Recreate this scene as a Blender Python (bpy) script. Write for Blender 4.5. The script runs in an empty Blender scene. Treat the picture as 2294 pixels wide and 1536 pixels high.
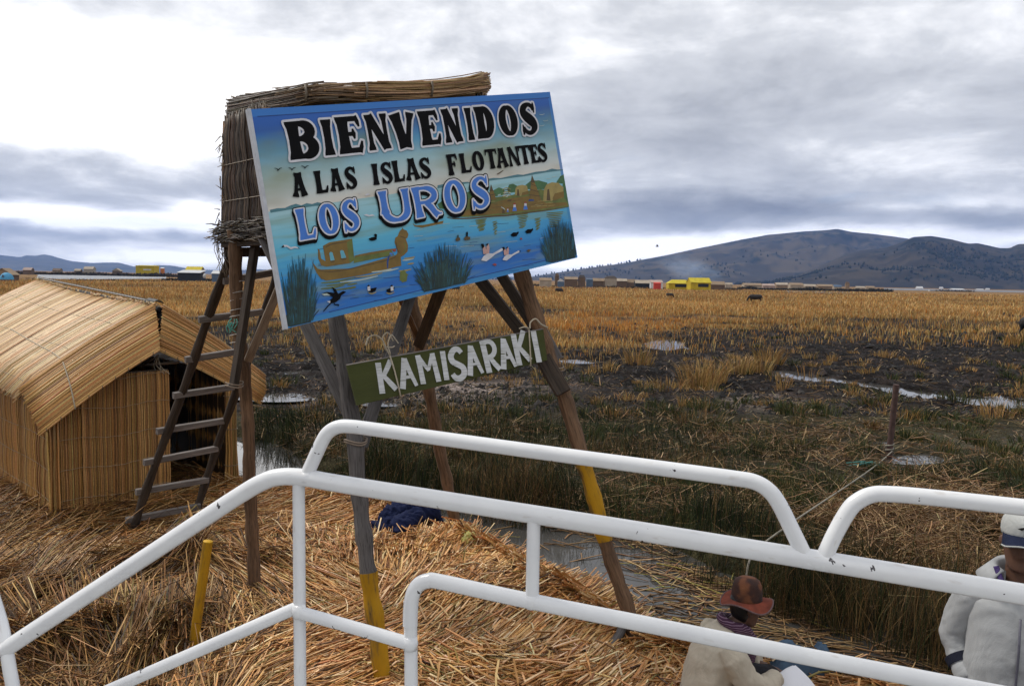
import bpy, bmesh, math, random
import numpy as np
from mathutils import Vector, Matrix

# ------------------------------------------------------------------ camera, sky, sun, exposure
random.seed(7)
RNG = np.random.default_rng(11)
S = bpy.context.scene
COL = S.collection
PW, PH, FPX = 2294.0, 1536.0, 1750.0
HC = 2.9                                   # eye height above the reed island
PITCH = math.atan(142.5 / FPX)
ROLL = math.radians(1.07)
cam_d = bpy.data.cameras.new("camera")
cam_d.sensor_width = 36.0
cam_d.lens = 36.0 * FPX / PW
cam_d.clip_start = 0.05
cam_d.clip_end = 60000
cam = bpy.data.objects.new("camera", cam_d)
COL.objects.link(cam)
M3 = Matrix.Rotation(math.radians(90) - PITCH, 3, 'X') @ Matrix.Rotation(ROLL, 3, 'Z')
cam.matrix_world = Matrix.Translation((0, 0, HC)) @ M3.to_4x4()
S.camera = cam
RM = np.array(M3)
CP = np.array([0, 0, HC])

def W(px, py, d):
    """point seen at photo pixel (px,py), d metres along the view axis"""
    return CP + RM @ np.array([(px - PW / 2) / FPX * d, (PH / 2 - py) / FPX * d, -d])

def G(px, py, z=0.0):
    px, py = np.asarray(px, float), np.asarray(py, float)
    v = np.stack([(px - PW / 2) / FPX, (PH / 2 - py) / FPX, -np.ones_like(px)], -1) @ RM.T
    t = (z - HC) / np.minimum(v[..., 2], -1e-6)
    return CP + v * t[..., None]

def PIX(p):
    p = np.asarray(p, float)
    c = (p - CP) @ RM
    d = np.maximum(-c[..., 2], 1e-3)
    return PW / 2 + c[..., 0] / d * FPX, PH / 2 - c[..., 1] / d * FPX, -c[..., 2]

SUN_EL, SUN_AZ = math.radians(52), math.radians(-62)      # azimuth clockwise from the view direction
sun_d = bpy.data.lights.new("sun", 'SUN')
sun_d.energy = 2.0
sun_d.angle = math.radians(14)
sun_d.color = (1.0, 0.94, 0.84)
sun = bpy.data.objects.new("sun", sun_d)
COL.objects.link(sun)
sd = Vector((math.sin(SUN_AZ) * math.cos(SUN_EL), math.cos(SUN_AZ) * math.cos(SUN_EL), math.sin(SUN_EL)))
sun.rotation_euler = sd.to_track_quat('Z', 'Y').to_euler()

S.view_settings.view_transform = 'Standard'
S.view_settings.look = 'None'
S.view_settings.exposure = 0.3
S.view_settings.gamma = 1.0
S.render.engine = 'CYCLES'
S.cycles.use_denoising = True
S.cycles.max_bounces = 6
S.cycles.diffuse_bounces = 3
S.cycles.glossy_bounces = 3
S.cycles.transparent_max_bounces = 8
S.cycles.volume_bounces = 1
S.cycles.caustics_reflective = False
S.cycles.caustics_refractive = False

class NT:
    """tiny node-graph builder"""
    def __init__(self, tree):
        self.t = tree; self.n = tree.nodes; self.l = tree.links
    def add(self, typ, **kw):
        nd = self.n.new(typ)
        for k, v in kw.items(): setattr(nd, k, v)
        return nd
    def link(self, a, b): self.l.new(a, b)
    def val(self, sock, v):
        if isinstance(v, bpy.types.NodeSocket): self.l.new(v, sock)
        else: sock.default_value = v
    def math(self, op, a, b=0.0, c=0.0, clamp=False):
        nd = self.n.new('ShaderNodeMath'); nd.operation = op; nd.use_clamp = clamp
        self.val(nd.inputs[0], a); self.val(nd.inputs[1], b); self.val(nd.inputs[2], c)
        return nd.outputs[0]
    def noise(self, vec, scale, detail=4, rough=0.55, dist=0.0):
        nd = self.n.new('ShaderNodeTexNoise')
        nd.inputs['Scale'].default_value = scale; nd.inputs['Detail'].default_value = detail
        nd.inputs['Roughness'].default_value = rough; nd.inputs['Distortion'].default_value = dist
        if vec is not None: self.l.new(vec, nd.inputs['Vector'])
        return nd.outputs['Fac']
    def ramp(self, fac, stops, interp='LINEAR'):
        nd = self.n.new('ShaderNodeValToRGB'); nd.color_ramp.interpolation = interp
        e = nd.color_ramp.elements
        while len(e) > 1: e.remove(e[-1])
        for i, (p, c) in enumerate(stops):
            q = e[0] if i == 0 else e.new(p)
            q.position = p
            q.color = (c, c, c, 1) if not hasattr(c, '__len__') else (c[0], c[1], c[2], 1)
        self.val(nd.inputs[0], fac)
        return nd.outputs[0]
    def mix(self, fac, a, b, mode='MIX'):
        nd = self.n.new('ShaderNodeMix'); nd.data_type = 'RGBA'; nd.blend_type = mode
        self.val(nd.inputs[0], fac)
        for s_, v in ((nd.inputs[6], a), (nd.inputs[7], b)):
            if isinstance(v, bpy.types.NodeSocket): self.l.new(v, s_)
            elif hasattr(v, '__len__'): s_.default_value = (v[0], v[1], v[2], 1)
            else: s_.default_value = (v, v, v, 1)
        return nd.outputs[2]
    def vmul(self, vec, s3):
        nd = self.n.new('ShaderNodeVectorMath'); nd.operation = 'MULTIPLY'
        self.l.new(vec, nd.inputs[0]); nd.inputs[1].default_value = s3
        return nd.outputs[0]
    def vadd(self, a, b):
        nd = self.n.new('ShaderNodeVectorMath'); nd.operation = 'ADD'
        self.l.new(a, nd.inputs[0])
        if isinstance(b, bpy.types.NodeSocket): self.l.new(b, nd.inputs[1])
        else: nd.inputs[1].default_value = b
        return nd.outputs[0]

def build_world():
    w = bpy.data.worlds.new("World"); S.world = w; w.use_nodes = True
    n = NT(w.node_tree); n.n.clear()
    out = n.add('ShaderNodeOutputWorld'); bg = n.add('ShaderNodeBackground')
    tc = n.add('ShaderNodeTexCoord')
    sep = n.add('ShaderNodeSeparateXYZ'); n.link(tc.outputs['Generated'], sep.inputs[0])
    x, y, z = sep.outputs
    az = n.math('ARCTAN2', x, y)
    el = n.math('ARCSINE', n.math('MAXIMUM', n.math('MINIMUM', z, 1.0), -1.0))
    sky = n.add('ShaderNodeTexSky', sky_type='NISHITA', sun_disc=False)
    sky.sun_elevation = SUN_EL; sky.sun_rotation = SUN_AZ
    sky.altitude = 3800
    skyc = n.mix(1.0, sky.outputs[0], (0.10, 0.10, 0.10), 'MULTIPLY')
    # cloud deck seen in perspective: direction projected on a flat layer
    zz = n.math('ADD', n.math('MAXIMUM', z, 0.0), 0.17)
    comb = n.add('ShaderNodeCombineXYZ')
    n.link(n.math('DIVIDE', x, zz), comb.inputs[0]); n.link(n.math('DIVIDE', y, zz), comb.inputs[1])
    q = comb.outputs[0]
    warp = n.add('ShaderNodeTexNoise'); warp.inputs['Scale'].default_value = 0.8; n.link(q, warp.inputs['Vector'])
    wv = n.vmul(n.vadd(warp.outputs['Color'], (-0.5, -0.5, -0.5)), (0.9, 0.9, 0.0))
    q2 = n.vadd(q, wv)
    n1 = n.noise(q2, 0.8, 7, 0.55)
    n2 = n.noise(q2, 2.6, 8, 0.6)
    # near-horizon detail in azimuth / elevation (cumulus banks edge-on)
    c2 = n.add('ShaderNodeCombineXYZ'); n.link(az, c2.inputs[0]); n.link(n.math('MULTIPLY', el, 2.0), c2.inputs[1])
    n3 = n.noise(c2.outputs[0], 5.0, 9, 0.6, 0.3)
    n4 = n.noise(c2.outputs[0], 16.0, 6, 0.6, 0.2)
    def gauss(px, py, sx, sy, amp, tilt=0.0, wob=0.0):
        a0 = math.atan((px - PW / 2) / FPX); hy = 625.5 + 0.0186 * (px - PW / 2); e0 = math.atan((hy - py) / FPX * math.cos(a0))
        da = n.math('SUBTRACT', az, a0)
        de = n.math('SUBTRACT', n.math('SUBTRACT', el, e0), n.math('MULTIPLY', da, tilt))
        if wob: de = n.math('ADD', de, n.math('MULTIPLY', n.math('SUBTRACT', n3, 0.5), wob))
        da = n.math('MULTIPLY', da, FPX / sx); de = n.math('MULTIPLY', de, FPX / sy)
        r = n.math('ADD', n.math('MULTIPLY', da, da), n.math('MULTIPLY', de, de))
        return n.math('MULTIPLY', n.math('POWER', 2.71828, n.math('MULTIPLY', r, -1.0)), amp)
    b = n.math('ADD', 0.60, n.math('MULTIPLY', n.math('SUBTRACT', n1, 0.5), 0.55))
    b = n.math('ADD', b, n.math('MULTIPLY', n.math('SUBTRACT', n2, 0.5), 0.50))
    b = n.math('ADD', b, n.math('MULTIPLY', n.math('SUBTRACT', n3, 0.5), 0.36))
    b = n.math('ADD', b, n.math('MULTIPLY', n.math('SUBTRACT', n4, 0.5), 0.22))
    for g in SKY_BLOBS: b = n.math('ADD', b, gauss(*g))
    col = n.ramp(b, [(0.0, (0.18, 0.188, 0.205)), (0.22, (0.29, 0.30, 0.326)), (0.42, (0.44, 0.452, 0.48)), (0.60, (0.63, 0.642, 0.667)),
                     (0.76, (1.0, 1.0, 1.01)), (1.0, (1.6, 1.58, 1.55))])
    gap = n.math('MULTIPLY', n.ramp(n.noise(q2, 0.9, 6, 0.6), [(0.60, 0.0), (0.78, 0.35)]), 1.0)
    col = n.mix(gap, col, skyc)
    n.link(col, bg.inputs['Color']); bg.inputs['Strength'].default_value = 1.0
    n.link(bg.outputs[0], out.inputs['Surface'])
# (photo x, y, spread x, spread y, amount, tilt, edge wobble) of the cloud banks, turned into azimuth / elevation
SKY_BLOBS = [
    (100, 170, 460, 150, 0.55, 0.0, 0.10), (260, 50, 300, 40, -0.16, 0.0, 0.05), (560, 170, 170, 90, 0.20, 0.0, 0.1),
    (1000, 60, 420, 110, 0.05, 0.0, 0.1), (250, 400, 420, 46, -0.14, 0.03, 0.06), (180, 488, 420, 17, 0.62, 0.0, 0.03),
    (455, 472, 60, 22, 0.55, 0.0, 0.05), (280, 526, 420, 11, -0.13, 0.0, 0.02), (450, 575, 330, 22, 0.42, 0.0, 0.02),
    (30, 570, 160, 40, -0.08, 0.0, 0.0),
    (1750, 250, 420, 90, -0.12, 0.05, 0.1), (2150, 130, 200, 90, 0.12, 0.0, 0.1), (1650, 476, 420, 32, -0.34, -0.03, 0.06),
    (1400, 572, 280, 30, 0.62, 0.06, 0.04), (1900, 540, 500, 26, 0.36, 0.0, 0.04), (2220, 500, 90, 16, -0.28, 0.0, 0.03),
    (2120, 462, 170, 16, 0.22, 0.0, 0.03), (1290, 600, 120, 16, 0.2, 0.0, 0.0)]
HAZE = True
build_world()

# ------------------------------------------------------------------ small tools
def vec(a): return np.asarray(a, float)
def tag(o, label=None, cat=None, group=None, kind=None):
    if label: o['label'] = label
    if cat: o['category'] = cat
    if group: o['group'] = group
    if kind: o['kind'] = kind
    return o

def thing(name, loc, label, cat, group=None):
    o = bpy.data.objects.new(name, None); COL.objects.link(o)
    o.empty_display_size = 0.1
    o.location = tuple(float(v) for v in loc)
    return tag(o, label, cat, group)

def hash2(ix, iy, seed):
    h = (ix.astype(np.int64) * 374761393 + iy.astype(np.int64) * 668265263 + seed * 974711) & 0xffffffff
    h = ((h ^ (h >> 13)) * 1274126177) & 0xffffffff
    return ((h ^ (h >> 16)) & 0xffffff) / float(0xffffff)

def vnoise(x, y, seed=0):
    ix, iy = np.floor(x), np.floor(y)
    fx, fy = x - ix, y - iy
    fx, fy = fx * fx * (3 - 2 * fx), fy * fy * (3 - 2 * fy)
    a, b = hash2(ix, iy, seed), hash2(ix + 1, iy, seed)
    c, d = hash2(ix, iy + 1, seed), hash2(ix + 1, iy + 1, seed)
    return (a + (b - a) * fx) * (1 - fy) + (c + (d - c) * fx) * fy

def fbm(x, y, scale, octs=4, seed=0, rough=0.5):
    x, y = np.asarray(x, float) * scale, np.asarray(y, float) * scale
    s, amp, tot = 0, 1.0, 0
    for i in range(octs):
        s = s + amp * vnoise(x + 17.3 * i, y - 9.1 * i, seed + i); tot += amp
        x, y, amp = x * 2.03, y * 2.03, amp * rough
    return s / tot

def sstep(a, b, x):
    t = np.clip((x - a) / (b - a), 0, 1)
    return t * t * (3 - 2 * t)

def seg_dist(P, poly, closed=False):
    """distance of P (N,2) to polyline, and side sign (left of travel = +)"""
    P = np.asarray(P, float); poly = np.asarray(poly, float)
    best = np.full(len(P), 1e18); sg = np.ones(len(P))
    n = len(poly) if closed else len(poly) - 1
    for i in range(n):
        a, b = poly[i], poly[(i + 1) % len(poly)]
        ab = b - a
        t = np.clip(((P - a) @ ab) / (ab @ ab), 0, 1)
        d = P - (a + t[:, None] * ab)
        dd = (d * d).sum(1)
        cr = ab[0] * (P[:, 1] - a[1]) - ab[1] * (P[:, 0] - a[0])
        m = dd < best
        best[m] = dd[m]; sg[m] = np.sign(cr[m])
    return np.sqrt(best), sg

def inside(P, poly):
    P = np.asarray(P, float); poly = np.asarray(poly, float)
    r = np.zeros(len(P), bool); j = len(poly) - 1
    for i in range(len(poly)):
        xi, yi = poly[i]; xj, yj = poly[j]
        c = ((yi > P[:, 1]) != (yj > P[:, 1])) & (P[:, 0] < (xj - xi) * (P[:, 1] - yi) / (yj - yi + 1e-12) + xi)
        r ^= c; j = i
    return r

def np_mesh(name, V, faces, mats, parent=None, cols=None, gvec=None, smooth=True):
    """faces: list of int arrays (M,k)"""
    me = bpy.data.meshes.new(name)
    V = np.asarray(V, np.float32)
    faces = [np.asarray(f, np.int32) for f in faces if len(f)]
    nl = sum(f.size for f in faces); npoly = sum(len(f) for f in faces)
    me.vertices.add(len(V)); me.loops.add(nl); me.polygons.add(npoly)
    me.vertices.foreach_set("co", V.ravel())
    me.loops.foreach_set("vertex_index", np.concatenate([f.ravel() for f in faces]))
    tot = np.concatenate([np.full(len(f), f.shape[1], np.int32) for f in faces])
    st = np.concatenate([[0], np.cumsum(tot)[:-1]]).astype(np.int32)
    me.polygons.foreach_set("loop_start", st)
    me.polygons.foreach_set("loop_total", tot)
    me.polygons.foreach_set("use_smooth", np.full(npoly, smooth, bool))
    if cols is not None:
        a = me.attributes.new("Col", 'FLOAT_COLOR', 'POINT')
        c4 = np.ones((len(V), 4), np.float32); c4[:, :3] = cols
        a.data.foreach_set("color", c4.ravel())
    if gvec is not None:
        a = me.attributes.new("g", 'FLOAT_VECTOR', 'POINT')
        a.data.foreach_set("vector", np.asarray(gvec, np.float32).ravel())
    me.update(); me.validate()
    for m in (mats if isinstance(mats, (list, tuple)) else [mats]): me.materials.append(m)
    o = bpy.data.objects.new(name, me); COL.objects.link(o)
    if parent is not None: attach(o, parent)
    return o

def attach(o, parent):
    """o's mesh is in world coordinates; keep it there"""
    o.parent = parent
    o.matrix_parent_inverse = Matrix.Translation(-Vector(parent.location)) if parent.type == 'EMPTY' else Matrix.Identity(4)

class MB:
    """collects vertices / faces with a grain vector, a colour and material slots"""
    def __init__(self): self.v = []; self.f = []; self.g = []; self.c = []; self.m = []
    def addv(self, p, g=(0, 0, 0), c=(1, 1, 1)):
        self.v.append(tuple(p)); self.g.append(tuple(g)); self.c.append(tuple(c)); return len(self.v) - 1
    def face(self, idx, m=0): self.f.append(tuple(idx)); self.m.append(m)
    def tube(self, pts, r, n=8, col=(1, 1, 1), m=0, caps=True, wob=0.0, flat=None, up=None):
        pts = [np.asarray(p, float) for p in pts]; k = len(pts)
        rs = list(r) if hasattr(r, '__len__') else [r] * k
        off = random.uniform(0, 50); along = 0.0; rings = []
        ref = None
        for i in range(k):
            t = pts[min(i + 1, k - 1)] - pts[max(i - 1, 0)]
            t = t / (np.linalg.norm(t) + 1e-12)
            if ref is None:
                ref = np.array(up if up is not None else ((0, 0, 1) if abs(t[2]) < 0.9 else (1, 0, 0)), float)
            a = ref - t * (ref @ t); a /= np.linalg.norm(a) + 1e-12
            ref = a
            b = np.cross(t, a)
            if i: along += np.linalg.norm(pts[i] - pts[i - 1])
            ring = []
            for j in range(n):
                th = 2 * math.pi * j / n
                rr = rs[i] * (1 + wob * random.uniform(-1, 1))
                ra = rr * (flat if flat else 1)
                p = pts[i] + a * math.cos(th) * rr + b * math.sin(th) * ra
                ring.append(self.addv(p, (math.cos(th) * rr + off, math.sin(th) * rr, along + off), col))
            rings.append(ring)
        for i in range(k - 1):
            for j in range(n):
                self.face((rings[i][j], rings[i][(j + 1) % n], rings[i + 1][(j + 1) % n], rings[i + 1][j]), m)
        if caps:
            self.face(rings[0][::-1], m); self.face(rings[-1], m)
        return rings
    def plank(self, a, b, w, t, face=(0, -1, 0), col=(1, 1, 1), m=0, bev=0.004, sag=0.0):
        """board from a to b: width w across, thickness t along 'face'"""
        a, b = np.asarray(a, float), np.asarray(b, float)
        L = b - a; ln = np.linalg.norm(L); ax = L / ln
        fz = np.asarray(face, float); fz = fz - ax * (fz @ ax); fz /= np.linalg.norm(fz)
        sx = np.cross(ax, fz); off = random.uniform(0, 50)
        prof = [(-w / 2 + bev, -t / 2), (w / 2 - bev, -t / 2), (w / 2, -t / 2 + bev), (w / 2, t / 2 - bev),
                (w / 2 - bev, t / 2), (-w / 2 + bev, t / 2), (-w / 2, t / 2 - bev), (-w / 2, -t / 2 + bev)]
        rings = []
        for s in np.linspace(0, 1, 5):
            c = a + L * s + fz * sag * math.sin(s * math.pi)
            jw = 1 + random.uniform(-.03, .03)
            rings.append([self.addv(c + sx * x * jw + fz * y, (x + off, y, s * ln + off), col) for x, y in prof])
        for i in range(4):
            for j in range(8):
                self.face((rings[i][j], rings[i][(j + 1) % 8], rings[i + 1][(j + 1) % 8], rings[i + 1][j]), m)
        self.face(rings[0][::-1], m); self.face(rings[-1], m)
    def grid(self, fn, nu, nv, col=(1, 1, 1), m=0):
        idx = [[self.addv(fn(i / (nu - 1), j / (nv - 1)), (i / (nu - 1), j / (nv - 1), 0), col) for j in range(nv)] for i in range(nu)]
        for i in range(nu - 1):
            for j in range(nv - 1):
                self.face((idx[i][j], idx[i + 1][j], idx[i + 1][j + 1], idx[i][j + 1]), m)
    def box(self, c, sx, sy, sz, rz=0.0, col=(1, 1, 1), m=0):
        ca, sa = math.cos(rz), math.sin(rz); vs = []
        for dz in (-1, 1):
            for dx, dy in ((-1, -1), (1, -1), (1, 1), (-1, 1)):
                x, y = dx * sx / 2, dy * sy / 2
                vs.append(self.addv((c[0] + x * ca - y * sa, c[1] + x * sa + y * ca, c[2] + dz * sz / 2), (x, y, dz * sz / 2), col))
        for f in ((3, 2, 1, 0), (4, 5, 6, 7), (0, 1, 5, 4), (1, 2, 6, 5), (2, 3, 7, 6), (3, 0, 4, 7)):
            self.face([vs[i] for i in f], m)
    def prism(self, poly, n, depth, m=0, col=(1, 1, 1)):
        """flat outline (list of 3D points) pushed along n by depth"""
        n = np.asarray(n, float); k = len(poly)
        A = [self.addv(np.asarray(p), (0, 0, 0), col) for p in poly]
        B = [self.addv(np.asarray(p) + n * depth, (0, 0, 0), col) for p in poly]
        self.face(A, m); self.face(B[::-1], m)
        for i in range(k): self.face((A[(i + 1) % k], A[i], B[i], B[(i + 1) % k]), m)
    def rings(self, rings, m=0, col=(1, 1, 1), caps=True):
        idx = [[self.addv(p, p, col) for p in r] for r in rings]
        n = len(idx[0])
        for i in range(len(idx) - 1):
            for j in range(n):
                self.face((idx[i][j], idx[i][(j + 1) % n], idx[i + 1][(j + 1) % n], idx[i + 1][j]), m)
        if caps: self.face(idx[0][::-1], m); self.face(idx[-1], m)
    def build(self, name, mats, parent=None, smooth=True, autosmooth=None):
        me = bpy.data.meshes.new(name)
        me.from_pydata([tuple(float(q) for q in p) for p in self.v], [], self.f)
        a = me.attributes.new("g", 'FLOAT_VECTOR', 'POINT')
        a.data.foreach_set("vector", np.asarray(self.g, np.float32).ravel())
        a = me.attributes.new("Col", 'FLOAT_COLOR', 'POINT')
        c4 = np.ones((len(self.v), 4), np.float32); c4[:, :3] = np.asarray(self.c); a.data.foreach_set("color", c4.ravel())
        for mm in (mats if isinstance(mats, (list, tuple)) else [mats]): me.materials.append(mm)
        me.polygons.foreach_set("material_index", np.asarray(self.m, np.int32))
        me.polygons.foreach_set("use_smooth", np.full(len(me.polygons), smooth, bool))
        me.update()
        if smooth and autosmooth is not None: me.set_sharp_from_angle(angle=math.radians(autosmooth))
        o = bpy.data.objects.new(name, me); COL.objects.link(o)
        if parent is not None: attach(o, parent)
        return o

def remeshed(mb, name, mat, parent=None, voxel=0.012, smooth=6, disp=None):
    """join overlapping closed pieces into one continuous skin"""
    o = mb.build(name, mat, None)
    r = o.modifiers.new("r", 'REMESH'); r.mode = 'VOXEL'; r.voxel_size = voxel
    if smooth:
        s = o.modifiers.new("s", 'SMOOTH'); s.factor = 0.5; s.iterations = smooth
    dg = bpy.context.evaluated_depsgraph_get(); dg.update()
    me = bpy.data.meshes.new_from_object(o.evaluated_get(dg))
    o.modifiers.clear(); old = o.data; o.data = me; bpy.data.meshes.remove(old)
    me.name = name
    if not me.materials: me.materials.append(mat)
    if disp is not None:
        n = len(me.vertices); co = np.empty(n * 3, np.float32); no = np.empty(n * 3, np.float32)
        me.vertices.foreach_get("co", co); me.vertices.foreach_get("normal", no)
        co, no = co.reshape(-1, 3), no.reshape(-1, 3)
        co = co + no * disp(co)[:, None]
        me.vertices.foreach_set("co", co.astype(np.float32).ravel()); me.update()
    me.polygons.foreach_set("use_smooth", np.ones(len(me.polygons), bool))
    if parent is not None: attach(o, parent)
    return o

def copy_tree(o, parent=None):
    c = o.copy(); COL.objects.link(c)
    if parent is not None: c.parent = parent
    for ch in list(o.children): copy_tree(ch, c)
    return c

def catmull(pts, n=8):
    P = np.asarray(pts, float); out = []
    for i in range(len(P) - 1):
        p0, p1, p2, p3 = P[max(i - 1, 0)], P[i], P[i + 1], P[min(i + 2, len(P) - 1)]
        for t in np.linspace(0, 1, n, endpoint=False):
            out.append(0.5 * ((2 * p1) + (-p0 + p2) * t + (2 * p0 - 5 * p1 + 4 * p2 - p3) * t * t + (-p0 + 3 * p1 - 3 * p2 + p3) * t ** 3))
    out.append(P[-1]); return np.array(out)

# ------------------------------------------------------------------ materials
def new_mat(name):
    m = bpy.data.materials.new(name); m.use_nodes = True
    n = NT(m.node_tree); n.n.clear()
    out = n.add('ShaderNodeOutputMaterial'); p = n.add('ShaderNodeBsdfPrincipled')
    n.link(p.outputs[0], out.inputs['Surface'])
    return m, n, p

def bump(n, p, h, strength=0.4, dist=0.01):
    b = n.add('ShaderNodeBump'); b.inputs['Strength'].default_value = strength; b.inputs['Distance'].default_value = dist
    n.link(h, b.inputs['Height']); n.link(b.outputs[0], p.inputs['Normal'])

def attr(n, name):
    return n.add('ShaderNodeAttribute', attribute_name=name)

def m_plain(name, col, rough=0.7, var=0.25, scale=20.0, bmp=0.0, spec=0.4, metal=0.0):
    m, n, p = new_mat(name)
    tc = n.add('ShaderNodeTexCoord').outputs['Object']
    f = n.noise(tc, scale, 5, 0.6)
    dark = tuple(c * (1 - var) for c in col); lite = tuple(min(1, c * (1 + var)) for c in col)
    n.link(n.ramp(f, [(0.3, dark), (0.7, lite)]), p.inputs['Base Color'])
    p.inputs['Roughness'].default_value = rough; p.inputs['Metallic'].default_value = metal
    p.inputs['Specular IOR Level'].default_value = spec
    if bmp: bump(n, p, f, bmp)
    return m

def m_attr(name, rough=0.7, var=0.2, scale=30.0, spec=0.3, transl=0.0):
    """colour per vertex (the thing's own colour) with fine mottling"""
    m, n, p = new_mat(name)
    a = attr(n, "Col").outputs['Color']
    tc = n.add('ShaderNodeTexCoord').outputs['Object']
    f = n.noise(tc, scale, 3, 0.6)
    k = n.ramp(f, [(0.3, 1 - var), (0.7, 1 + var)])
    n.link(n.mix(1.0, a, k, 'MULTIPLY'), p.inputs['Base Color'])
    p.inputs['Roughness'].default_value = rough; p.inputs['Specular IOR Level'].default_value = spec
    return m

def m_wood(name, dark, lite, grain=26.0, rough=0.8, paint=None, paint_wear=0.5):
    m, n, p = new_mat(name)
    g = attr(n, "g").outputs['Vector']
    s1 = n.noise(n.vmul(g, (grain, grain, 1.6)), 1.0, 6, 0.65, 0.4)
    s2 = n.noise(n.vmul(g, (6, 6, 2.5)), 1.0, 4, 0.6)
    s3 = n.noise(n.vmul(g, (90, 90, 4)), 1.0, 3, 0.6)
    f = n.math('ADD', n.math('MULTIPLY', s1, 0.6), n.math('MULTIPLY', s2, 0.4))
    col = n.ramp(f, [(0.32, dark), (0.5, tuple((a + b) / 2 for a, b in zip(dark, lite))), (0.68, lite)])
    col = n.mix(n.ramp(s3, [(0.35, 0.55), (0.5, 0.0)]), col, tuple(c * 0.35 for c in dark))
    if paint:
        pc, _ = paint, 0
        wear = n.ramp(n.math('ADD', n.math('MULTIPLY', s1, 0.5), n.math('MULTIPLY', s2, 0.5)), [(paint_wear - .06, 0.0), (paint_wear + .04, 1.0)])
        col = n.mix(wear, col, n.ramp(s2, [(0.3, tuple(c * 0.7 for c in pc)), (0.7, pc)]))
    n.link(col, p.inputs['Base Color']); p.inputs['Roughness'].default_value = rough
    p.inputs['Specular IOR Level'].default_value = 0.25
    bump(n, p, n.math('ADD', s1, n.math('MULTIPLY', s3, 0.5)), 0.6, 0.006)
    return m

M_wood_grey = m_wood("weathered_grey_wood", (0.045, 0.04, 0.038), (0.17, 0.155, 0.15))
M_wood_dark = m_wood("dark_wood", (0.022, 0.016, 0.012), (0.085, 0.062, 0.046))
M_wood_brown = m_wood("brown_pole_wood", (0.045, 0.024, 0.013), (0.24, 0.14, 0.08))
M_wood_pale = m_wood("pale_plank_wood", (0.16, 0.12, 0.09), (0.34, 0.27, 0.21))
M_wood_rung = m_wood("grey_rung_wood", (0.08, 0.068, 0.06), (0.27, 0.24, 0.225))
M_yellow = m_wood("yellow_painted_wood", (0.07, 0.045, 0.02), (0.2, 0.13, 0.05), paint=(0.46, 0.235, 0.008), paint_wear=0.45)
M_green = m_wood("green_painted_board", (0.035, 0.035, 0.012), (0.075, 0.075, 0.025), paint=(0.06, 0.068, 0.018), paint_wear=0.40)
M_straw = m_attr("dry_reed_straw", 0.55, 0.18, 40, 0.35)
M_reed = m_attr("reed_stalks", 0.5, 0.2, 55, 0.4)
M_grass = m_attr("marsh_grass", 0.7, 0.15, 9, 0.2)
M_twine = m_plain("twine", (0.42, 0.36, 0.27), 0.9, 0.3, 150)
M_rope = m_plain("rope", (0.33, 0.31, 0.26), 0.9, 0.35, 60)
# ------------------------------------------------------------------ ground, water, island
BANK_PX = [(-900, 965), (300, 962), (520, 985), (600, 1000), (650, 1042), (800, 1108), (1040, 1158), (1250, 1185), (1420, 1212),
           (1560, 1290), (1700, 1350), (1900, 1418), (2100, 1490), (2400, 1600), (2900, 1800)]
EDGE_PX = [(-900, 1040), (100, 1020), (420, 1050), (545, 1088), (650, 1102), (800, 1130), (900, 1152), (1050, 1206), (1150, 1242), (1250, 1300),
           (1380, 1372), (1480, 1432), (1600, 1462), (1760, 1478), (1900, 1506), (2100, 1570), (2350, 1680)]
ZW = -0.2
BANK = np.array([G(x, y, ZW)[:2] for x, y in BANK_PX])
EDGE = np.array([G(x, y, -0.05)[:2] for x, y in EDGE_PX])
ISL = np.vstack([EDGE, [[5.6, 2.2], [2.2, 1.2], [-14, 1.2], [-16, 9]]])

def gold_edge(px):
    return np.interp(px, [-400, 350, 600, 800, 1000, 1250, 1500, 1650, 1800, 2000, 2300, 2700],
                     [735, 738, 738, 744, 750, 764, 752, 738, 730, 730, 734, 736])
STREAM_PX = [(1735, 830), (1790, 842), (1850, 852), (1920, 862), (1990, 868), (2050, 880), (2110, 888), (2190, 898), (2260, 906), (2330, 912), (2460, 925)]
STREAM = np.array([G(x, y, -0.07)[:2] for x, y in STREAM_PX])
PUDDLE_PX = [(1490, 768, 42, 12), (2045, 1022, 62, 12), (620, 890, 60, 6), (860, 902, 40, 5), (1300, 806, 50, 5), (1985, 985, 30, 5), (690, 830, 60, 6)]

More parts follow.
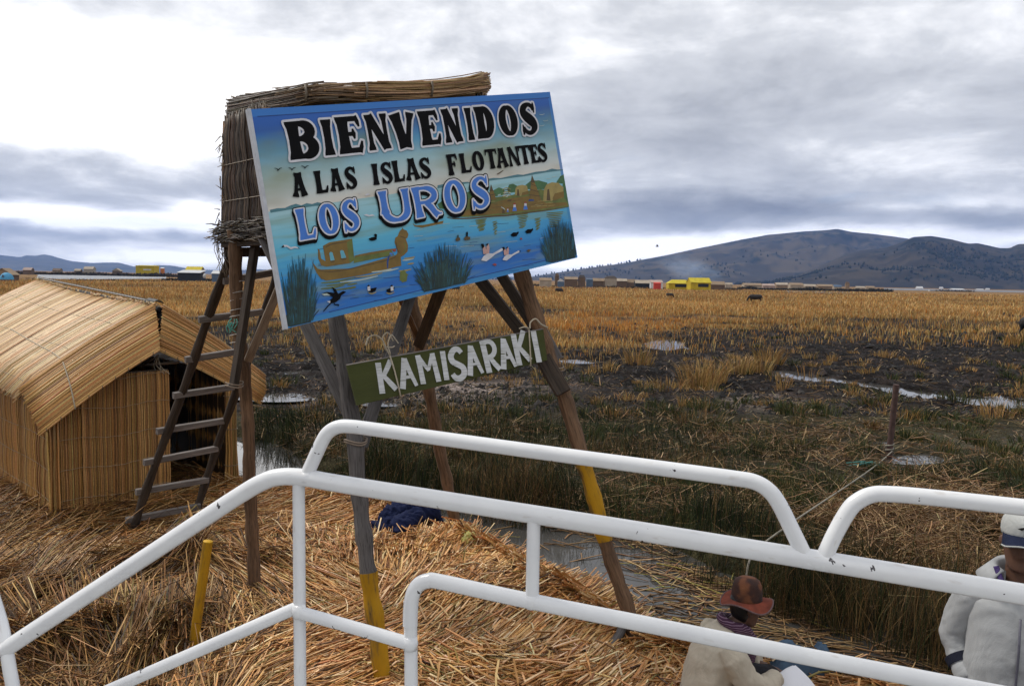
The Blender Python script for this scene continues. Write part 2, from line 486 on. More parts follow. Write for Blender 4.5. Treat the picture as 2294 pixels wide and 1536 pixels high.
def marsh_z(x, y):
    x, y = np.asarray(x, float), np.asarray(y, float); sh = x.shape
    x, y = x.ravel(), y.ravel(); P = np.stack([x, y], -1)
    d, s = seg_dist(P, BANK)
    sd_ = d * s                                    # + on the marsh side
    wob = (fbm(x, y, 1.3, 3, 5) - 0.5) * 0.5
    k = sstep(-0.25, 0.55, sd_ + wob)
    r = np.hypot(x, y)
    px, py, dep = PIX(np.stack([x, y, np.zeros_like(x)], -1))
    near = np.exp(-np.maximum(r - 14, 0) / 60)
    mud = sstep(-15, 25, py - gold_edge(px)) * (1 - sstep(885, 935, py)) * (dep > 0)
    z = (fbm(x, y, 0.9, 5, 21, 0.6) - 0.5) * (0.10 + 0.26 * mud) * near
    z += (fbm(x, y, 0.22, 3, 31) - 0.5) * 0.35 * np.exp(-np.maximum(r - 25, 0) / 120)
    z += 0.06 * np.exp(-((sd_ - 0.8) / 0.6) ** 2)
    # raised black earth on the right
    z += 0.22 * np.exp(-(((px - 2150) / 190) ** 2 + ((py - 835) / 22) ** 2)) * (dep > 0)
    z += 0.16 * np.exp(-(((px - 1560) / 60) ** 2 + ((py - 700) / 8) ** 2)) * (dep > 0)
    ds, _ = seg_dist(P, STREAM)
    w_ = 1.35 * np.clip(fbm(x, y, 0.45, 3, 3) - .18, .05, 1)
    cut = 1 - sstep(w_ * 0.6, w_ * 2.3, ds)
    z = z * (1 - cut) - 0.16 * cut
    for (a, b, rx, ry) in PUDDLE_PX:
        e = ((px - a) / rx) ** 2 + ((py - b) / ry) ** 2
        c = (1 - sstep(0.5, 2.2, e + (fbm(x, y, 1.2, 3, 77) - 0.5) * 1.6)) * (dep > 0)
        z = z * (1 - c) - 0.14 * c
    z = -0.75 + (z + 0.75) * k
    far = sstep(180, 290, r)
    z = z * (1 - far) - 0.3 * far
    return z.reshape(sh)

def build_ground():
    az = np.radians(np.concatenate([np.arange(-180, -46, 6), np.arange(-46, 46, 0.105), np.arange(46, 180.1, 6)]))
    r = np.concatenate([np.geomspace(4.5, 62, 400), np.geomspace(64, 1200, 110), np.geomspace(1400, 24000, 14)])
    R, A = np.meshgrid(r, az, indexing='ij')
    x, y = R * np.sin(A), R * np.cos(A)
    z = marsh_z(x, y)
    V = np.stack([x, y, z], -1).reshape(-1, 3)
    px, py, dep = PIX(np.stack([V[:, 0], V[:, 1], np.zeros(len(V))], -1))
    fx, fy = V[:, 0], V[:, 1]
    n1 = fbm(fx, fy, 0.35, 4, 41); n2 = fbm(fx, fy, 2.2, 4, 42); n3 = fbm(fx, fy, 0.05, 4, 43)
    q = py + (n1 - 0.5) * 60
    gold = 1 - sstep(-20, 15, q - gold_edge(px))
    gold = np.where(dep > 0, gold, 0.6)
    mudc = np.array([0.0085, 0.007, 0.0065]); brown = np.array([0.15, 0.085, 0.033]); wet = np.array([0.028, 0.022, 0.020])
    earth = np.array([0.20, 0.165, 0.15]); olive = np.array([0.045, 0.04, 0.02])
    c = mudc + (wet - mudc) * sstep(0.45, 0.7, n2)[:, None]
    pt = np.exp(-(((px - 990) / 230) ** 2 + ((q - 886) / 22) ** 2)) + 0.7 * np.exp(-(((px - 1720) / 120) ** 2 + ((q - 905) / 14) ** 2)) + 0.5 * np.exp(-(((px - 2200) / 160) ** 2 + ((q - 985) / 22) ** 2))
    c = c + (earth - c) * np.clip(pt * 1.1 * (0.4 + n2), 0, 1)[:, None]
    ol = sstep(890, 940, q) * np.clip(0.35 + n1, 0, 1) * (dep > 0)
    c = c + (olive - c) * (ol * 0.8)[:, None]
    patch = gold * sstep(0.42, 0.54, 0.55 * n1 + 0.45 * n3 + 0.10 * (R.ravel() > 85))
    c = c + (brown - c) * patch[:, None]
    farm = sstep(150, 600, R.ravel())[:, None]
    c = c * (1 - farm) + np.array([0.20, 0.12, 0.05]) * farm
    nr, na = R.shape
    i, j = np.meshgrid(np.arange(nr - 1), np.arange(na - 1), indexing='ij')
    a = (i * na + j).ravel()
    F = np.stack([a, a + na, a + na + 1, a + 1], -1)
    m, n, p = new_mat("marsh_earth")
    col = attr(n, "Col").outputs['Color']
    pos = n.add('ShaderNodeNewGeometry').outputs['Position']
    f1 = n.noise(pos, 3.5, 8, 0.65); f2 = n.noise(pos, 22, 5, 0.6)
    f3 = n.noise(pos, 60, 4, 0.65)
    cc = n.mix(1.0, col, n.ramp(f1, [(0.28, 0.45), (0.5, 1.0), (0.72, 1.75)]), 'MULTIPLY')
    n.link(n.mix(1.0, cc, n.ramp(n.math('ADD', n.math('MULTIPLY', f2, .5), n.math('MULTIPLY', f3, .5)), [(0.36, 0.3), (0.5, 0.95), (0.62, 2.1)]), 'MULTIPLY'), p.inputs['Base Color'])
    n.link(n.ramp(f1, [(0.30, 0.35), (0.45, 0.9)]), p.inputs['Roughness'])
    n.link(n.ramp(f1, [(0.30, 0.30), (0.42, 0.04)]), p.inputs['Specular IOR Level'])
    bump(n, p, n.math('ADD', f1, n.math('MULTIPLY', f2, 0.4)), 0.9, 0.09)
    o = np_mesh("ground", V, [F], m, cols=c)
    return tag(o, kind='structure')

def water_mat():
    m, n, p = new_mat("still_water")
    pos = n.add('ShaderNodeNewGeometry').outputs['Position']
    f = n.noise(pos, 0.9, 3, 0.5)
    n.link(n.ramp(f, [(0.3, (0.045, 0.043, 0.04)), (0.7, (0.075, 0.072, 0.068))]), p.inputs['Base Color'])
    p.inputs['Roughness'].default_value = 0.06; p.inputs['IOR'].default_value = 1.333
    p.inputs['Specular IOR Level'].default_value = 0.6
    w = n.noise(n.vmul(pos, (6, 2.5, 1)), 1.0, 3, 0.5)
    bump(n, p, w, 0.12, 0.02)
    return m
M_water = water_mat()
M_lake = water_mat(); M_lake.name = 'rippled_water'
for nd in M_lake.node_tree.nodes:
    if nd.type == 'BSDF_PRINCIPLED': nd.inputs['Roughness'].default_value = .32
    if nd.type == 'BUMP': nd.inputs['Strength'].default_value = .5

def sheet(name, pts, z, mat, kind='structure'):
    me = bpy.data.meshes.new(name)
    me.from_pydata([(float(p[0]), float(p[1]), z) for p in pts], [], [list(range(len(pts)))])
    me.materials.append(mat); me.update()
    if me.polygons[0].normal.z < 0: me.flip_normals()
    o = bpy.data.objects.new(name, me); COL.objects.link(o)
    return tag(o, kind=kind)

def island_sd(x, y):
    P = np.stack([np.ravel(x), np.ravel(y)], -1)
    d, _ = seg_dist(P, ISL, True)
    return np.where(inside(P, ISL), d, -d).reshape(np.shape(x))

HUMPS = [  # world (x0,y0)->(x1,y1) ridge lines of the laid bundles, radius, height, from photo pixels
    ((-100, 1320), (640, 1255), 0.20, 0.08), ((60, 1360), (420, 1270), 0.20, 0.15), ((-60, 1480), (300, 1420), 0.20, 0.17),
    ((300, 1500), (430, 1400), 0.13, 0.17), ((830, 1240), (1060, 1200), 0.30, 0.10), ((680, 1130), (860, 1140), 0.3, 0.06),
    ((950, 1330), (1300, 1330), 0.32, 0.06), ((800, 1480), (1300, 1520), 0.3, 0.06), ((560, 1210), (650, 1215), 0.14, 0.08)]
HUMPS = [(G(*a)[:2], G(*b)[:2], r, h) for a, b, r, h in HUMPS]

def island_z(x, y):
    x, y = np.asarray(x, float), np.asarray(y, float); sh = x.shape
    x, y = x.ravel(), y.ravel()
    z = (fbm(x, y, 0.8, 4, 61) - 0.5) * 0.12 + (fbm(x, y, 3.2, 3, 62) - 0.5) * 0.05 - 0.01
    P = np.stack([x, y], -1)
    for a, b, r, h in HUMPS:
        d, _ = seg_dist(P, np.array([a, b]))
        z += h * np.exp(-(d / r) ** 2)
    # hut stands on flat ground
    s = island_sd(x, y) + (fbm(x, y, 2.5, 3, 63) - 0.5) * 0.12
    k = sstep(-0.16, 0.14, s)
    return (-0.45 + (z + 0.45) * k).reshape(sh)

def build_island():
    xs = np.arange(-14, 5.2, 0.055); ys = np.arange(1.3, 12.6, 0.055)
    X, Y = np.meshgrid(xs, ys, indexing='ij')
    V = np.stack([X, Y, island_z(X, Y)], -1).reshape(-1, 3)
    nx, ny = X.shape
    i, j = np.meshgrid(np.arange(nx - 1), np.arange(ny - 1), indexing='ij')
    a = (i * ny + j).ravel()
    F = np.stack([a, a + ny, a + ny + 1, a + 1], -1)
    keep = (V[F[:, 0], 2] > -0.42)
    m = m_plain("matted_reed_bed", (0.055, 0.033, 0.015), 0.9, 0.6, 14, 0.8)
    return tag(np_mesh("reed_island_ground", V, [F[keep]], m), kind='structure')

# ------------------------------------------------------------------ stalks, blades
def straw_mesh(name, C, D, L, R, bend, col, mat, **kw):
    """C centres, D unit directions, three-sided stalks with three rings"""
    N = len(C)
    up = np.tile([0, 0, 1.0], (N, 1))
    s = np.cross(D, up); s /= np.linalg.norm(s, axis=1)[:, None] + 1e-9
    u = np.cross(s, D)
    V = np.empty((N, 3, 3, 3), np.float32)
    for k, t in enumerate((-0.5, 0.0, 0.5)):
        c = C + D * (L * t)[:, None] + u * (bend * (0.25 - t * t) * 4)[:, None] + s * (bend * 0.6 * (0.25 - t * t) * 4)[:, None]
        for j in range(3):
            th = 2 * math.pi * j / 3 + math.pi / 6
            rr = R * (1.0 if k < 2 else 0.75)
            V[:, k, j] = c + s * (math.cos(th) * rr)[:, None] + u * (math.sin(th) * rr)[:, None]
    V = V.reshape(-1, 3)
    b = (np.arange(N) * 9)[:, None]
    Q = []
    for k in range(2):
        for j in range(3):
            j2 = (j + 1) % 3
            Q.append(np.array([k * 3 + j, k * 3 + j2, (k + 1) * 3 + j2, (k + 1) * 3 + j])[None] + b)
    T = [np.array([2, 1, 0])[None] + b, np.array([6, 7, 8])[None] + b]
    return np_mesh(name, V, [np.concatenate(Q), np.concatenate(T)], mat, cols=np.repeat(col, 9, 0), smooth=False, **kw)

def blade_mesh(name, B, H, Wd, lean, col, mat, curl=0.35, tipdark=None, **kw):
    """upright tapering blades: 5 points each, bending over with 'lean' (N,2)"""
    N = len(B)
    th = RNG.uniform(0, 2 * math.pi, N)
    s = np.stack([np.cos(th), np.sin(th), np.zeros(N)], -1) * (Wd / 2)[:, None]
    ln = np.concatenate([lean, np.zeros((N, 1))], 1)
    up = np.array([0, 0, 1.0])
    mid = B + up * (H * 0.55)[:, None] + ln * (H * 0.55 * (1 - curl))[:, None]
    tip = B + up * (H * (1 - 0.25 * np.linalg.norm(lean, axis=1)))[:, None] + ln * (H)[:, None]
    V = np.stack([B - s, B + s, mid - s * 0.8, mid + s * 0.8, tip], 1).reshape(-1, 3)
    b = (np.arange(N) * 5)[:, None]
    Q = np.array([0, 1, 3, 2])[None] + b; T = np.array([2, 3, 4])[None] + b
    c = np.repeat(col[:, None, :], 5, 1)
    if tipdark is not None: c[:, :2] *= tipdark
    return np_mesh(name, V, [Q, T], mat, cols=c.reshape(-1, 3), smooth=False, **kw)

def pick(N, choices, w):
    idx = RNG.choice(len(choices), N, p=np.array(w) / sum(w))
    c = np.array(choices)[idx]
    return np.clip(c * RNG.uniform(0.75, 1.25, (N, 1)) * (1 + RNG.normal(0, 0.05, (N, 3))), 0.003, 0.95)

ORI = [(80, 1250, 1, -.4), (250, 1230, 1, -.38), (60, 1360, 1, -.55), (450, 1180, 1, -.22), (300, 1330, 1, -.4), (200, 1440, .5, 1), (330, 1480, -.45, 1),
       (480, 1470, .35, -1), (570, 1280, .9, .5), (600, 1180, 1, -.1), (750, 1140, 1, -.3), (750, 1300, 1, .5), (720, 1220, .3, 1), (890, 1240, .3, -1), (1000, 1195, 1, -.6),
       (960, 1240, .6, -1), (1100, 1260, 1, -.75), (1250, 1350, 1, -.5), (1000, 1400, 1, -.9), (1200, 1450, 1, -.8), (800, 1500, 1, -.35), (700, 1450, 1, -.3),
       (1400, 1480, .8, -1), (1480, 1500, .7, -1), (1300, 1520, 1, -.6), (1100, 1520, 1, .3), (80, 1500, 1, .35), (1550, 1440, 1, -.3), (1900, 1520, 1, -.2), (160, 1180, 1, -.3)]

def straw_dirs(x, y):
    a = []
    for px, py, dx, dy in ORI:
        p, q = G(px, py), G(px + dx * 8, py + dy * 8)
        a.append((p[0], p[1], math.atan2(q[1] - p[1], q[0] - p[0])))
    a = np.array(a)
    jx = x + (fbm(x, y, 2.0, 3, 91) - 0.5) * 0.7; jy = y + (fbm(x, y, 2.0, 3, 92) - 0.5) * 0.7
    d = (jx[:, None] - a[:, 0]) ** 2 + (jy[:, None] - a[:, 1]) ** 2
    w = 1 / (d + 0.02) ** 2.2
    c, s = (w * np.cos(2 * a[:, 2])).sum(1), (w * np.sin(2 * a[:, 2])).sum(1)
    return np.arctan2(s, c) / 2

def build_straw():
    # sampled evenly over the picture so that near stalks are as dense as they look
    N = 105000
    px = RNG.uniform(-260, 2050, N); py = RNG.uniform(1075, 1640, N)
    px[:9000] = RNG.uniform(-400, 700, 9000); py[:9000] = RNG.uniform(1040, 1180, 9000)
    P = G(px, py)
    k = island_sd(P[:, 0], P[:, 1]) > -0.03
    P, px, py = P[k], px[k], py[k]; N = len(P)
    x, y = P[:, 0], P[:, 1]
    th = straw_dirs(x, y)
    loose = fbm(x, y, 1.6, 3, 95)
    lo = RNG.random(N) < np.clip((loose - 0.50) * 3.0 + 0.06, 0.04, 0.55)
    th = th + np.where(lo, RNG.uniform(-1.3, 1.3, N), RNG.normal(0, 0.13, N))
    L = np.where(lo, RNG.uniform(0.10, 0.42, N), RNG.uniform(0.30, 0.95, N))
    left = 1 - sstep(350, 700, px - (py - 1300) * 0.3)
    L = L * (1 + 0.45 * left)
    R = RNG.uniform(0.0036, 0.0088, N) * (1 - 0.40 * left) * (1 + 0.15 * sstep(900, 1200, px))
    # stalks follow the slope of the heap
    e = 0.06
    ct, st = np.cos(th), np.sin(th)
    z0 = island_z(x, y)
    sl = (island_z(x + ct * e, y + st * e) - island_z(x - ct * e, y - st * e)) / (2 * e)
    sl = np.clip(sl, -0.7, 0.7) + RNG.normal(0, 0.05, N) + np.where(lo, RNG.normal(0, 0.12, N), 0)
    D = np.stack([ct, st, sl], -1); D /= np.linalg.norm(D, axis=1)[:, None]
    lift = np.abs(RNG.normal(0, 0.030, N)) + np.where(lo, np.abs(RNG.normal(0, 0.03, N)), 0)
    C = np.stack([x, y, np.maximum(z0, -0.16) + 0.004 + lift], -1)
    bend = RNG.normal(0, 0.012, N) * (1 + left * 1.5) * np.where(RNG.random(N) < .16, 4.0, 1.0)
    gold = pick(N, [(.56, .29, .105), (.44, .21, .068), (.68, .42, .19), (.22, .10, .035), (.78, .57, .33), (.3, .21, .055)], [6, 4.5, 4.5, 2, 3, .8])
    old = pick(N, [(.27, .13, .042), (.14, .065, .022), (.40, .215, .068), (.21, .14, .04), (.055, .028, .012), (.52, .31, .115)], [5, 4.5, 3.4, 2.2, 3.6, 1.8])
    lf = (RNG.random(N) < left * 0.8 + 0.10)
    col = np.where(lf[:, None], old, gold)
    col *= (0.72 + 0.56 * fbm(x, y, 1.1, 3, 97))[:, None]
    tag(straw_mesh("reed_straw", C, D, L, R, bend, col, M_straw), "cut golden totora reed stalks strewn over the floating island", "straw", kind='stuff')
    # bound sheaves with blunt ends at the edge of the mat
    B_C, B_D, B_L, B_R, B_c = [], [], [], [], []
    for (bx, by, dx, dy, n, ln, wd) in [(930, 1235, .35, -1, 420, .42, .34), (1010, 1215, 1, -.75, 380, .45, .22), (1090, 1275, 1, -.7, 420, .42, .3), (1180, 1310, 1, -.6, 420, .42, .3),
                                        (1290, 1360, 1, -.55, 380, .42, .3), (820, 1160, 1, -.35, 300, .45, .2), (1130, 1430, 1, -.8, 420, .5, .34), (1330, 1450, 1, -.85, 420, .5, .34), (1010, 1340, 1, -.9, 300, .42, .26)]:
        p, q = G(bx, by), G(bx + dx * 8, by + dy * 8); u = (q - p)[:2]; u /= np.linalg.norm(u); v = np.array([-u[1], u[0]])
        a = RNG.uniform(-1, 1, n); t = RNG.normal(0, .06, n)
        fan = a * 0.22
        cx = p[0] + u[0] * t + v[0] * a * wd; cy = p[1] + u[1] * t + v[1] * a * wd
        D_ = np.stack([u[0] * np.cos(fan) - u[1] * np.sin(fan), u[1] * np.cos(fan) + u[0] * np.sin(fan), RNG.normal(0.05, .05, n)], -1)
        D_ /= np.linalg.norm(D_, axis=1)[:, None]
        cz = np.maximum(island_z(cx, cy), -0.1) + 0.02 + 0.05 * np.sqrt(np.maximum(0, 1 - a * a)) * RNG.random(n) ** .5
        B_C.append(np.stack([cx, cy, cz], -1)); B_D.append(D_); B_L.append(np.full(n, ln) * RNG.uniform(.85, 1.1, n)); B_R.append(RNG.uniform(.006, .0105, n))
        B_c.append(pick(n, [(.57, .285, .09), (.70, .42, .17), (.42, .2, .06), (.78, .54, .28)], [5, 4, 3, 2]))
    C = np.concatenate(B_C); D = np.concatenate(B_D); n = len(C)
    tag(straw_mesh("reed_sheaves", C, D, np.concatenate(B_L), np.concatenate(B_R), RNG.normal(0, .006, n), np.concatenate(B_c), M_straw),
        "blunt cut reed bundles fanned along the edge of the island", "straw", kind='stuff')

def near_pool(P, grow=1.5):
    px, py, _ = PIX(np.stack([P[:, 0], P[:, 1], np.zeros(len(P))], -1)); m = np.zeros(len(P), bool)
    for a, b, rx, ry in PUDDLE_PX: m |= ((px - a) / (rx * grow)) ** 2 + ((py - b - 1.2 * ry) / (ry * grow * 1.8)) ** 2 < 1
    d, _ = seg_dist(P[:, :2], STREAM)
    return m | ((d < .75) & (RNG.random(len(P)) < .85))

def on_marsh(P):
    d, s = seg_dist(P[:, :2], BANK)
    return d * s

def build_marsh_plants():
    # --- golden grass of the plain
    N = 620000
    px = RNG.uniform(-160, 2460, N)
    hor = 625.5 + 0.0186 * (px - PW / 2)
    u = RNG.random(N)
    py = hor + 6 + (gold_edge(px) + 45 - hor - 6) * u ** 1.25
    P = G(px, py); x, y = P[:, 0], P[:, 1]; d = np.hypot(x, y)
    n1 = fbm(x, y, 0.35, 4, 41); n3 = fbm(x, y, 0.05, 4, 43); n4 = fbm(x / 3, y, 0.18, 4, 44)
    dens = sstep(0.44, 0.54, 0.36 * n1 + 0.2 * n3 + 0.44 * n4 + 0.05 * (d > 70)) * (1 - sstep(-30, 22, py - gold_edge(px) + (n1 - .5) * 100))
    bare = np.exp(-(((px - 1330) / 130) ** 2 + ((py - 705) / 10) ** 2)) + np.exp(-(((px - 1000) / 120) ** 2 + ((py - 720) / 14) ** 2))
    dens = dens * (1 - .85 * sstep(672, 715, py - .012 * (px - 1150)) * (1 - sstep(.47, .57, fbm(x / 2.2, y, .28, 4, 48))))
    k = (RNG.random(N) < dens * (1 - 0.6 * bare) + 0.03) & (d < 420) & ~((px < 372) & (py < 625.5))
    P, px, py, d, n1, n3, n4 = (v[k] for v in (P, px, py, d, n1, n3, n4)); N = len(P)
    P[:, 2] = marsh_z(P[:, 0], P[:, 1]) - 0.02
    pxm = d / 781.0
    Wd = np.maximum(0.007, pxm * RNG.uniform(0.35, 0.8, N))
    hgt = RNG.uniform(0.22, 0.62, N) * (0.30 + 1.35 * fbm(P[:, 0], P[:, 1], .14, 4, 46)) * (0.8 + 0.5 * sstep(40, 120, d))
    g = pick(N, [(.41, .255, .09), (.31, .18, .06), (.52, .36, .155), (.16, .09, .034), (.24, .18, .07)], [5, 4, 3.5, 2, 1.4])
    orange = pick(N, [(.42, .175, .035), (.33, .14, .03), (.46, .24, .06)], [4, 3, 2])
    oz = np.exp(-(((px - 1370) / 150) ** 2 + ((py - 735) / 30) ** 2)) * 0.8 + 0.22
    col = np.where((RNG.random(N) < oz)[:, None], orange, g) * (0.75 + 1.0 * n3)[:, None]
    lean = RNG.normal(0, 0.22, (N, 2))
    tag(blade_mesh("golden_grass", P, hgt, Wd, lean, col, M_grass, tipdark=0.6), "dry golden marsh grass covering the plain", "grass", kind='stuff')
    # --- tussocks in the black mud and on the near marsh
    T = []
    for (a, b, r, h, n, kind) in [(1565, 868, .5, 1.0, 260, 0), (1600, 858, .35, .85, 160, 0), (1655, 842, .45, .7, 160, 0), (1700, 838, .4, .7, 150, 0), (1720, 815, .5, .8, 170, 0), (1810, 838, .4, .62, 120, 0),
                                  (1430, 820, .5, .8, 130, 0), (1500, 880, .5, .4, 100, 0), (1350, 838, .5, .4, 90, 0), (1120, 745, .9, .6, 160, 0), (1230, 760, .9, .7, 170, 0), (720, 800, .5, .6, 90, 0),
                                  (1260, 830, .5, .5, 90, 0), (830, 780, .6, .5, 100, 0), (2060, 935, .35, .4, 90, 1), (2230, 930, .4, .4, 90, 0), (2285, 772, .6, .7, 150, 0), (2180, 765, .5, .5, 90, 0),
                                  (1980, 800, .5, .4, 80, 0), (1570, 950, .5, .4, 110, 2), (2150, 900, .35, .35, 60, 1), (1900, 880, .3, .3, 60, 1), (640, 860, .4, .35, 80, 1), (870, 770, .5, .5, 120, 0), (740, 740, .7, .6, 130, 0)]:
        T.append((*G(a, b)[:2], r, h, n, kind))
    for _ in range(300):
        a = RNG.uniform(560, 2400); lo = gold_edge(a); b = RNG.uniform(lo + 4, 935)
        p = G(a, b); T.append((p[0], p[1], RNG.uniform(.12, .38), RNG.uniform(.12, .38), int(RNG.integers(18, 60)), 0 if RNG.random() < .55 else 1))
    for _ in range(420):
        a = RNG.uniform(560, 2450); b = RNG.uniform(895, 1180)
        p = G(a, b); T.append((p[0], p[1], RNG.uniform(.12, .4), RNG.uniform(.14, .34), int(RNG.integers(40, 110)), 1 if RNG.random() < .84 else 2))
    B, H, Wd, Ln, Cc = [], [], [], [], []
    pal = {0: ([(.36, .21, .065), (.24, .13, .045), (.43, .28, .11), (.12, .09, .03)], [5, 4, 3, 2]),
           1: ([(.036, .050, .014), (.058, .068, .020), (.12, .095, .034), (.02, .028, .010), (.20, .14, .05)], [4.5, 4.5, 1.4, 2.4, .7]),
           2: ([(.17, .10, .04), (.26, .16, .06), (.09, .055, .025), (.055, .06, .02)], [4, 3, 3, 2])}
    for (a, b, r, h, n, kd) in T:
        rr = r * np.sqrt(RNG.random(n)); th = RNG.uniform(0, 6.283, n)
        q = np.stack([a + rr * np.cos(th), b + rr * np.sin(th)], -1)
        B.append(q); H.append(h * RNG.uniform(.45, 1.1, n))
        dd = math.hypot(a, b); Wd.append(np.maximum(0.006, RNG.uniform(.4, .8, n) * dd / 781))
        Ln.append(np.stack([np.cos(th), np.sin(th)], -1) * (rr / r * 0.55)[:, None] + RNG.normal(0, .16, (n, 2)))
        Cc.append(pick(n, *pal[kd]))
    B = np.concatenate(B); B = np.concatenate([B, (marsh_z(B[:, 0], B[:, 1]) - 0.015)[:, None]], 1)
    H, Wd, Ln, Cc = map(np.concatenate, (H, Wd, Ln, Cc))
    kx, ky, _ = PIX(B)
    k = (on_marsh(B) > 0.1) & ~(np.exp(-(((kx - 985) / 200) ** 2 + ((ky - 882) / 24) ** 2)) > .4) & ~near_pool(B)
    tag(blade_mesh("tussock_grass", B[k], H[k], Wd[k], Ln[k], Cc[k], M_grass), "tussocks of yellow and green grass on the black mud", "grass", kind='stuff')
    # --- clods of black earth and chips of reed on the bare mud
    N = 15000
    px = RNG.uniform(540, 2450, N); py = gold_edge(px) - 30 + (960 - gold_edge(px)) * RNG.random(N)
    P = G(px, py); k = (on_marsh(P) > .3) & ~near_pool(P, 1.0) & (fbm(P[:, 0], P[:, 1], .5, 3, 171) > .42)
    P, px, py = P[k], px[k], py[k]; N = len(P)
    r = RNG.uniform(.02, .075, N) * (.5 + np.hypot(P[:, 0], P[:, 1]) / 45) * np.where(RNG.random(N) < .12, 2.0, 1)
    P[:, 2] = marsh_z(P[:, 0], P[:, 1])
    th = RNG.uniform(0, 6.28, N)
    V = np.zeros((N, 7, 3)); V[:, 0] = P + np.stack([RNG.normal(0, .3, N) * r, RNG.normal(0, .3, N) * r, r * RNG.uniform(.4, 1.1, N)], -1)
    for j in range(6):
        rr = r * RNG.uniform(.7, 1.5, N); V[:, 1 + j] = P + np.stack([np.cos(th + j * 1.047) * rr, np.sin(th + j * 1.047) * rr, -.02 + r * RNG.uniform(-.1, .35, N)], -1)
    b = (np.arange(N) * 7)[:, None]
    F = np.concatenate([np.array([0, 1 + j, 1 + (j + 1) % 6])[None] + b for j in range(6)])
    col = pick(N, [(.012, .0095, .0085), (.022, .018, .016), (.007, .006, .006), (.045, .036, .032)], [5, 3, 4, 1])
    tag(np_mesh("mud_clods", V.reshape(-1, 3), [F], M_grass, cols=np.repeat(col, 7, 0), smooth=False), "clods of black earth strewn over the trampled mud", "mud", kind='stuff')
    N = 5200
    px = RNG.uniform(540, 2450, N); py = gold_edge(px) - 10 + (1060 - gold_edge(px)) * RNG.random(N)
    P = G(px, py); k = (on_marsh(P) > .3) & ~near_pool(P, 1.0); P = P[k]; N = len(P)
    P[:, 2] = marsh_z(P[:, 0], P[:, 1]) + RNG.uniform(.01, .05, N)
    th = RNG.uniform(0, math.pi, N); D = np.stack([np.cos(th), np.sin(th), RNG.normal(0, .25, N)], -1); D /= np.linalg.norm(D, axis=1)[:, None]
    dd = np.hypot(P[:, 0], P[:, 1])
    tag(straw_mesh("reed_chips", P, D, RNG.uniform(.08, .35, N), dd / 781 * RNG.uniform(.18, .4, N), RNG.normal(0, .03, N), pick(N, [(.3, .2, .1), (.18, .11, .05), (.42, .32, .2), (.10, .07, .045)], [4, 4, 1.6, 3]), M_straw),
        "chips and stubble of reed lying on the mud", "straw", kind='stuff')
    # --- green reeds along the bank and on the slope behind
    N = 150000
    px = RNG.uniform(560, 2500, N); py = RNG.uniform(885, 1560, N)
    P = G(px, py); sdm = on_marsh(P)
    n1 = fbm(P[:, 0], P[:, 1], 0.7, 4, 141); n2 = fbm(P[:, 0], P[:, 1], 0.28, 3, 142)
    k = (sdm > -0.18) & (sdm < 7.0) & (RNG.random(N) < np.where(sdm < 1.3, 0.12 + sstep(.36, .58, n1), sstep(.42, .62, .6 * n1 + .4 * n2) * .9 + 0.05))
    k &= ~((px > 1960) & (py < 1050) & (RNG.random(N) < 0.75)) & ~(np.exp(-(((px - 990) / 220) ** 2 + ((py - 890) / 26) ** 2)) > RNG.random(N) * 1.1)
    k &= ~near_pool(P)
    P, sdm, n1, px, py = P[k], sdm[k], n1[k], px[k], py[k]; N = len(P)
    P[:, 2] = np.maximum(marsh_z(P[:, 0], P[:, 1]), -0.35) - 0.02
    bankz = sdm < 0.9
    hgt = np.where(bankz, RNG.uniform(.2, .8, N), RNG.uniform(.10, .34, N)) * (0.25 + 1.5 * fbm(P[:, 0], P[:, 1], 1.5, 3, 147))
    dd = np.hypot(P[:, 0], P[:, 1])
    Wd = np.maximum(.004, RNG.uniform(.35, .8, N) * dd / 781)
    green = pick(N, [(.018, .026, .009), (.028, .038, .012), (.052, .060, .020), (.010, .014, .007)], [4, 4, 2.4, 3])
    dry = pick(N, [(.15, .09, .036), (.26, .16, .065), (.08, .05, .022)], [4, 1.6, 4])
    isdry = RNG.random(N) < np.clip(.12 + 1.8 * (fbm(P[:, 0], P[:, 1], .6, 3, 143) - .50) + .08 * sstep(1780, 2050, px), .03, .7)
    tag(blade_mesh("bank_reeds", P, hgt, Wd, RNG.normal(0, .24, (N, 2)) + 0.9 * np.stack([fbm(P[:, 0], P[:, 1], 1.1, 2, 148) - .5, fbm(P[:, 0], P[:, 1], 1.1, 2, 149) - .5], -1), np.where(isdry[:, None], dry, green), M_grass),
        "dark green reeds and sedge along the marsh bank", "reeds", kind='stuff')
    # --- dry stalks lying over the near marsh and hanging down the bank
    N = 62000
    px = RNG.uniform(560, 2480, N); py = 860 + 640 * RNG.random(N) ** 1.0
    px[:16000] = RNG.normal(2080, 190, 16000); py[:16000] = RNG.normal(1210, 90, 16000)
    P = G(px, py); sdm = on_marsh(P)
    n1 = fbm(P[:, 0], P[:, 1], 0.6, 4, 151)
    k = (sdm > -0.1) & (RNG.random(N) < sstep(.50, .64, n1) * np.where(py < 930, .08, .48) * np.where((px > 1900) & (py < 1060), .4, 1) + .05)
    k &= ~near_pool(P, 1.1)
    P, sdm, py = P[k], sdm[k], py[k]; N = len(P)
    kx, ky, _ = PIX(P)
    P[:, 2] = marsh_z(P[:, 0], P[:, 1]) + np.abs(RNG.normal(.05, .06, N)) + RNG.random(N) ** 2 * .40 * np.exp(-(((kx - 2080) / 230) ** 2 + ((ky - 1230) / 130) ** 2))
    th = RNG.uniform(0, math.pi, N); D = np.stack([np.cos(th), np.sin(th) * .8, RNG.normal(0, .28, N)], -1); D /= np.linalg.norm(D, axis=1)[:, None]
    dd = np.hypot(P[:, 0], P[:, 1])
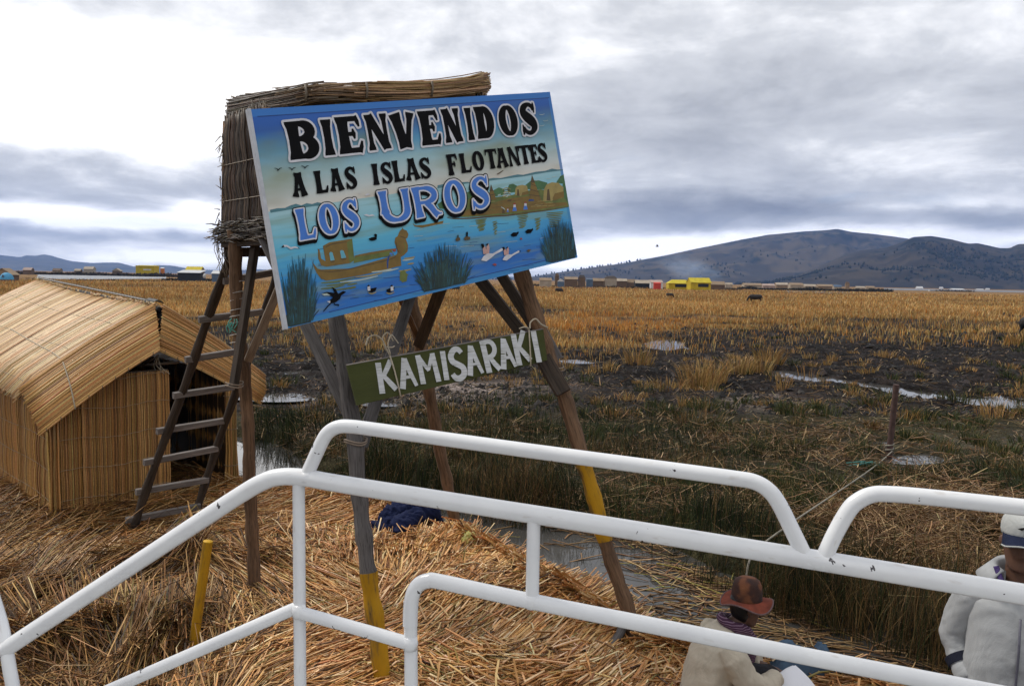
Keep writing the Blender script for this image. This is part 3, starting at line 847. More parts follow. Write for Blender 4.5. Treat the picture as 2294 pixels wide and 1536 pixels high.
    col = pick(N, [(.28, .17, .075), (.19, .105, .045), (.38, .26, .13), (.1, .06, .028)], [5, 5, 2, 3])
    tag(straw_mesh("fallen_reeds", P, D, RNG.uniform(.12, .5, N), np.maximum(.003, RNG.uniform(.2, .5, N) * dd / 781), RNG.normal(0, .02, N), col, M_straw),
        "fallen dry reeds lying over the marsh bank", "straw", kind='stuff')
    # --- stalks floating on the channel
    N = 9000
    px = RNG.uniform(1000, 2400, N); py = RNG.uniform(1170, 1600, N)
    P = G(px, py, ZW); sdm = on_marsh(P)
    n1 = fbm(P[:, 0], P[:, 1], 0.9, 4, 161)
    gap = np.exp(-(((px - 1230) / 150) ** 2 + ((py - 1270) / 55) ** 2))
    k = (sdm < 0.2) & (RNG.random(N) < np.clip(.08 + .75 * sstep(.44, .62, n1) + .3 * sstep(1300, 1500, px), 0, 1) * (1 - .86 * gap) * (1 - .5 * sstep(1800, 1950, px)))
    P, px = P[k], px[k]; N = len(P)
    P[:, 2] = ZW + np.abs(RNG.normal(0, .014, N)) + .002
    th = RNG.normal(-.25, .5, N) + np.where(RNG.random(N) < .35, RNG.uniform(-1.5, 1.5, N), 0)
    D = np.stack([np.cos(th), np.sin(th), RNG.normal(0, .05, N)], -1); D /= np.linalg.norm(D, axis=1)[:, None]
    col = pick(N, [(.3, .18, .08), (.2, .11, .05), (.42, .29, .15), (.11, .065, .035), (.33, .28, .07)], [5, 5, 3, 4, .8])
    tag(straw_mesh("floating_reeds", P, D, RNG.uniform(.1, .6, N), RNG.uniform(.0035, .009, N), RNG.normal(0, .012, N), col, M_straw),
        "broken reed stalks floating on the grey channel", "straw", kind='stuff')

build_ground()
sheet("water", [(-40, 2), (14, -2), (22, 8), (10, 16), (-3, 15.5), (-40, 30)], ZW, M_water)
# the narrow stream and puddles in the black mud, and the open water far off
def strip_poly(line, w):
    line = np.asarray(line); t = np.gradient(line, axis=0); t /= np.linalg.norm(t, axis=1)[:, None]
    nrm = np.stack([-t[:, 1], t[:, 0]], -1)
    return np.vstack([line + nrm * w, (line - nrm * w)[::-1]])
sheet("stream_water", strip_poly(STREAM, 1.9), -0.075, M_water)
for (a, b, rx, ry) in PUDDLE_PX:
    sheet("puddle_water", [G(a + 1.7 * rx * math.cos(t), b + 1.7 * ry * math.sin(t), -0.075) for t in np.linspace(0, 6.283, 25)[:-1]], -0.075, M_water)
def far_sheet(px0, px1, top0, top1, bot0, bot1):
    return [G(px0, top0, -0.15), G(px1, top1, -0.15), G(px1, bot1, -0.15), G(px0, bot0, -0.15)]
build_island()
build_straw()
build_marsh_plants()
sheet("lake_water", far_sheet(84, 372, 611.5, 615.5, 626.5, 624), -0.15, M_lake)
sheet("lake_water", far_sheet(1760, 1905, 650.5, 653.5, 655.2, 657), -0.15, M_lake)
sheet("lake_water", far_sheet(1980, 2700, 645.5, 659.2, 649, 663), -0.15, M_lake)

# ------------------------------------------------------------------ hills
def hill(name, prof, dist, depth, cols, seed, rough, foot=None, trees=None):
    """prof: (photo x, photo y) of the skyline; a real ridge dist metres off, its slopes depth metres long"""
    px = np.arange(prof[0][0], prof[-1][0] + 1, 6.0)
    py = np.interp(px, [p[0] for p in prof], [p[1] for p in prof])
    crest = np.array([W(a, b, dist) for a, b in zip(px, py)])
    hz = crest[:, 2]
    nt = 46
    ts = np.concatenate([np.linspace(0, 1, nt), 1 + np.linspace(0.04, 1, 14)])
    V = np.zeros((len(ts), len(px), 3)); C = np.zeros((len(ts), len(px), 3))
    dirx = crest[:, :2] / np.linalg.norm(crest[:, :2], axis=1)[:, None]
    for i, t in enumerate(ts):
        xy = crest[:, :2] + dirx * ((t - 1) * depth)
        n = fbm(xy[:, 0], xy[:, 1], 3.2 / depth * 2, 6, seed, 0.55)
        rid = 1 - np.abs(2 * fbm(xy[:, 0], xy[:, 1], 2.6 / depth * 2, 5, seed + 9, 0.5) - 1)
        tt = t if t <= 1 else 2 - t
        shp = tt ** 0.85
        env = math.sin(math.pi * min(tt, 1.0))
        h = hz * (shp + rough * env * ((n - 0.5) * 1.1 + (rid - 0.75) * 0.9))
        if t >= 0.999 and t <= 1.0001: h = hz * (1 + 0.02 * (n - .5))
        V[i, :, :2] = xy; V[i, :, 2] = np.maximum(h, -2 if tt < .02 else 0.5 * tt)
        m = fbm(xy[:, 0], xy[:, 1], 9 / depth * 2, 5, seed + 3)
        m2 = fbm(xy[:, 0], xy[:, 1], 22 / depth * 2, 4, seed + 5)
        c = np.array(cols[0]) + (np.array(cols[1]) - np.array(cols[0])) * sstep(.4, .62, m)[:, None]
        c = c + (np.array(cols[2]) - c) * (sstep(.56, .62, 0.5 * m2 + 0.5 * n) * (1 if tt > 0 else 0))[:, None]
        C[i] = c
    nr, na = len(ts), len(px)
    i, j = np.meshgrid(np.arange(nr - 1), np.arange(na - 1), indexing='ij'); a = (i * na + j).ravel()
    F = np.stack([a, a + na, a + na + 1, a + 1], -1)[:, ::-1]
    o = np_mesh(name, V.reshape(-1, 3), [F], M_hill, cols=C.reshape(-1, 3))
    tag(o, kind='structure')
    return V

m_, n_, p_ = new_mat("hillside")
n_.link(attr(n_, "Col").outputs['Color'], p_.inputs['Base Color']); p_.inputs['Roughness'].default_value = 0.95
p_.inputs['Specular IOR Level'].default_value = 0.1
M_hill = m_
V1 = hill("far_hill", [(1080, 640), (1180, 622), (1240, 612), (1300, 603), (1400, 589), (1500, 570), (1560, 557), (1600, 549), (1660, 537), (1720, 526), (1800, 519), (1850, 516), (1876, 513), (1905, 519),
                      (1960, 524), (2040, 535), (2120, 548), (2240, 572), (2400, 600), (2600, 640)], 5400, 2000,
          [(.042, .036, .025), (.085, .066, .037), (.012, .016, .012)], 301, 0.34)
V2 = hill("near_hill", [(1640, 648), (1720, 632), (1790, 615), (1850, 590), (1890, 572), (1930, 560), (1980, 556), (2015, 545), (2045, 531), (2085, 529), (2130, 536), (2170, 546), (2190, 545), (2240, 556), (2262, 556), (2280, 547), (2310, 545),
                       (2380, 556), (2480, 548), (2600, 570), (2800, 640)], 3300, 1300,
          [(.026, .022, .015), (.050, .039, .023), (.008, .011, .008)], 331, 0.30)
V3 = hill("distant_hills", [(-900, 590), (-500, 560), (-200, 575), (0, 571), (45, 576), (60, 572), (80, 573), (98, 570), (115, 573), (135, 579), (160, 585), (205, 589), (240, 588), (265, 588), (300, 597), (350, 594), (385, 595), (420, 601),
                           (460, 604), (520, 606), (580, 603), (640, 607), (760, 612), (950, 616), (1150, 620), (1300, 622)], 9000, 2400,
          [(.075, .08, .08), (.10, .10, .09), (.05, .06, .06)], 361, 0.2)

def hill_trees():
    mb = MB(); rng = random.Random(5)
    def tree(p, h):
        r = h * rng.uniform(.28, .5); n = 6
        base = np.array(p); pts = []
        c = rng.choice([(.012, .018, .012), (.018, .024, .014), (.022, .026, .016)])
        top = mb.addv(base + (rng.uniform(-.1, .1) * r, 0, h), (0, 0, 0), c)
        rr = []
        for k in range(n):
            th = k * 2 * math.pi / n
            q = r * rng.uniform(.7, 1.2)
            rr.append((mb.addv(base + (math.cos(th) * q, math.sin(th) * q, h * rng.uniform(.28, .5)), (0, 0, 0), c),
                       mb.addv(base + (math.cos(th) * q * .5, math.sin(th) * q * .5, -1), (0, 0, 0), c)))
        for k in range(n):
            a, b = rr[k], rr[(k + 1) % n]
            mb.face((a[0], b[0], top)); mb.face((a[1], b[1], b[0], a[0]))
    for V, num, hr, band, seed in ((V2, 1150, (5, 12), (2, 26), 401), (V1, 260, (7, 15), (2, 22), 411)):
        for _ in range(num * 5):
            if num <= 0: break
            i = rng.randint(*band); j = rng.randint(1, V.shape[1] - 2)
            p = V[i, j] + (V[i, j + 1] - V[i, j]) * rng.random() + (V[i + 1, j] - V[i, j]) * rng.random()
            w = fbm(np.array([p[0]]), np.array([p[1]]), 0.004, 4, seed)[0]
            if rng.random() < max(0, (w - .47) * 7) * (1.15 - i / 34):
                tree(p, rng.uniform(*hr)); num -= 1
    # skyline trees on the long ridge behind the village
    for _ in range(70):
        j = rng.randint(16, 60); p = V1[45, j]
        tree(p - np.array([0, 0, 2]), rng.uniform(6, 19))
    o = mb.build("hillside_forest", m_attr("far_trees", 0.9, 0.2, 0.05), smooth=False)
    tag(o, "dark eucalyptus groves on the slopes of the hills", "forest", kind='stuff')
hill_trees()

# ------------------------------------------------------------------ the far village
def flat_mat(name, col, rough=0.8): return m_plain(name, col, rough, 0.18, 0.6)
MV = dict(yellow=flat_mat("yellow_sheet_roof", (.50, .40, .02)), yellow_wall=flat_mat("yellow_wall", (.50, .36, .01)), pale=flat_mat("pale_reed_wall", (.36, .30, .23)),
          pink=flat_mat("pinkish_wall", (.36, .27, .23)), brown=flat_mat("brown_reed_wall", (.13, .085, .055)), tan=flat_mat("tan_thatch", (.25, .18, .115)), dark=flat_mat("dark_thatch", (.045, .035, .03)),
          white=flat_mat("white_wall", (.55, .55, .55)), red=flat_mat("red_tarpaulin", (.5, .05, .03)), blue=flat_mat("blue_sheet", (.08, .125, .19)), metal=flat_mat("zinc_sheet", (.45, .46, .47), .5),
          orange=flat_mat("orange_wall", (.5, .16, .03)), black=flat_mat("dark_wall", (.018, .02, .022)), tent=flat_mat("blue_tent_cloth", (.08, .3, .5)))

def hut(name, x0, x1, ytop, ybase, D, roof, wall, label, cat="building", group=None, style='gable', depth=None, wallfrac=0.5, yaw=0.0, door=None, window=None, roof2=None):
    """small building between photo columns x0..x1, D metres away"""
    a, b = W(x0, ybase, D), W(x1, ybase, D)
    w = np.linalg.norm((b - a)[:2]); c = (a + b) / 2
    top = W((x0 + x1) / 2, ytop, D)[2]; z0 = min(a[2], b[2], -0.2); h = max(top - c[2], .5)
    zb = c[2]
    dp = depth or w * .6
    ux = (b - a) * np.array([1, 1, 0]); ux /= np.linalg.norm(ux); uy = np.array([-ux[1], ux[0], 0])
    ca, sa = math.cos(yaw), math.sin(yaw); ux, uy = ux * ca + uy * sa, uy * ca - ux * sa
    o = thing(name, (c[0], c[1], -0.3), label, cat, group)
    P = lambda x, y, z: c * np.array([1, 1, 0]) + ux * x + uy * y + np.array([0, 0, z])
    zw = zb + h * wallfrac; zt = zb + h
    mb = MB(); hw, hd = w / 2 * .96, dp / 2 * .96
    lo = [mb.addv(P(sx * hw, sy * hd, -.4)) for sx, sy in ((-1, -1), (1, -1), (1, 1), (-1, 1))]
    hi = [mb.addv(P(sx * hw, sy * hd, zw)) for sx, sy in ((-1, -1), (1, -1), (1, 1), (-1, 1))]
    for i in range(4): mb.face((lo[i], lo[(i + 1) % 4], hi[(i + 1) % 4], hi[i]))
    if style == 'gable':
        for s in (0, 1):
            e = mb.addv(P((-hw, hw)[s], 0, zt - .04 * h)); mb.face((hi[3], hi[0], e) if s == 0 else (hi[1], hi[2], e))
    mb.build("wall", MV[wall], o, smooth=False)
    mb = MB(); W2, D2, t = w / 2, dp / 2 + .06 * dp, .04 * h
    if style == 'gable':
        for sy in (-1, 1):
            q = [P(-W2, sy * D2, zw - .03 * h), P(W2, sy * D2, zw - .03 * h), P(W2, 0, zt), P(-W2, 0, zt)]
            mb.prism(q if sy < 0 else q[::-1], (0, 0, -1), t)
    elif style == 'front':                                  # gable end towards us
        for sx in (-1, 1):
            q = [P(sx * W2 * 1.06, -D2, zw - .03 * h), P(sx * W2 * 1.06, D2, zw - .03 * h), P(0, D2, zt), P(0, -D2, zt)]
            mb.prism(q, (0, 0, -1), t)
        mb.prism([P(-hw, -hd, zw), P(hw, -hd, zw), P(0, -hd, zt - t)], uy, .1)
    elif style == 'hip':
        r = [P(-W2, -D2, zw), P(W2, -D2, zw), P(W2, D2, zw), P(-W2, D2, zw)]; e = [P(-W2 * .6, 0, zt), P(W2 * .6, 0, zt)]
        i = [mb.addv(p) for p in r + e]
        for f in ((0, 1, 5, 4), (1, 2, 5), (2, 3, 4, 5), (3, 0, 4), (3, 2, 1, 0)): mb.face([i[k] for k in f])
    else:
        q = [P(-W2, -D2, zw), P(W2, -D2, zw), P(W2, D2, zt), P(-W2, D2, zt)]
        mb.prism(q, (0, 0, -1), t)
    mb.build("roof", MV[roof], o, smooth=False)
    for spec, nm in ((door, "door"), (window, "window")):
        if spec:
            mb = MB(); fx, fw, fz0, fz1, mt = spec
            q = [P(fx * w - fw * w / 2, -hd - .08, zb + fz0 * h), P(fx * w + fw * w / 2, -hd - .08, zb + fz0 * h), P(fx * w + fw * w / 2, -hd - .08, zb + fz1 * h), P(fx * w - fw * w / 2, -hd - .08, zb + fz1 * h)]
            mb.prism(q, uy, .07); mb.build(nm, MV[mt], o, smooth=False)
    return o

GR = "small buildings of the far village"
def village():
    H = hut
    H("yellow_house", 1541, 1589, 622, 643, 330, 'yellow', 'yellow_wall', "tall bright yellow house with a steep yellow roof, beside the low yellow one", group=GR, wallfrac=.52, window=(.12, .5, .02, .36, 'black'), yaw=.12)
    H("yellow_house", 1494, 1546, 626.5, 643, 340, 'yellow', 'yellow_wall', "low wide bright yellow shed with a shallow yellow hipped roof", group=GR, style='hip', wallfrac=.5, door=(.1, .62, 0, .4, 'black'))
    H("long_hut", 1590, 1622, 630, 644, 350, 'tan', 'brown', "long brown hut right beside the tall yellow house", group=GR, wallfrac=.5)
    H("small_hut", 1624, 1640, 633, 643, 420, 'pale', 'pale', "small pale hut at the end of the long brown hut", group=GR, wallfrac=.6)
    H("pale_building", 1456, 1484, 627, 643, 360, 'pink', 'white', "pinkish white building standing behind the red shed", group=GR, wallfrac=.65, style='shed')
    H("red_shed", 1464, 1480, 632, 645, 320, 'red', 'red', "small red tarpaulin shed in front of the pinkish building", "shed", GR, style='shed', wallfrac=.8)
    H("reed_hut", 1421, 1455, 627, 642, 370, 'pale', 'black', "pale roofed hut with dark walls left of the pinkish building", group=GR, wallfrac=.55)
    H("reed_hut", 1404, 1421, 625.5, 639, 380, 'tan', 'brown', "small tan hut between two pale roofed huts", group=GR, wallfrac=.5)
    H("reed_hut", 1376, 1404, 624, 637, 380, 'pale', 'brown', "brown hut with a pale ridge, next to the open thatched shelter", group=GR, wallfrac=.62)
    H("open_shelter", 1354, 1381, 618, 636, 370, 'dark', 'pale', "pale hut under a flat dark thatched cap", group=GR, wallfrac=.72, style='hip')
    H("reed_hut", 1327, 1353, 623, 635, 370, 'tan', 'brown', "wide brown hut beside the blue shed", group=GR, wallfrac=.5)
    H("blue_shed", 1313, 1328, 624, 634, 360, 'blue', 'blue', "small blue shed among the brown huts", "shed", GR, style='shed', wallfrac=.8)
    H("lookout_hut", 1295, 1311, 616, 634, 350, 'dark', 'brown', "tall dark lookout hut rising above the brown huts", "tower", GR, style='hip', wallfrac=.68)
    H("reed_hut", 1264, 1294, 620, 633, 350, 'tan', 'brown', "broad brown reed building left of the dark lookout hut", group=GR, wallfrac=.62)
    H("tent_hut", 1249, 1264, 624, 632, 340, 'white', 'blue', "little white and blue tent near the right edge of the big sign", "tent", GR, style='front', wallfrac=.2)
    H("lookout_hut", 1243, 1252, 612, 632, 350, 'brown', 'brown', "thin reddish lookout close to the corner of the big sign", "tower", GR, style='hip', wallfrac=.7)
    H("reed_hut", 1208, 1236, 622, 632, 350, 'tan', 'pale', "tan hut half hidden by the tall pole under the sign", group=GR, wallfrac=.45)
    for i, (x0, x1, yt, yb, r, w, lb) in enumerate([
        (1663, 1704, 634, 643, 'tan', 'pale', "long pale hut starting the row beyond the dark hedge"),
        (1706, 1734, 635.5, 644, 'pink', 'pink', "pinkish low hut in the row beyond the dark hedge"),
        (1736, 1764, 633, 643, 'pale', 'tan', "pale gabled hut with a post beside it beyond the hedge"),
        (1767, 1797, 633.5, 643, 'tan', 'pale', "long tan gabled hut in the middle of the row beyond the hedge"),
        (1799, 1826, 636.5, 645, 'pale', 'pale', "whitish low hut over the thin strip of water"),
        (1828, 1864, 637, 645, 'tan', 'tan', "cream hut left of the bluish roofed one"),
        (1866, 1884, 638, 647, 'blue', 'pale', "bluish roofed little hut beside the brown lookout"),
        (1916, 1936, 641, 648, 'pale', 'pale', "lone pale hut right of the brown lookout"),
        (1938, 1958, 640.5, 648, 'tan', 'pale', "last pale hut at the end of the row by the dark hedge")]):
        H("reed_hut", x0, x1, yt, yb, 480 + 12 * (i % 3), r, w, lb, group="huts in the row beyond the hedge", wallfrac=.55)
    H("lookout_hut", 1893, 1902, 631, 648, 500, 'brown', 'tan', "slim brown lookout among the pale huts at the end of the row", "tower", GR, style='hip', wallfrac=.7)
    for i, (x0, x1, y0, lb) in enumerate([(2052, 2066, 641.5, "tiny white house on the far shore left of the white boat"), (2104, 2112, 642.5, "tiny white house on the far shore right of the white boat"),
                                          (2128, 2156, 646, "long tiny white house at the foot of the right hill"), (2186, 2202, 647, "tiny bluish white house at the foot of the right hill"), (2208, 2216, 645.5, "very small white hut under the dark trees of the right hill")]):
        H("shore_house", x0, x1, y0, 651, 1350, 'white', 'white', lb, "house", "tiny houses on the far shore", wallfrac=.6)
    # left of the tower
    H("yellow_building", 309, 352, 594, 606, 620, 'yellow', 'yellow_wall', "long mustard yellow building across the water on the left", group=GR, style='shed', wallfrac=.88, window=(.12, .4, .05, .28, 'white'))
    H("orange_kiosk", 360, 368, 599, 607, 600, 'white', 'orange', "tiny orange kiosk with a white roof beside the mustard building", "kiosk", GR, style='shed', wallfrac=.75)
    H("yellow_house", 419, 455, 597, 611, 420, 'yellow', 'brown', "yellow gabled roof peeping over the zinc roofed shed", group=GR, wallfrac=.4)
    H("zinc_shed", 403, 456, 604.5, 621, 300, 'metal', 'black', "dark shed with a pale zinc roof in front of the yellow gable", "shed", GR, wallfrac=.62, style='shed')
    H("blue_shed", 478, 520, 606, 622, 280, 'metal', 'blue', "blue grey shed behind the ladder of the tower", "shed", GR, wallfrac=.6)
    H("pale_building", 190, 212, 597, 609, 640, 'pale', 'pale', "pale tall gabled house on the shore across the lake", group=GR, wallfrac=.55)
    H("pale_building", 168, 183, 602, 609, 640, 'pale', 'brown', "small pale roofed house left of the tall gabled one by the lake", group=GR, wallfrac=.4)
    H("pink_building", 54, 74, 599, 609, 560, 'pink', 'brown', "pinkish roofed house near the left edge by the lake", group=GR, wallfrac=.45)
    H("reed_hut", 254, 272, 601, 609, 640, 'pale', 'brown', "small light roofed hut left of the mustard building", group=GR, style='front', wallfrac=.3)
    H("brown_house", 120, 138, 601, 610, 620, 'brown', 'tan', "brownish house among the shore reeds left of the lake houses", group=GR, wallfrac=.5)
    H("reed_hut", -8, 36, 600.5, 622, 190, 'tan', 'brown', "brown gabled reed hut at the left edge behind the blue dome tent", group=GR, style='front', wallfrac=.35)
    # dome tent
    c = W(15, 620, 175); r = W(29, 620, 175)[0] - c[0]
    o = thing("dome_tent", (c[0], c[1], -.2), "blue dome tent in front of the brown gabled hut", "tent")
    mb = MB()
    mb.grid(lambda u, v: c + np.array([math.cos(u * 6.2832) * math.cos(v * 1.55) * r, math.sin(u * 6.2832) * math.cos(v * 1.55) * r, -.6 + math.sin(v * 1.57) * (r * .9 + .3)]), 25, 8)
    mb.build("canopy", MV['tent'], o)
    mb = MB(); q = [c + np.array([x * r, -math.cos(x) * r * .93, z]) for x, z in ((-.25, -.4), (.25, -.4), (.12, .45), (-.12, .45))]
    mb.prism(q, (0, -1, 0), .05); mb.build("door_flap", MV['blue'], o, smooth=False)
    # white bag / drum by the zinc shed
    c = W(458, 619, 285); mb = MB(); mb.tube([c + (0, 0, -.6), c + (0, 0, .2), c + (.2, 0, .8), c + (.5, 0, .9)], [.5, .55, .4, .1], 10); 
    tag(mb.build("white_sack", MV['white']), "white sack at the end of the dark zinc roofed shed", "sack")
    # boat on the lake
    c = W(2089, 655, 620)
    o = thing("motor_boat", (c[0], c[1], -.15), "small white cabin boat on the water far right", "boat")
    mb = MB(); L = 5.0
    mb.rings([[c + np.array([x * L, y * 1.1 * wd, z]) for y, z in ((-1, .9), (-.7, -.3), (.7, -.3), (1, .9))] for x, wd in ((-1, .8), (-.4, 1), (.4, .9), (1, .12))])
    mb.build("hull", MV['white'], o, smooth=False)
    mb = MB(); mb.box(c + np.array([-.6, 0, 1.35]), 4.6, 1.7, 1.0); mb.build("cabin", MV['white'], o, smooth=False)
    mb = MB(); mb.box(c + np.array([-.6, -.87, 1.5]), 3.8, .05, .4); mb.build("window", MV['blue'], o, smooth=False)
village()

def hedge(name, label, x0, x1, y0, y1, D, n, seed, cols, hmul=1.0):
    rng = np.random.default_rng(seed)
    px = rng.uniform(x0, x1, n); t = (px - x0) / (x1 - x0)
    base = np.array([W(a, y0 + (y1 - y0) * b, D) for a, b in zip(px, t)])
    nz = fbm(px, px * 0, 0.035, 4, seed)
    z = rng.uniform(-.1, 1, n) ** 1.0 * (0.7 + 2.6 * np.clip(nz - .25, 0, 1)) * hmul
    B = np.stack([base[:, 0], base[:, 1] + rng.uniform(-5, 5, n), z - .6], -1)
    col = pick(n, cols, [1] * len(cols))
    tag(blade_mesh(name, B, rng.uniform(.7, 1.5, n) * hmul, rng.uniform(.3, .7, n) * hmul, rng.normal(0, .35, (n, 2)), col, M_grass), label, "reeds", kind='stuff')
DK = [(.012, .014, .009), (.02, .02, .012), (.03, .026, .014)]
BRN = [(.05, .036, .022), (.03, .027, .018), (.075, .05, .028)]
hedge("dark_reed_bank", "dark reed bank in front of the pale huts", 1655, 1995, 647, 653, 430, 3200, 501, DK, .85)
hedge("dark_reed_bank", "dark reed bank beyond the right edge of the boat", 2100, 2180, 652, 653.5, 600, 500, 502, BRN, .8)
hedge("shore_reeds", "brown shore reeds across the lake on the left", -160, 420, 606.5, 612, 590, 5200, 503, BRN, 1.25)
hedge("shore_reeds", "dark reeds beside the zinc roofed shed", 372, 500, 619, 621, 310, 1500, 504, DK, .7)
hedge("shore_reeds", "dark tufts along the near edge of the lake", 60, 420, 628, 625.5, 270, 1100, 505, BRN, .42)
hedge("village_reeds", "dark reeds between the huts of the village", 1180, 1660, 632, 646, 365, 3600, 506, BRN, .62)

# ------------------------------------------------------------------ cattle
M_cow = m_plain("black_cow_hide", (.018, .014, .012), .7, .4, 6)
def cow_mesh(name, head_down=True):
    mb = MB()
    body = [(-.95, .0, .98, .16), (-.85, 0, .98, .30), (-.5, 0, .93, .37), (0, 0, .88, .40), (.45, 0, .92, .38), (.72, 0, 1.0, .28), (.85, 0, 1.0, .2)]
    mb.tube([(a, b, c) for a, b, c, r in body], [r for *_, r in body], 12)
    nk = [(.7, 0, 1.02), (.98, 0, .85), (1.15, 0, .58), (1.25, 0, .32), (1.34, 0, .12)] if head_down else [(.7, 0, 1.02), (1.0, 0, 1.12), (1.15, 0, 1.15), (1.4, 0, .98), (1.5, 0, .9)]
    mb.tube(nk, [.24, .18, .14, .13, .08], 10)
    for sy in (-1, 1):
        mb.tube([(nk[2][0] - .02, 0, nk[2][2] + .05), (nk[2][0] - .03, sy * .2, nk[2][2] + .1)], [.05, .02], 6)
        mb.tube([(.62, sy * .2, .9), (.66, sy * .2, .5), (.63, sy * .2, .42), (.65, sy * .2, .02)], [.14, .07, .065, .05], 8)
        mb.tube([(-.75, sy * .2, .95), (-.68, sy * .21, .6), (-.86, sy * .21, .4), (-.8, sy * .21, .02)], [.17, .1, .06, .05], 8)
    mb.tube([(-.93, 0, 1.1), (-1.02, 0, .9), (-1.03, 0, .45)], [.04, .03, .045], 6)
    o = remeshed(mb, name, M_cow, None, 0.045, 3)
    return o
cow0 = cow_mesh("cow")
cows = [(1020, 664, 165, 2.9, "black cow grazing just right of the sign's lower edge, seen above the green board"), (1252, 662, 165, .7, "black cow standing alone on the grass between the pole and the small far calf"),
        (1500, 671, 140, .5, "small black calf grazing below the yellow houses"), (1692, 676, 118, 3.1, "dark brown cow grazing with its head down left"), (2314, 766, 46, .3, "dark cow cut by the right edge on the black mud")]
for i, (px, py, D, rz, lb) in enumerate(cows):
    o = cow0 if i == 0 else cow0.copy()
    if i: COL.objects.link(o)
    p = W(px, py, D)
    o.location = (p[0], p[1], float(marsh_z(np.array([p[0]]), np.array([p[1]]))[0]) + .0); o.rotation_euler = (0, 0, rz)
    if i == 2: o.scale = (.75, .75, .75)
    tag(o, lb, "cow", "cattle grazing on the marsh")
mb = MB(); c = W(1472, 552, 90)
mb.tube([c + (-.2, 0, 0), c, c + (.22, 0, .03)], [.02, .07, .02], 6)
for s in (-1, 1): mb.prism([c + (-.07, 0, 0), c + (.1, 0, 0), c + (.02, s * .5, .28)], (0, 0, 1), .012)
tag(mb.build("bird", M_cow), "tiny dark bird flying left of the dark cloud over the hill", "bird")

# ------------------------------------------------------------------ air and smoke
def volume_mat(name, color, dens, noise=None):
    m = bpy.data.materials.new(name); m.use_nodes = True; n = NT(m.node_tree); n.n.clear()
    out = n.add('ShaderNodeOutputMaterial'); v = n.add('ShaderNodeVolumePrincipled')
    v.inputs['Color'].default_value = (*color, 1); v.inputs['Density'].default_value = dens
    if noise:
        g = n.add('ShaderNodeTexCoord').outputs['Object']
        f = n.noise(g, noise, 4, 0.6, 0.5)
        ln = n.add('ShaderNodeVectorMath'); ln.operation = 'LENGTH'; n.link(g, ln.inputs[0])
        fall = n.ramp(ln.outputs['Value'], [(0.0, 1.0), (.35, .55), (0.95, 0.0)])
        n.link(n.math('MULTIPLY', n.math('MULTIPLY', n.ramp(f, [(0.36, 0.0), (0.66, 1.0)]), fall), dens), v.inputs['Density'])
    n.link(v.outputs[0], out.inputs['Volume'])
    return m
def haze_box():
    mb = MB(); x0, x1, y0, y1, z0, z1 = -11000, 9500, -40, 11800, -3.5, 700
    mb.box(((x0 + x1) / 2, (y0 + y1) / 2, (z0 + z1) / 2), x1 - x0, y1 - y0, z1 - z0)
    o = mb.build("haze", volume_mat("haze", (.24, .44, .95), 6.5e-5), smooth=False)
    tag(o, kind='stuff')
if HAZE: haze_box()
def smoke():
    mat = volume_mat("smoke", (.55, .72, 1.0), 0.13, 2.2)
    for (px, py, d, rx, ry, rz, tilt) in [(1545, 603, 420, 21, 10, 8.5, .25)]:
        mb = MB(); mb.grid(lambda u, v: vec((math.cos(u * 6.28319) * math.sin(v * math.pi), math.sin(u * 6.28319) * math.sin(v * math.pi), -math.cos(v * math.pi))), 25, 14)
        o = mb.build("smoke", mat); c = W(px, py, d)
        o.location = tuple(c); o.scale = (rx, ry, rz); o.rotation_euler = (0, tilt, 0)
        tag(o, kind='stuff')
smoke()
# ------------------------------------------------------------------ reed hut
def reed_sheet(mb, fn, n, r, nt, pal, wts, jit=0.006, sag=None, ends=0.0, sides=5):
    """a mat of parallel stalks: fn(s,t) is the surface, stalks run along t"""
    cols = pick(n, pal, wts)
    for i in range(n):
        s = (i + .5 + RNG.uniform(-.35, .35)) / n
        t0, t1 = -abs(RNG.normal(0, ends)), 1 + abs(RNG.normal(0, ends))
        off = RNG.normal(0, jit, 3)
        pts = [fn(s, t0 + (t1 - t0) * k / (nt - 1)) + off + RNG.normal(0, jit * .25, 3) for k in range(nt)]
        rr = r * RNG.uniform(.75, 1.25)
        mb.tube(pts, [rr * (1 if k < nt - 1 else .8) for k in range(nt)], sides, col=tuple(cols[i]), wob=.08)

GOLD = [(.58, .40, .215), (.52, .33, .155), (.66, .50, .30), (.44, .26, .11), (.31, .175, .075)]
GW = [5, 4, 3, 2.5, 1.2]
WALLC = [(.44, .235, .075), (.37, .185, .055), (.50, .295, .11), (.24, .12, .042), (.33, .20, .065)]
WW = [5, 4, 3, 2.5, 2]
DARKC = [(.09, .066, .045), (.055, .042, .032), (.14, .105, .075), (.2, .14, .085)]
M_inner = m_plain("light_block_backing", (.045, .03, .016), .95, .4, 20)
M_ridge_gap_black = m_plain("black_ridge_gap_shade", (.012, .012, .013), .45, .3, 12)

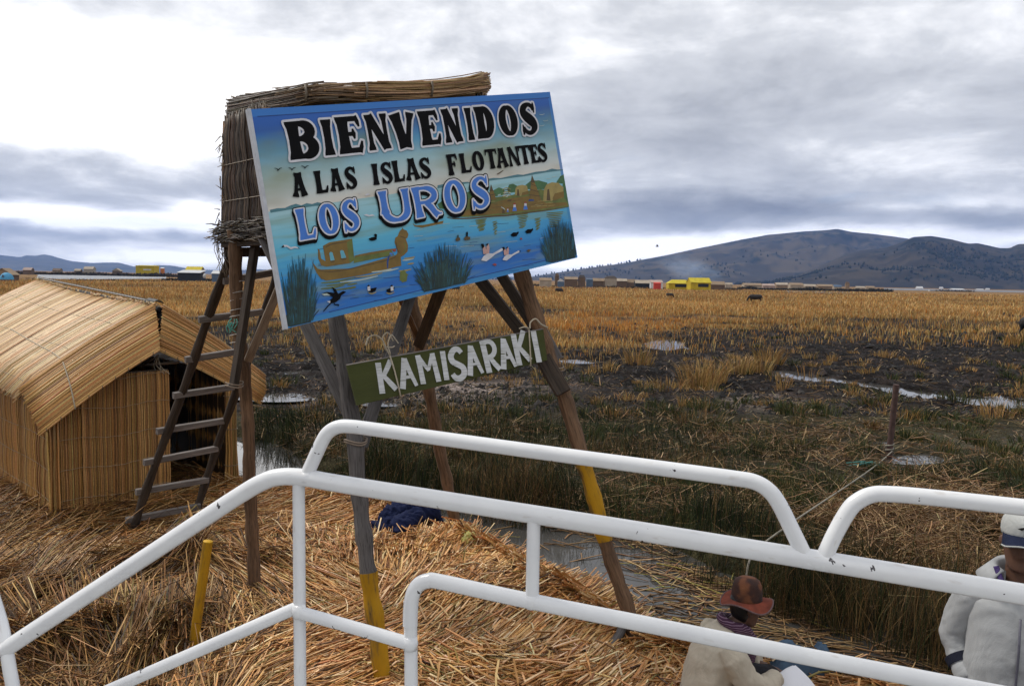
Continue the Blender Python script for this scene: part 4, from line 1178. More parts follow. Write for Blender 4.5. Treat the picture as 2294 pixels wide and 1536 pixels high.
def build_hut():
    A, B = G(124, 1166), G(527, 1086)
    e1 = (B - A) / np.linalg.norm(B - A); wd = np.linalg.norm(B - A)
    q = G(0, 1072) - A; e2 = q / np.linalg.norm(q)
    Rf = W(350, 682, 10.05); Rb = W(85, 626, 13.1); rv = Rb - Rf
    Ef = W(42, 868, 8.86); Er = W(593, 838, 11.2)
    o = thing("reed_hut", A + (B - A) / 2, "golden reed hut with a folded mat roof and dark open doorway, behind the ladder", "hut")
    up = vec((0, 0, 1))
    def slopeL(u, v):
        p = Rf + (Ef - Rf) * v + rv * u
        return p + up * (0.045 * math.sin(math.pi * v) - .05 * math.sin(math.pi * u) + .05 * max(0, .1 - u) * -6 - .10 * max(0, v - .88) * 6)
    def slopeR(u, v):
        p = Rf + (Er - Rf) * v + rv * u
        return p + up * (0.045 * math.sin(math.pi * v) - .05 * math.sin(math.pi * u))
    mb = MB(); reed_sheet(mb, slopeL, 400, .0085, 9, GOLD, GW, .004, ends=.015)
    mb.grid(lambda a, b: slopeL(a, b) - up * .03, 12, 9, (.05, .03, .015))  # dark sheet added under the stalks to block light
    for v in (.3, .62, .93):
        mb.tube([slopeL(u, v) + up * .009 for u in np.linspace(0, 1, 30)], .004, 4, col=(.2, .15, .09))
    mb.build("roof", M_reed, o)
    mb = MB(); reed_sheet(mb, slopeR, 230, .014, 7, GOLD, GW, .004, ends=.015)
    mb.grid(lambda a, b: slopeR(a, b) - up * .03, 12, 9, (.05, .03, .015))  # same added light-blocking sheet under the right slope
    mb.build("roof", M_reed, o)
    # gable mats folding forward over the front
    Lt0, Lt1, Ll0, Ll1 = W(343, 680, 10.0), Ef, W(357, 786, 9.66), W(93, 974, 8.66)
    Rt0, Rt1, Rl0, Rl1 = W(366, 683, 10.0), Er, W(353, 784, 9.74), W(583, 905, 10.95)
    def flap(t0, t1, l0, l1, bulge):
        def f(s, t):
            a = t0 + (t1 - t0) * t + up * (.045 * math.sin(math.pi * t))
            b = l0 + (l1 - l0) * t + up * (.04 * math.sin(math.pi * t))
            s2 = math.sin(s * math.pi / 2) ** .8
            return a + (b - a) * s - e2 * bulge * math.sin(math.pi * s) * (.6 + .4 * t)
        return f
    fL = flap(Lt0, Lt1, Ll0, Ll1, .07); fR = flap(Rt0, Rt1, Rl0, Rl1, .07)
    for f in (fL, fR):
        mb = MB(); reed_sheet(mb, f, 52, .0085, 10, [(.50, .275, .09), (.42, .21, .065), (.56, .34, .135), (.29, .14, .045)], [5, 4, 3, 2], .003, ends=.008)
        mb.grid(lambda a, b: f(a, b) + e2 * .025, 8, 9, (.05, .03, .015))  # sheet added behind the gable mat to stop light coming through
        for t in np.linspace(.06, .96, 9):
            mb.tube([f(.94, t) - e2 * .014, f(1.0, t) - e2 * .012 - up * .008, f(1.01, t) + e2 * .02], .004, 4, col=(.1, .08, .06))
        mb.build("gable_mat", M_reed, o)
    mb = MB()
    mb.grid(lambda u, v: W(341 + 28 * v, 680 - 3 * math.sin(3.14 * v) , 10.05) + rv * (u * .06) + up * (.035 * math.sin(math.pi * v)), 6, 5)
    mb.build("ridge_gap_shade", M_ridge_gap_black, o)  # black sheet stands in for the shade of the gap at the ridge end
    mb = MB(); mb.tube([Rf + rv * u - up * .05 for u in (-.02, .5, 1)], .03, 7); mb.prism([W(345, 690, 10.06), W(366, 690, 10.06), W(358, 770, 9.95)], e2, .04); mb.build("ridge_pole_and_gap_shade", M_ridge_gap_black, o, smooth=False)  # ridge pole, plus a black wedge as the shade between the gable mats
    mb = MB()
    for i in range(46):
        u = i / 45 * .98 + .01; p = Rf + rv * u + up * .035
        mb.tube([p + e1 * .03, p + up * .012, p - e1 * .035 - up * .01], .006, 4, col=(.12, .11, .10))
    mb.tube([Rf + rv * u + up * .03 - e1 * .015 for u in np.linspace(0.05, 1, 30)], .013, 5, col=(.24, .22, .20)); mb.build("ridge_lashing", M_reed, o)
    # walls
    def roof_z(s, u):                                     # underside of the roof over the front / side walls
        return 1.34 + (2.34 - 1.34) * (1 - abs(2 * s - 1)) + .08 * u
    def wall(p0, p1, top, n, bulge, nrm, name="wall", pal=WALLC, back=True):
        mb = MB(); L = p1 - p0
        cols = pick(n, pal, WW)
        st = [.20, .56, .92, 1.27, 1.62]
        tone = fbm(np.arange(n) * 1.0, np.zeros(n), .13, 3, int(abs(p0[0] * 100)) % 97)
        for i in range(n):
            s = (i + .5 + RNG.uniform(-.3, .3)) / n; zt = top(s)
            rr = np.linalg.norm(L) / n * .62 * RNG.uniform(.8, 1.3)
            zs = [-.08]
            for a, b in zip([-.08] + st, st + [9]):
                if a >= zt: break
                for f in (.35, .7, 1.0):
                    zq = a + (min(b, zt) - a) * f
                    if zq > zs[-1] + .02: zs.append(zq)
            off = RNG.normal(0, .006)
            pts = []
            for zq in zs:
                dst = min(abs(zq - k) for k in st)
                bl = bulge * min(1, dst / .12)
                ins = -.05 * (1 - s if False else 0)
                pts.append(p0 + L * s + up * (zq + RNG.normal(0, .004)) + nrm * (bl + off + .03 * math.exp(-zq / .12)) )
            mb.tube(pts, [rr] * len(pts), 5, col=tuple(np.clip(cols[i] * (.78 + .44 * tone[i]), 0, 1)), wob=.1)
        for zq in st:
            run = [s for s in np.linspace(0, 1, max(4, int(np.linalg.norm(L) / .09))) if top(s) > zq]
            if len(run) > 1:
                pts = []
                for k, s in enumerate(run):
                    pts.append(p0 + L * s + up * (zq + .008 * (k % 2) + .02 * math.sin(s * 9)) + nrm * .021)
                mb.tube(pts, .0035, 4, col=(.34, .25, .15))
        nb = 14
        mb.grid(lambda a, b: p0 + L * a + up * (-.1 + (top(a) + .1) * b) - nrm * .012, nb, 3, (.05, .03, .015))  # dark sheet added inside the wall so no light passes the stalks
        mb.build(name, M_reed, o)
    nF = -(e2 - e1 * (e2 @ e1)); nF[2] = 0; nF /= np.linalg.norm(nF); nL = -(e1 - e2 * (e1 @ e2)); nL /= np.linalg.norm(nL)
    sd = .60
    wall(A, A + (B - A) * sd, lambda s: min(1.68, roof_z(s * sd, 0)), 190, .012, nF)
    wall(A, A + e2 * 4.0, lambda s: 1.52 + .06 * s, 280, .012, nL)
    wall(B, B + e2 * 4.0, lambda s: 1.50 + .06 * s, 120, .014, -nL)
    wall(A + e2 * 4.0, B + e2 * 4.0, lambda s: roof_z(s, 1), 110, .014, -nF)
    D2 = B - e1 * .06
    mb = MB()
    for k in range(26):
        th = RNG.uniform(0, 6.28); r = .075 * math.sqrt(RNG.random()); q = D2 + e1 * math.cos(th) * r + nF * math.sin(th) * r
        c = pick(1, WALLC, WW)[0]
        mb.tube([q + up * z + e1 * RNG.normal(0, .008) + e1 * .05 * math.exp(-max(z, 0) / .2) * math.cos(th) for z in (-.05, .15, .5, .85, 1.2, 1.5)], .012, 5, col=tuple(c))
    for z in (.3, .8, 1.25): mb.tube([D2 + e1 * .09 * math.cos(t) + nF * .09 * math.sin(t) + up * z for t in np.linspace(0, 6.29, 14)], .005, 4, col=(.2, .15, .1))
    mb.build("door_post", M_reed, o)
    mb = MB()
    for k in range(30):
        th = RNG.uniform(0, 6.28); r = .055 * math.sqrt(RNG.random()); q = A + e1 * (.01 + math.cos(th) * r) + nF * (.0 + math.sin(th) * r)
        mb.tube([q + up * z + e1 * RNG.normal(0, .006) for z in (-.05, .2, .56, .92, 1.25)], .010, 5, col=tuple(pick(1, WALLC, WW)[0]))
    mb.build("corner_bundle", M_reed, o)
    mb = MB(); mb.tube([W(303, 819, 10.0), W(402, 811, 10.25)], .018, 7); mb.tube([W(355, 795, 9.9), W(322, 818, 10.02)], .01, 6); mb.build("lintel", M_wood_pale, o)
    mb = MB()
    for k in range(5):
        a = W(352 + RNG.uniform(-3, 6), 800, 9.9); mb.tube(catmull([a, a + vec((RNG.normal(0, .03), -.02, -.1)), a + vec((RNG.normal(.04, .05), -.03, -.16 - .05 * RNG.random()))], 4), .004, 4)
    mb.build("twine_tie", M_twine, o)
    mb = MB()
    pts = [slopeL(u, .71 - .07 * u / .4) + up * .014 for u in np.linspace(.55, .0, 14)] + [fL(s, .71 + .03 * s) - e2 * .018 for s in np.linspace(.1, 1, 8)]
    mb.tube(pts, .008, 5); mb.build("tie_rope", M_twine, o)
    # dim floor of reeds inside
build_hut()

# ------------------------------------------------------------------ lookout tower
def build_tower():
    o = thing("lookout_tower", G(720, 1300), "tall lookout tower on leaning wooden poles with a reed cabin behind the blue sign", "tower")
    def pole(px, name="leg", mat=M_wood_brown, r0=.055, r1=.06, n=10, paint=None):
        pts = catmull([W(*q) for q in px], 8); pts[1:-1] += np.stack([fbm(np.arange(len(pts)) * 1.0, np.zeros(len(pts)), .45, 3, int(px[0][0]) + k) - .5 for k in range(3)], -1)[1:-1] * .02
        ph = RNG.uniform(0, 6)
        rs = [(r0 + (r1 - r0) * i / (len(pts) - 1)) * (1 + .07 * math.sin(i * 1.3 + ph) + RNG.normal(0, .035)) for i in range(len(pts))]
        if paint is None:
            mb = MB(); mb.tube(pts, rs, 12, wob=.05); return mb.build(name, mat, o, autosmooth=50)
        L = None; root = None
        for (f0, f1, m_, nm) in paint:
            i0, i1 = int(round(f0 * (len(pts) - 1))), int(round(f1 * (len(pts) - 1)))
            mb = MB(); mb.tube(pts[i0:i1 + 1], [q * (1.05 if nm != name else 1) for q in rs[i0:i1 + 1]], 12, wob=.02)
            if nm == name: root = mb.build(nm, m_, o, autosmooth=50)
            else: mb.build(nm, m_, root, autosmooth=50)
        return root
    zb = -.25
    FLb = W(868, 1600, 5.55); 
    pole([(733, 520, 5.95), (752, 690, 5.85), (776, 850, 5.78), (796, 1000, 5.72), (808, 1150, 5.67), (828, 1300, 5.62), (848, 1450, 5.58), (868, 1600, 5.54)], mat=M_wood_grey, r0=.062, r1=.058,
         paint=[(0, 1, M_wood_grey, "leg"), (.70, 1, M_yellow, "yellow_paint")])
    pole([(1140, 500, 6.85), (1172, 620, 6.75), (1212, 745, 6.67), (1240, 830, 6.6), (1268, 900, 6.56), (1300, 1010, 6.5), (1335, 1130, 6.44), (1372, 1260, 6.38), (1412, 1385, 6.32), (1426, 1440, 6.3)], r0=.07, r1=.056,
         paint=[(0, 1, M_wood_brown, "leg"), (.575, .74, M_yellow, "yellow_paint")])
    pole([(890, 540, 8.55), (915, 640, 8.6), (940, 760, 8.7), (960, 870, 8.8), (985, 1000, 8.9), (1006, 1100, 8.95), (1028, 1215, 9.0)], r0=.078, r1=.062)
    pole([(524, 515, 7.0), (528, 600, 7.03), (531, 680, 7.06), (538, 770, 7.1), (549, 850, 7.13), (556, 960, 7.16), (560, 1100, 7.18), (566, 1220, 7.2), (573, 1345, 7.2)], r0=.058, r1=.056)
    mb = MB(); mb.tube(catmull([W(1397, 1400, 6.25), W(1385, 1425, 6.2), W(1366, 1452, 6.15)], 3), .037, 8); mb.build("foot_stake", M_wood_grey, o)
    # wire wrapping on the back-left leg
    mw = m_plain("pale_wire", (.5, .48, .45), .5, .2, 60)
    for py in (632, 655, 671, 693, 707, 722, 748, 765):
        mb = MB(); c0 = W(531, py, 7.06); mb.tube([c0 + vec((.062 * math.cos(t), .062 * math.sin(t), .014 * math.cos(t))) for t in np.linspace(0, 6.29, 15)], .0032, 4); mb.build("wire", mw, o)
    mb = MB()
    for k in range(7):
        a = W(520 + RNG.uniform(-4, 20), 716 + RNG.uniform(-10, 8), 6.97)
        mb.tube(catmull([a, a + vec((RNG.normal(0, .02), -.01, -.04)), a + vec((RNG.normal(0, .03), -.015, -.09))], 3), .005, 4)
    mb.build("green_twine", m_plain("teal_twine", (.10, .32, .26), .8, .3, 60), o)
    def brace(a, b, w, t, mat=M_wood_grey, face=(0, -1, .1), name="brace", sag=0):
        mb = MB(); mb.plank(W(*a), W(*b), w, t, face, sag=sag); return mb.build(name, mat, o, smooth=False)
    brace((577, 515, 6.9), (523, 868, 6.82), .095, .05, M_wood_dark, face=(-.7, -.7, 0))
    brace((585, 520, 6.5), (793, 948, 5.86), .10, .045, M_wood_grey, face=(.3, -1, 0))
    brace((640, 612, 6.4), (556, 806, 7.0), .07, .05, M_wood_pale, face=(.4, -1, 0))
    brace((921, 660, 7.4), (808, 1002, 5.83), .095, .05, M_wood_grey, face=(.3, -1, .1))
    brace((990, 640, 7.7), (938, 775, 8.6), .12, .05, M_wood_dark)
    brace((878, 625, 7.9), (944, 772, 8.62), .06, .04, M_wood_brown)
    brace((1072, 622, 7.2), (1212, 800, 6.78), .105, .05, M_wood_dark, face=(-.3, -1, 0))
    brace((1118, 608, 7.5), (1235, 790, 6.85), .10, .05, M_wood_dark, face=(-.3, -1, 0))
    brace((1188, 690, 6.72), (1250, 805, 6.7), .085, .05, M_wood_grey, face=(.3, -1, 0))
    brace((1216, 800, 6.5), (1262, 880, 6.42), .13, .06, M_wood_dark, face=(.3, -1, 0))
    # lashings
    mb = MB()
    for (px, py, d, r) in [(525, 858, 6.8, .075), (525, 864, 6.8, .075), (797, 985, 5.72, .082), (797, 990, 5.72, .08), (1240, 820, 6.55, .085), (1243, 826, 6.55, .085)]:
        mb = MB(); c = W(px, py, d); mb.tube([c + vec((math.cos(t) * r, math.sin(t) * r, .01 * math.sin(2 * t))) for t in np.linspace(0, 6.29, 16)], .006, 5); mb.build("lashing", M_wood_pale, o)
    # platform and cabin
    FL, BL, FR = W(626, 520, 6.3), W(503, 527, 7.3), W(1120, 545, 7.25)
    zc = 3.26
    for p in (FL, BL, FR): p[2] = zc
    FR[2] = zc + .1
    BR = FR + (BL - FL)
    TFL, TBL = FL + vec((-.10, 0, .98)), BL + vec((.03, 0, 1.06)); TFR = W(1085, 218, 7.3); TBR = TFR + (BL - FL)
    mb = MB(); mb.prism([FL, FR, BR, BL][::-1], (0, 0, -1), .06); mb.build("platform", M_wood_dark, o, smooth=False)
    for a, b in ((FL, FR), (BL, BR)): mb = MB(); mb.plank(a - vec((0, 0, .16)), b - vec((0, 0, .16)), .06, .09, (0, 0, 1)); mb.build("platform_beam", M_wood_dark, o, smooth=False)
    for a, b in ((FL, BL), (FR, BR)): mb = MB(); mb.plank(a + (a - b) * .05 - vec((0, 0, .09)), b - vec((0, 0, .09)), .07, .05, (0, 0, 1)); mb.build("platform_beam", M_wood_dark, o, smooth=False)
    def cwall(p0, p1, t0, t1, n, nrm, ztop=None):
        mb = MB()
        def f(s, t):
            a, b = p0 + (p1 - p0) * s, t0 + (t1 - t0) * s
            bl = .022 * min(1, min(abs(t - k) for k in (.0, .29, .6, .97)) / .1)
            return a + (b - a) * t + nrm * bl
        reed_sheet(mb, f, n, np.linalg.norm(p1 - p0) / n * .66, 13, [(.085, .058, .038), (.052, .036, .025), (.13, .092, .062), (.03, .021, .016), (.10, .06, .033)], [5, 4, 3, 3, 2], .007, ends=.02)
        for t in (.29, .6): mb.tube([f(s, t) + nrm * (.028 + .004 * (k % 2)) for k, s in enumerate(np.linspace(0, 1, 24))], .0035, 4, col=(.33, .28, .22))
        mb.grid(lambda a, b: f(a, b) - nrm * .02, 8, 6, (.03, .022, .016))  # added inner sheet, keeps light from showing between the cabin reeds
        # loose reeds at the left corner
        for k in range(26):
            s = RNG.uniform(.9, 1.03); z = RNG.uniform(.1, .95); q = f(min(s, 1), z) + nrm * .03
            mb.tube([q, q + vec((RNG.uniform(-.06, .01), 0, RNG.uniform(-.14, .1)))], [.006, .002], 4, col=(.2, .15, .1))
        mb.build("cabin_wall", M_reed, o)
    nl = vec((-.85, -.45, 0)); nf = vec((.5, -.86, 0))
    cwall(FL, BL, TFL, TBL, 110, nl)
    cwall(BL, BR, TBL, TBR, 70, -nf)
    cwall(FL + (FR - FL) * .0, FL + (FR - FL) * .96, FL + vec((0, 0, .55)), FR + vec((0, 0, .55)), 70, nf)
    cwall(FR, BR, TFR, TBR, 50, -nl)
    # thatch: a long bundle of reeds laid along the top, drooping at the left
    edge = catmull([W(507, 246, 7.35), W(540, 240, 7.05), (W(590, 228, 6.62)), W(640, 219, 6.35), W(700, 206, 6.2), W(770, 203, 6.35), W(850, 202, 6.55), W(950, 200, 6.85), W(1030, 194, 7.1), W(1085, 188, 7.3)], 5)
    back = vec((-.1, 1.25, -.05))
    ne = len(edge)
    def roof(t, v, h):
        x = t * (ne - 1); i = int(np.clip(math.floor(x), 0, ne - 2)); p = edge[i] + (edge[i + 1] - edge[i]) * (x - i)
        w = .25 + .75 * min(1, max(t, 0) / .45)
        return p + back * (v * w) + vec((0, 0, h + .10 * math.sin(v * math.pi)))
    mb = MB()
    n = 1500
    for i in range(n):
        v = RNG.random() ** 1.6; h = RNG.uniform(-.065, .05); t0 = RNG.uniform(-.015, .8) if i % 3 else RNG.uniform(-.03, .3); t1 = min(1.0, t0 + RNG.uniform(.12, .35))
        if RNG.random() < .35: t0, t1 = RNG.uniform(.55, .8), 1.0 + RNG.uniform(-.02, .05)
        g = sstep(.25, .8, (t0 + t1) / 2)
        c = pick(1, [(.10, .078, .055), (.16, .115, .075), (.06, .045, .034)], [4, 3, 2])[0] * (1 - g) + pick(1, [(.36, .22, .10), (.2, .115, .055), (.46, .31, .16)], [4, 3, 2])[0] * g
        jz = RNG.normal(0, .018, 2)
        flare = .05 * RNG.random() if t1 > .97 else 0
        ts = np.linspace(t0, t1, 6)
        pts = [roof(t, v, h + jz[0] + (jz[1] - jz[0]) * k / 5 + (flare * (k / 5) ** 2)) for k, t in enumerate(ts)]
        mb.tube(pts, [RNG.uniform(.0035, .0075)] * 6, 4, col=tuple(c))
    mb.grid(lambda a, b: roof(a * .985, b, -.03), 26, 6, (.03, .022, .015))
    mb.grid(lambda a, b: roof(a * .985, b, -.055), 26, 6, (.03, .022, .015))
    for t in (.42, .63, .8):
        mb.tube([roof(t + dt, 0, h) - vec((0, .02, 0)) for dt, h in ((0, .06), (.003, .0), (.0, -.07))], .010, 5, col=(.15, .12, .085))
    mb.build("roof_thatch", M_reed, o)
    for a, b in ((FL, TFL), (BL, TBL), (FR, TFR), (BR, TBR)): mb = MB(); mb.tube([a, b + vec((0, 0, -.02))], .035, 8); mb.build("corner_post", M_wood_brown, o)
    # fringe of reeds round the cabin floor
    mb = MB()
    for (a, b, nrm, num) in ((FL, BL, nl, 620), (FL, FR, nf, 200)):
        d = (b - a)
        for k in range(num):
            s = RNG.uniform(-.02, 1.02); p = a + d * s + nrm * RNG.uniform(.0, .09) + vec((0, 0, RNG.uniform(-.07, .10)))
            u = d / np.linalg.norm(d) * RNG.uniform(.12, .32) * (1 if RNG.random() < .5 else -1) + nrm * RNG.normal(.0, .018) + vec((0, 0, RNG.normal(-.005, .022)))
            mb.tube([p, p + u * .5 + vec((0, 0, .008)), p + u], [.0055, .0055, .003], 4, col=tuple(pick(1, DARKC, [4, 5, 1.2, .6])[0] * .7))
    for k in range(14):
        p = BL + nl * .04 + vec((RNG.uniform(-.03, .06), 0, -.02)); mb.tube(catmull([p, p + vec((RNG.normal(0, .03), 0, -.12)), p + vec((RNG.normal(.03, .04), 0, -.3 * RNG.random() - .1))], 3), .003, 4, col=(.2, .16, .12))
    mb.build("floor_fringe", M_reed, o)
build_tower()

def build_ladder():
    o = thing("ladder", G(370, 1165), "rough wooden ladder of grey rungs leaning from the hut door to the tower", "ladder")
    L = catmull([W(298, 1190, 8.66), W(330, 1090, 8.6), W(415, 862, 8.2), W(470, 700, 7.8), W(534, 530, 7.25)], 5)
    R = catmull([W(438, 1152, 9.25), W(462, 1075, 9.2), W(500, 960, 9.0), (W(592, 705, 8.2)), W(624, 606, 7.9)], 5)
    for P in (L, R):
        mb = MB(); mb.tube(P, [.046 + .006 * math.sin(i * 1.7) for i in range(len(P))], 9, wob=.03); mb.build("rail", M_wood_dark, o, autosmooth=60)
    rows = [((500, 630), (624, 608)), ((445, 716), (592, 698)), ((415, 806), (557, 783)), ((388, 886), (524, 866)), ((351, 966), (507, 941)), ((322, 1036), (487, 1004)), ((304, 1102), (466, 1074)), ((282, 1165), (448, 1133))]
    for (a, b) in rows:
        pa = min(L, key=lambda p: abs(PIX(p)[1] - a[1] * .985)); pb = min(R, key=lambda p: abs(PIX(p)[1] - b[1] * 1.01))
        A = W(a[0], a[1], PIX(pa)[2] - .05); Bq = W(b[0], b[1], PIX(pb)[2] - .05)
        mb = MB(); mb.plank(A, Bq, .05, .065, (0, -.25, 1)); mb.build("rung", M_wood_rung, o, smooth=False)
build_ladder()

# ------------------------------------------------------------------ painted sign
def homog(src, dst):
    A = []
    for (x, y), (u, v) in zip(src, dst):
        A.append([x, y, 1, 0, 0, 0, -u * x, -u * y, -u]); A.append([0, 0, 0, x, y, 1, -v * x, -v * y, -v])
    return np.linalg.svd(np.array(A))[2][-1].reshape(3, 3)
def happly(H, p):
    q = H @ np.array([p[0], p[1], 1.0]); return q[:2] / q[2]

class Panel:
    """a flat board in the scene; photo positions on its face become board coordinates in metres"""
    def __init__(self, px, P):
        self.P0, self.U, self.V = P[0], P[1] - P[0], P[3] - P[0]
        self.w, self.h = np.linalg.norm(self.U), np.linalg.norm(self.V)
        self.u, self.v = self.U / self.w, self.V / self.h
        n = np.cross(self.v, self.u); self.n = n / np.linalg.norm(n)
        if self.n[1] > 0: self.n = -self.n
        self.H = homog(px, [(0, 0), (self.w, 0), (self.w, self.h), (0, self.h)])
    def uv(self, p): return happly(self.H, p)
    def at(self, uv, lift=0.0): return self.P0 + self.u * uv[0] + self.v * uv[1] + self.n * lift

class Painter:
    def __init__(self, panel): self.p = panel; self.mb = MB(); self.k = 0
    def next(self): self.k += 1; return .0012 + self.k * 4e-6
    def poly(self, pts, m, tr=lambda q: q, lift=None):
        l = self.next() if lift is None else lift
        idx = [self.mb.addv(self.p.at(self.p.uv(tr(q)), l)) for q in pts]; self.mb.face(idx, m)
    def ribbon(self, pts, hw, m, ext=0.0, extra=0.0, lift=None, shift=(0, 0), closed=False):
        """pts in board metres, hw half widths in metres"""
        l = self.next() if lift is None else lift
        P = np.asarray(pts, float).copy(); hw = np.asarray(hw, float) + extra; n = len(P)
        T = np.gradient(P, axis=0)
        if closed: T = (np.roll(P, -1, 0) - np.roll(P, 1, 0))
        T /= np.linalg.norm(T, axis=1)[:, None] + 1e-12
        if not closed and extra > 0:
            xs = (1.0, .9, .65, .35)
            P = np.vstack([P[0] - T[0] * extra * x for x in xs] + [P] + [P[-1] + T[-1] * extra * x for x in xs[::-1]])
            rr = [extra * (1 - math.sqrt(1 - x * x)) for x in xs]
            hw = np.concatenate([[hw[0] - r for r in rr], hw, [hw[-1] - r for r in rr[::-1]]])
            hw = np.maximum(hw, extra * .05); T = np.vstack([T[:1]] * 4 + [T] + [T[-1:]] * 4); n = len(P)
        N = np.stack([-T[:, 1], T[:, 0]], -1); P = P + np.asarray(shift)
        a = [self.mb.addv(self.p.at(q + nn * w, l)) for q, nn, w in zip(P, N, hw)]
        b = [self.mb.addv(self.p.at(q - nn * w, l)) for q, nn, w in zip(P, N, hw)]
        for i in range(n if closed else n - 1):
            j = (i + 1) % n; self.mb.face((a[i], a[j], b[j], b[i]), m)
    def line(self, pts, w, m, tr=lambda q: q, taper=True, sm=5):
        P = catmull([self.p.uv(tr(q)) for q in pts], sm) if len(pts) > 2 else np.array([self.p.uv(tr(q)) for q in pts])
        P = np.clip(P, [.012, .012], [self.p.w - .012, self.p.h - .012]); n = len(P); hw = [w * (math.sin(math.pi * (i + .6) / (n + .2)) ** .5 if taper else 1) for i in range(n)]
        self.ribbon(P, hw, m)

def arc(cx, cy, rx, ry, a0, a1, n, t, T, p=1.0):
    th = np.radians(np.linspace(a0, a1, n))
    return [(cx + rx * math.cos(x), cy + ry * math.sin(x), t + (T - t) * abs(math.cos(x)) ** p) for x in th]

def glyph(ch, a, T, t):
    """strokes of a bold western letter: (x, y, half width) with y up, unit height, width a"""
    def stem(x, y0=0.0, y1=1.0, w=T, f=1.28, x1=None):
        x1 = x if x1 is None else x1
        k = [(0, f), (.07, f * .97), (.2, 1.0), (.5, .9), (.8, 1.0), (.93, f * .97), (1, f)]
        return [(x + (x1 - x) * s, y0 + (y1 - y0) * s, w * q) for s, q in k]
    o = []
    if ch == 'I': o = [stem(a / 2, w=min(T, a * .36))]
    elif ch == 'L': o = [stem(T * 1.15), [(T * .6, t, t), (a * .6, t, t), (a * .86, t * 1.05, t * 1.05)], [(a * .8, .0, t * .9), (a * .9, .17, t * .9), (a * .97, .31, t * .45)]]
    elif ch in 'EF':
        o = [stem(T * 1.15), [(T, 1 - t, t), (a * .8, 1 - t, t)], [(a * .82, 1.0, t * .9), (a * .90, .84, t * .9), (a * .95, .70, t * .4)],
             [(T, .52, t * .8), (a * .66, .52, t * .8)], [(a * .66, .66, t * .35), (a * .68, .52, t * .95), (a * .70, .38, t * .35)]]
        if ch == 'E': o += [[(T, t, t), (a * .84, t, t)], [(a * .84, .0, t * .9), (a * .93, .16, t * .9), (a * .99, .31, t * .4)]]
    elif ch == 'T': o = [stem(a / 2), [(a * .08, 1 - t, t), (a * .92, 1 - t, t)], [(a * .08, 1.0, t * .8), (a * .06, .86, t * .7), (a * .02, .70, t * .3)], [(a * .92, 1.0, t * .8), (a * .94, .86, t * .7), (a * .98, .70, t * .3)]]
    elif ch == 'D': o = [stem(T * 1.15), [(T, 1 - t, t)] + arc(a * .42, .5, a * .58 - T * .95, .5 - t, 90, -90, 22, t, T * .95) + [(T, t, t)]]
    elif ch in 'BRP':
        yb = .53 if ch == 'B' else .47
        o = [stem(T * 1.15), [(T, 1 - t, t)] + arc(a * .45, (1 - t + yb) / 2, a * .50 - T * .9, (1 - t - yb) / 2, 90, -90, 16, t, T * .95) + [(T, yb, t)]]
        if ch == 'B': o.append([(T, yb, t)] + arc(a * .47, (yb + t) / 2, a * .53 - T * .95, (yb - t) / 2, 90, -90, 16, t, T) + [(T, t, t)])
        else: o += [[(a * .46, .46, T * .75), (a * .62, .3, T * .9), (a * .74, .1, T * .85), (a * .84, .0, T * 1.0)], [(a * .78, t * .6, t * .6), (a, t * .9, t * .5)]]
    elif ch == 'O': o = [('closed', arc(a / 2, .5, a / 2 - T * .95, .5 - t, 0, 360, 41, t, T * .95)[:-1])]
    elif ch == 'U': o = [stem(T * 1.2, .3, 1.0)[:], [(T * 1.2, .36, T)] + arc(a * .5, .36, a * .5 - T * 1.2, .36 - t, 180, 360, 18, t, T)[0:] , [(a - T * 1.2, .34, T * .95), (a - T * 1.1, .6, T * .85), (a - T * 1.1, .88, T * .95), (a - T * 1.1, 1.0, T * 1.3)]]
    elif ch == 'S':
        pts = [(.86 * a, .76, t * .7), (.76 * a, .90, t * 1.0), (.54 * a, .95, t), (.30 * a, .87, T * .7), (.22 * a, .73, T * .85), (.34 * a, .60, T), (.56 * a, .48, T * 1.08), (.75 * a, .35, T), (.79 * a, .2, T * .8), (.62 * a, .07, t * 1.1), (.40 * a, .05, t), (.22 * a, .13, t), (.13 * a, .25, t * .7)]
        o = [[tuple(q) for q in catmull(pts, 4)], [(.90 * a, 1.0, t * .35), (.87 * a, .86, t * .95), (.90 * a, .67, t * .3)], [(.08 * a, .0, t * .35), (.12 * a, .14, t * .95), (.09 * a, .33, t * .3)]]
    elif ch == 'N':
        w = t * 1.0
        o = [stem(w * 1.7, w=w, f=1.6), stem(a - w * 1.7, w=w, f=1.6), [(w * 1.9, .98, T * .80), (a * .5, .5, T * .74), (a - w * 1.9, .02, T * .78)]]
    elif ch == 'V': o = [stem(a * .47, 0, 1, T, 1.2, T * 1.1)[:], stem(a * .56, 0, 1, t * 1.3, 1.5, a - t * 2)[:]]
    elif ch == 'A':
        o = [stem(t * 1.8, 0, 1, t * 1.3, 1.7, a * .46), stem(a - T * 1.15, 0, 1, T * .92, 1.3, a * .52), [(a * .22, .3, t * .8), (a * .7, .3, t * .8)]]
    return o

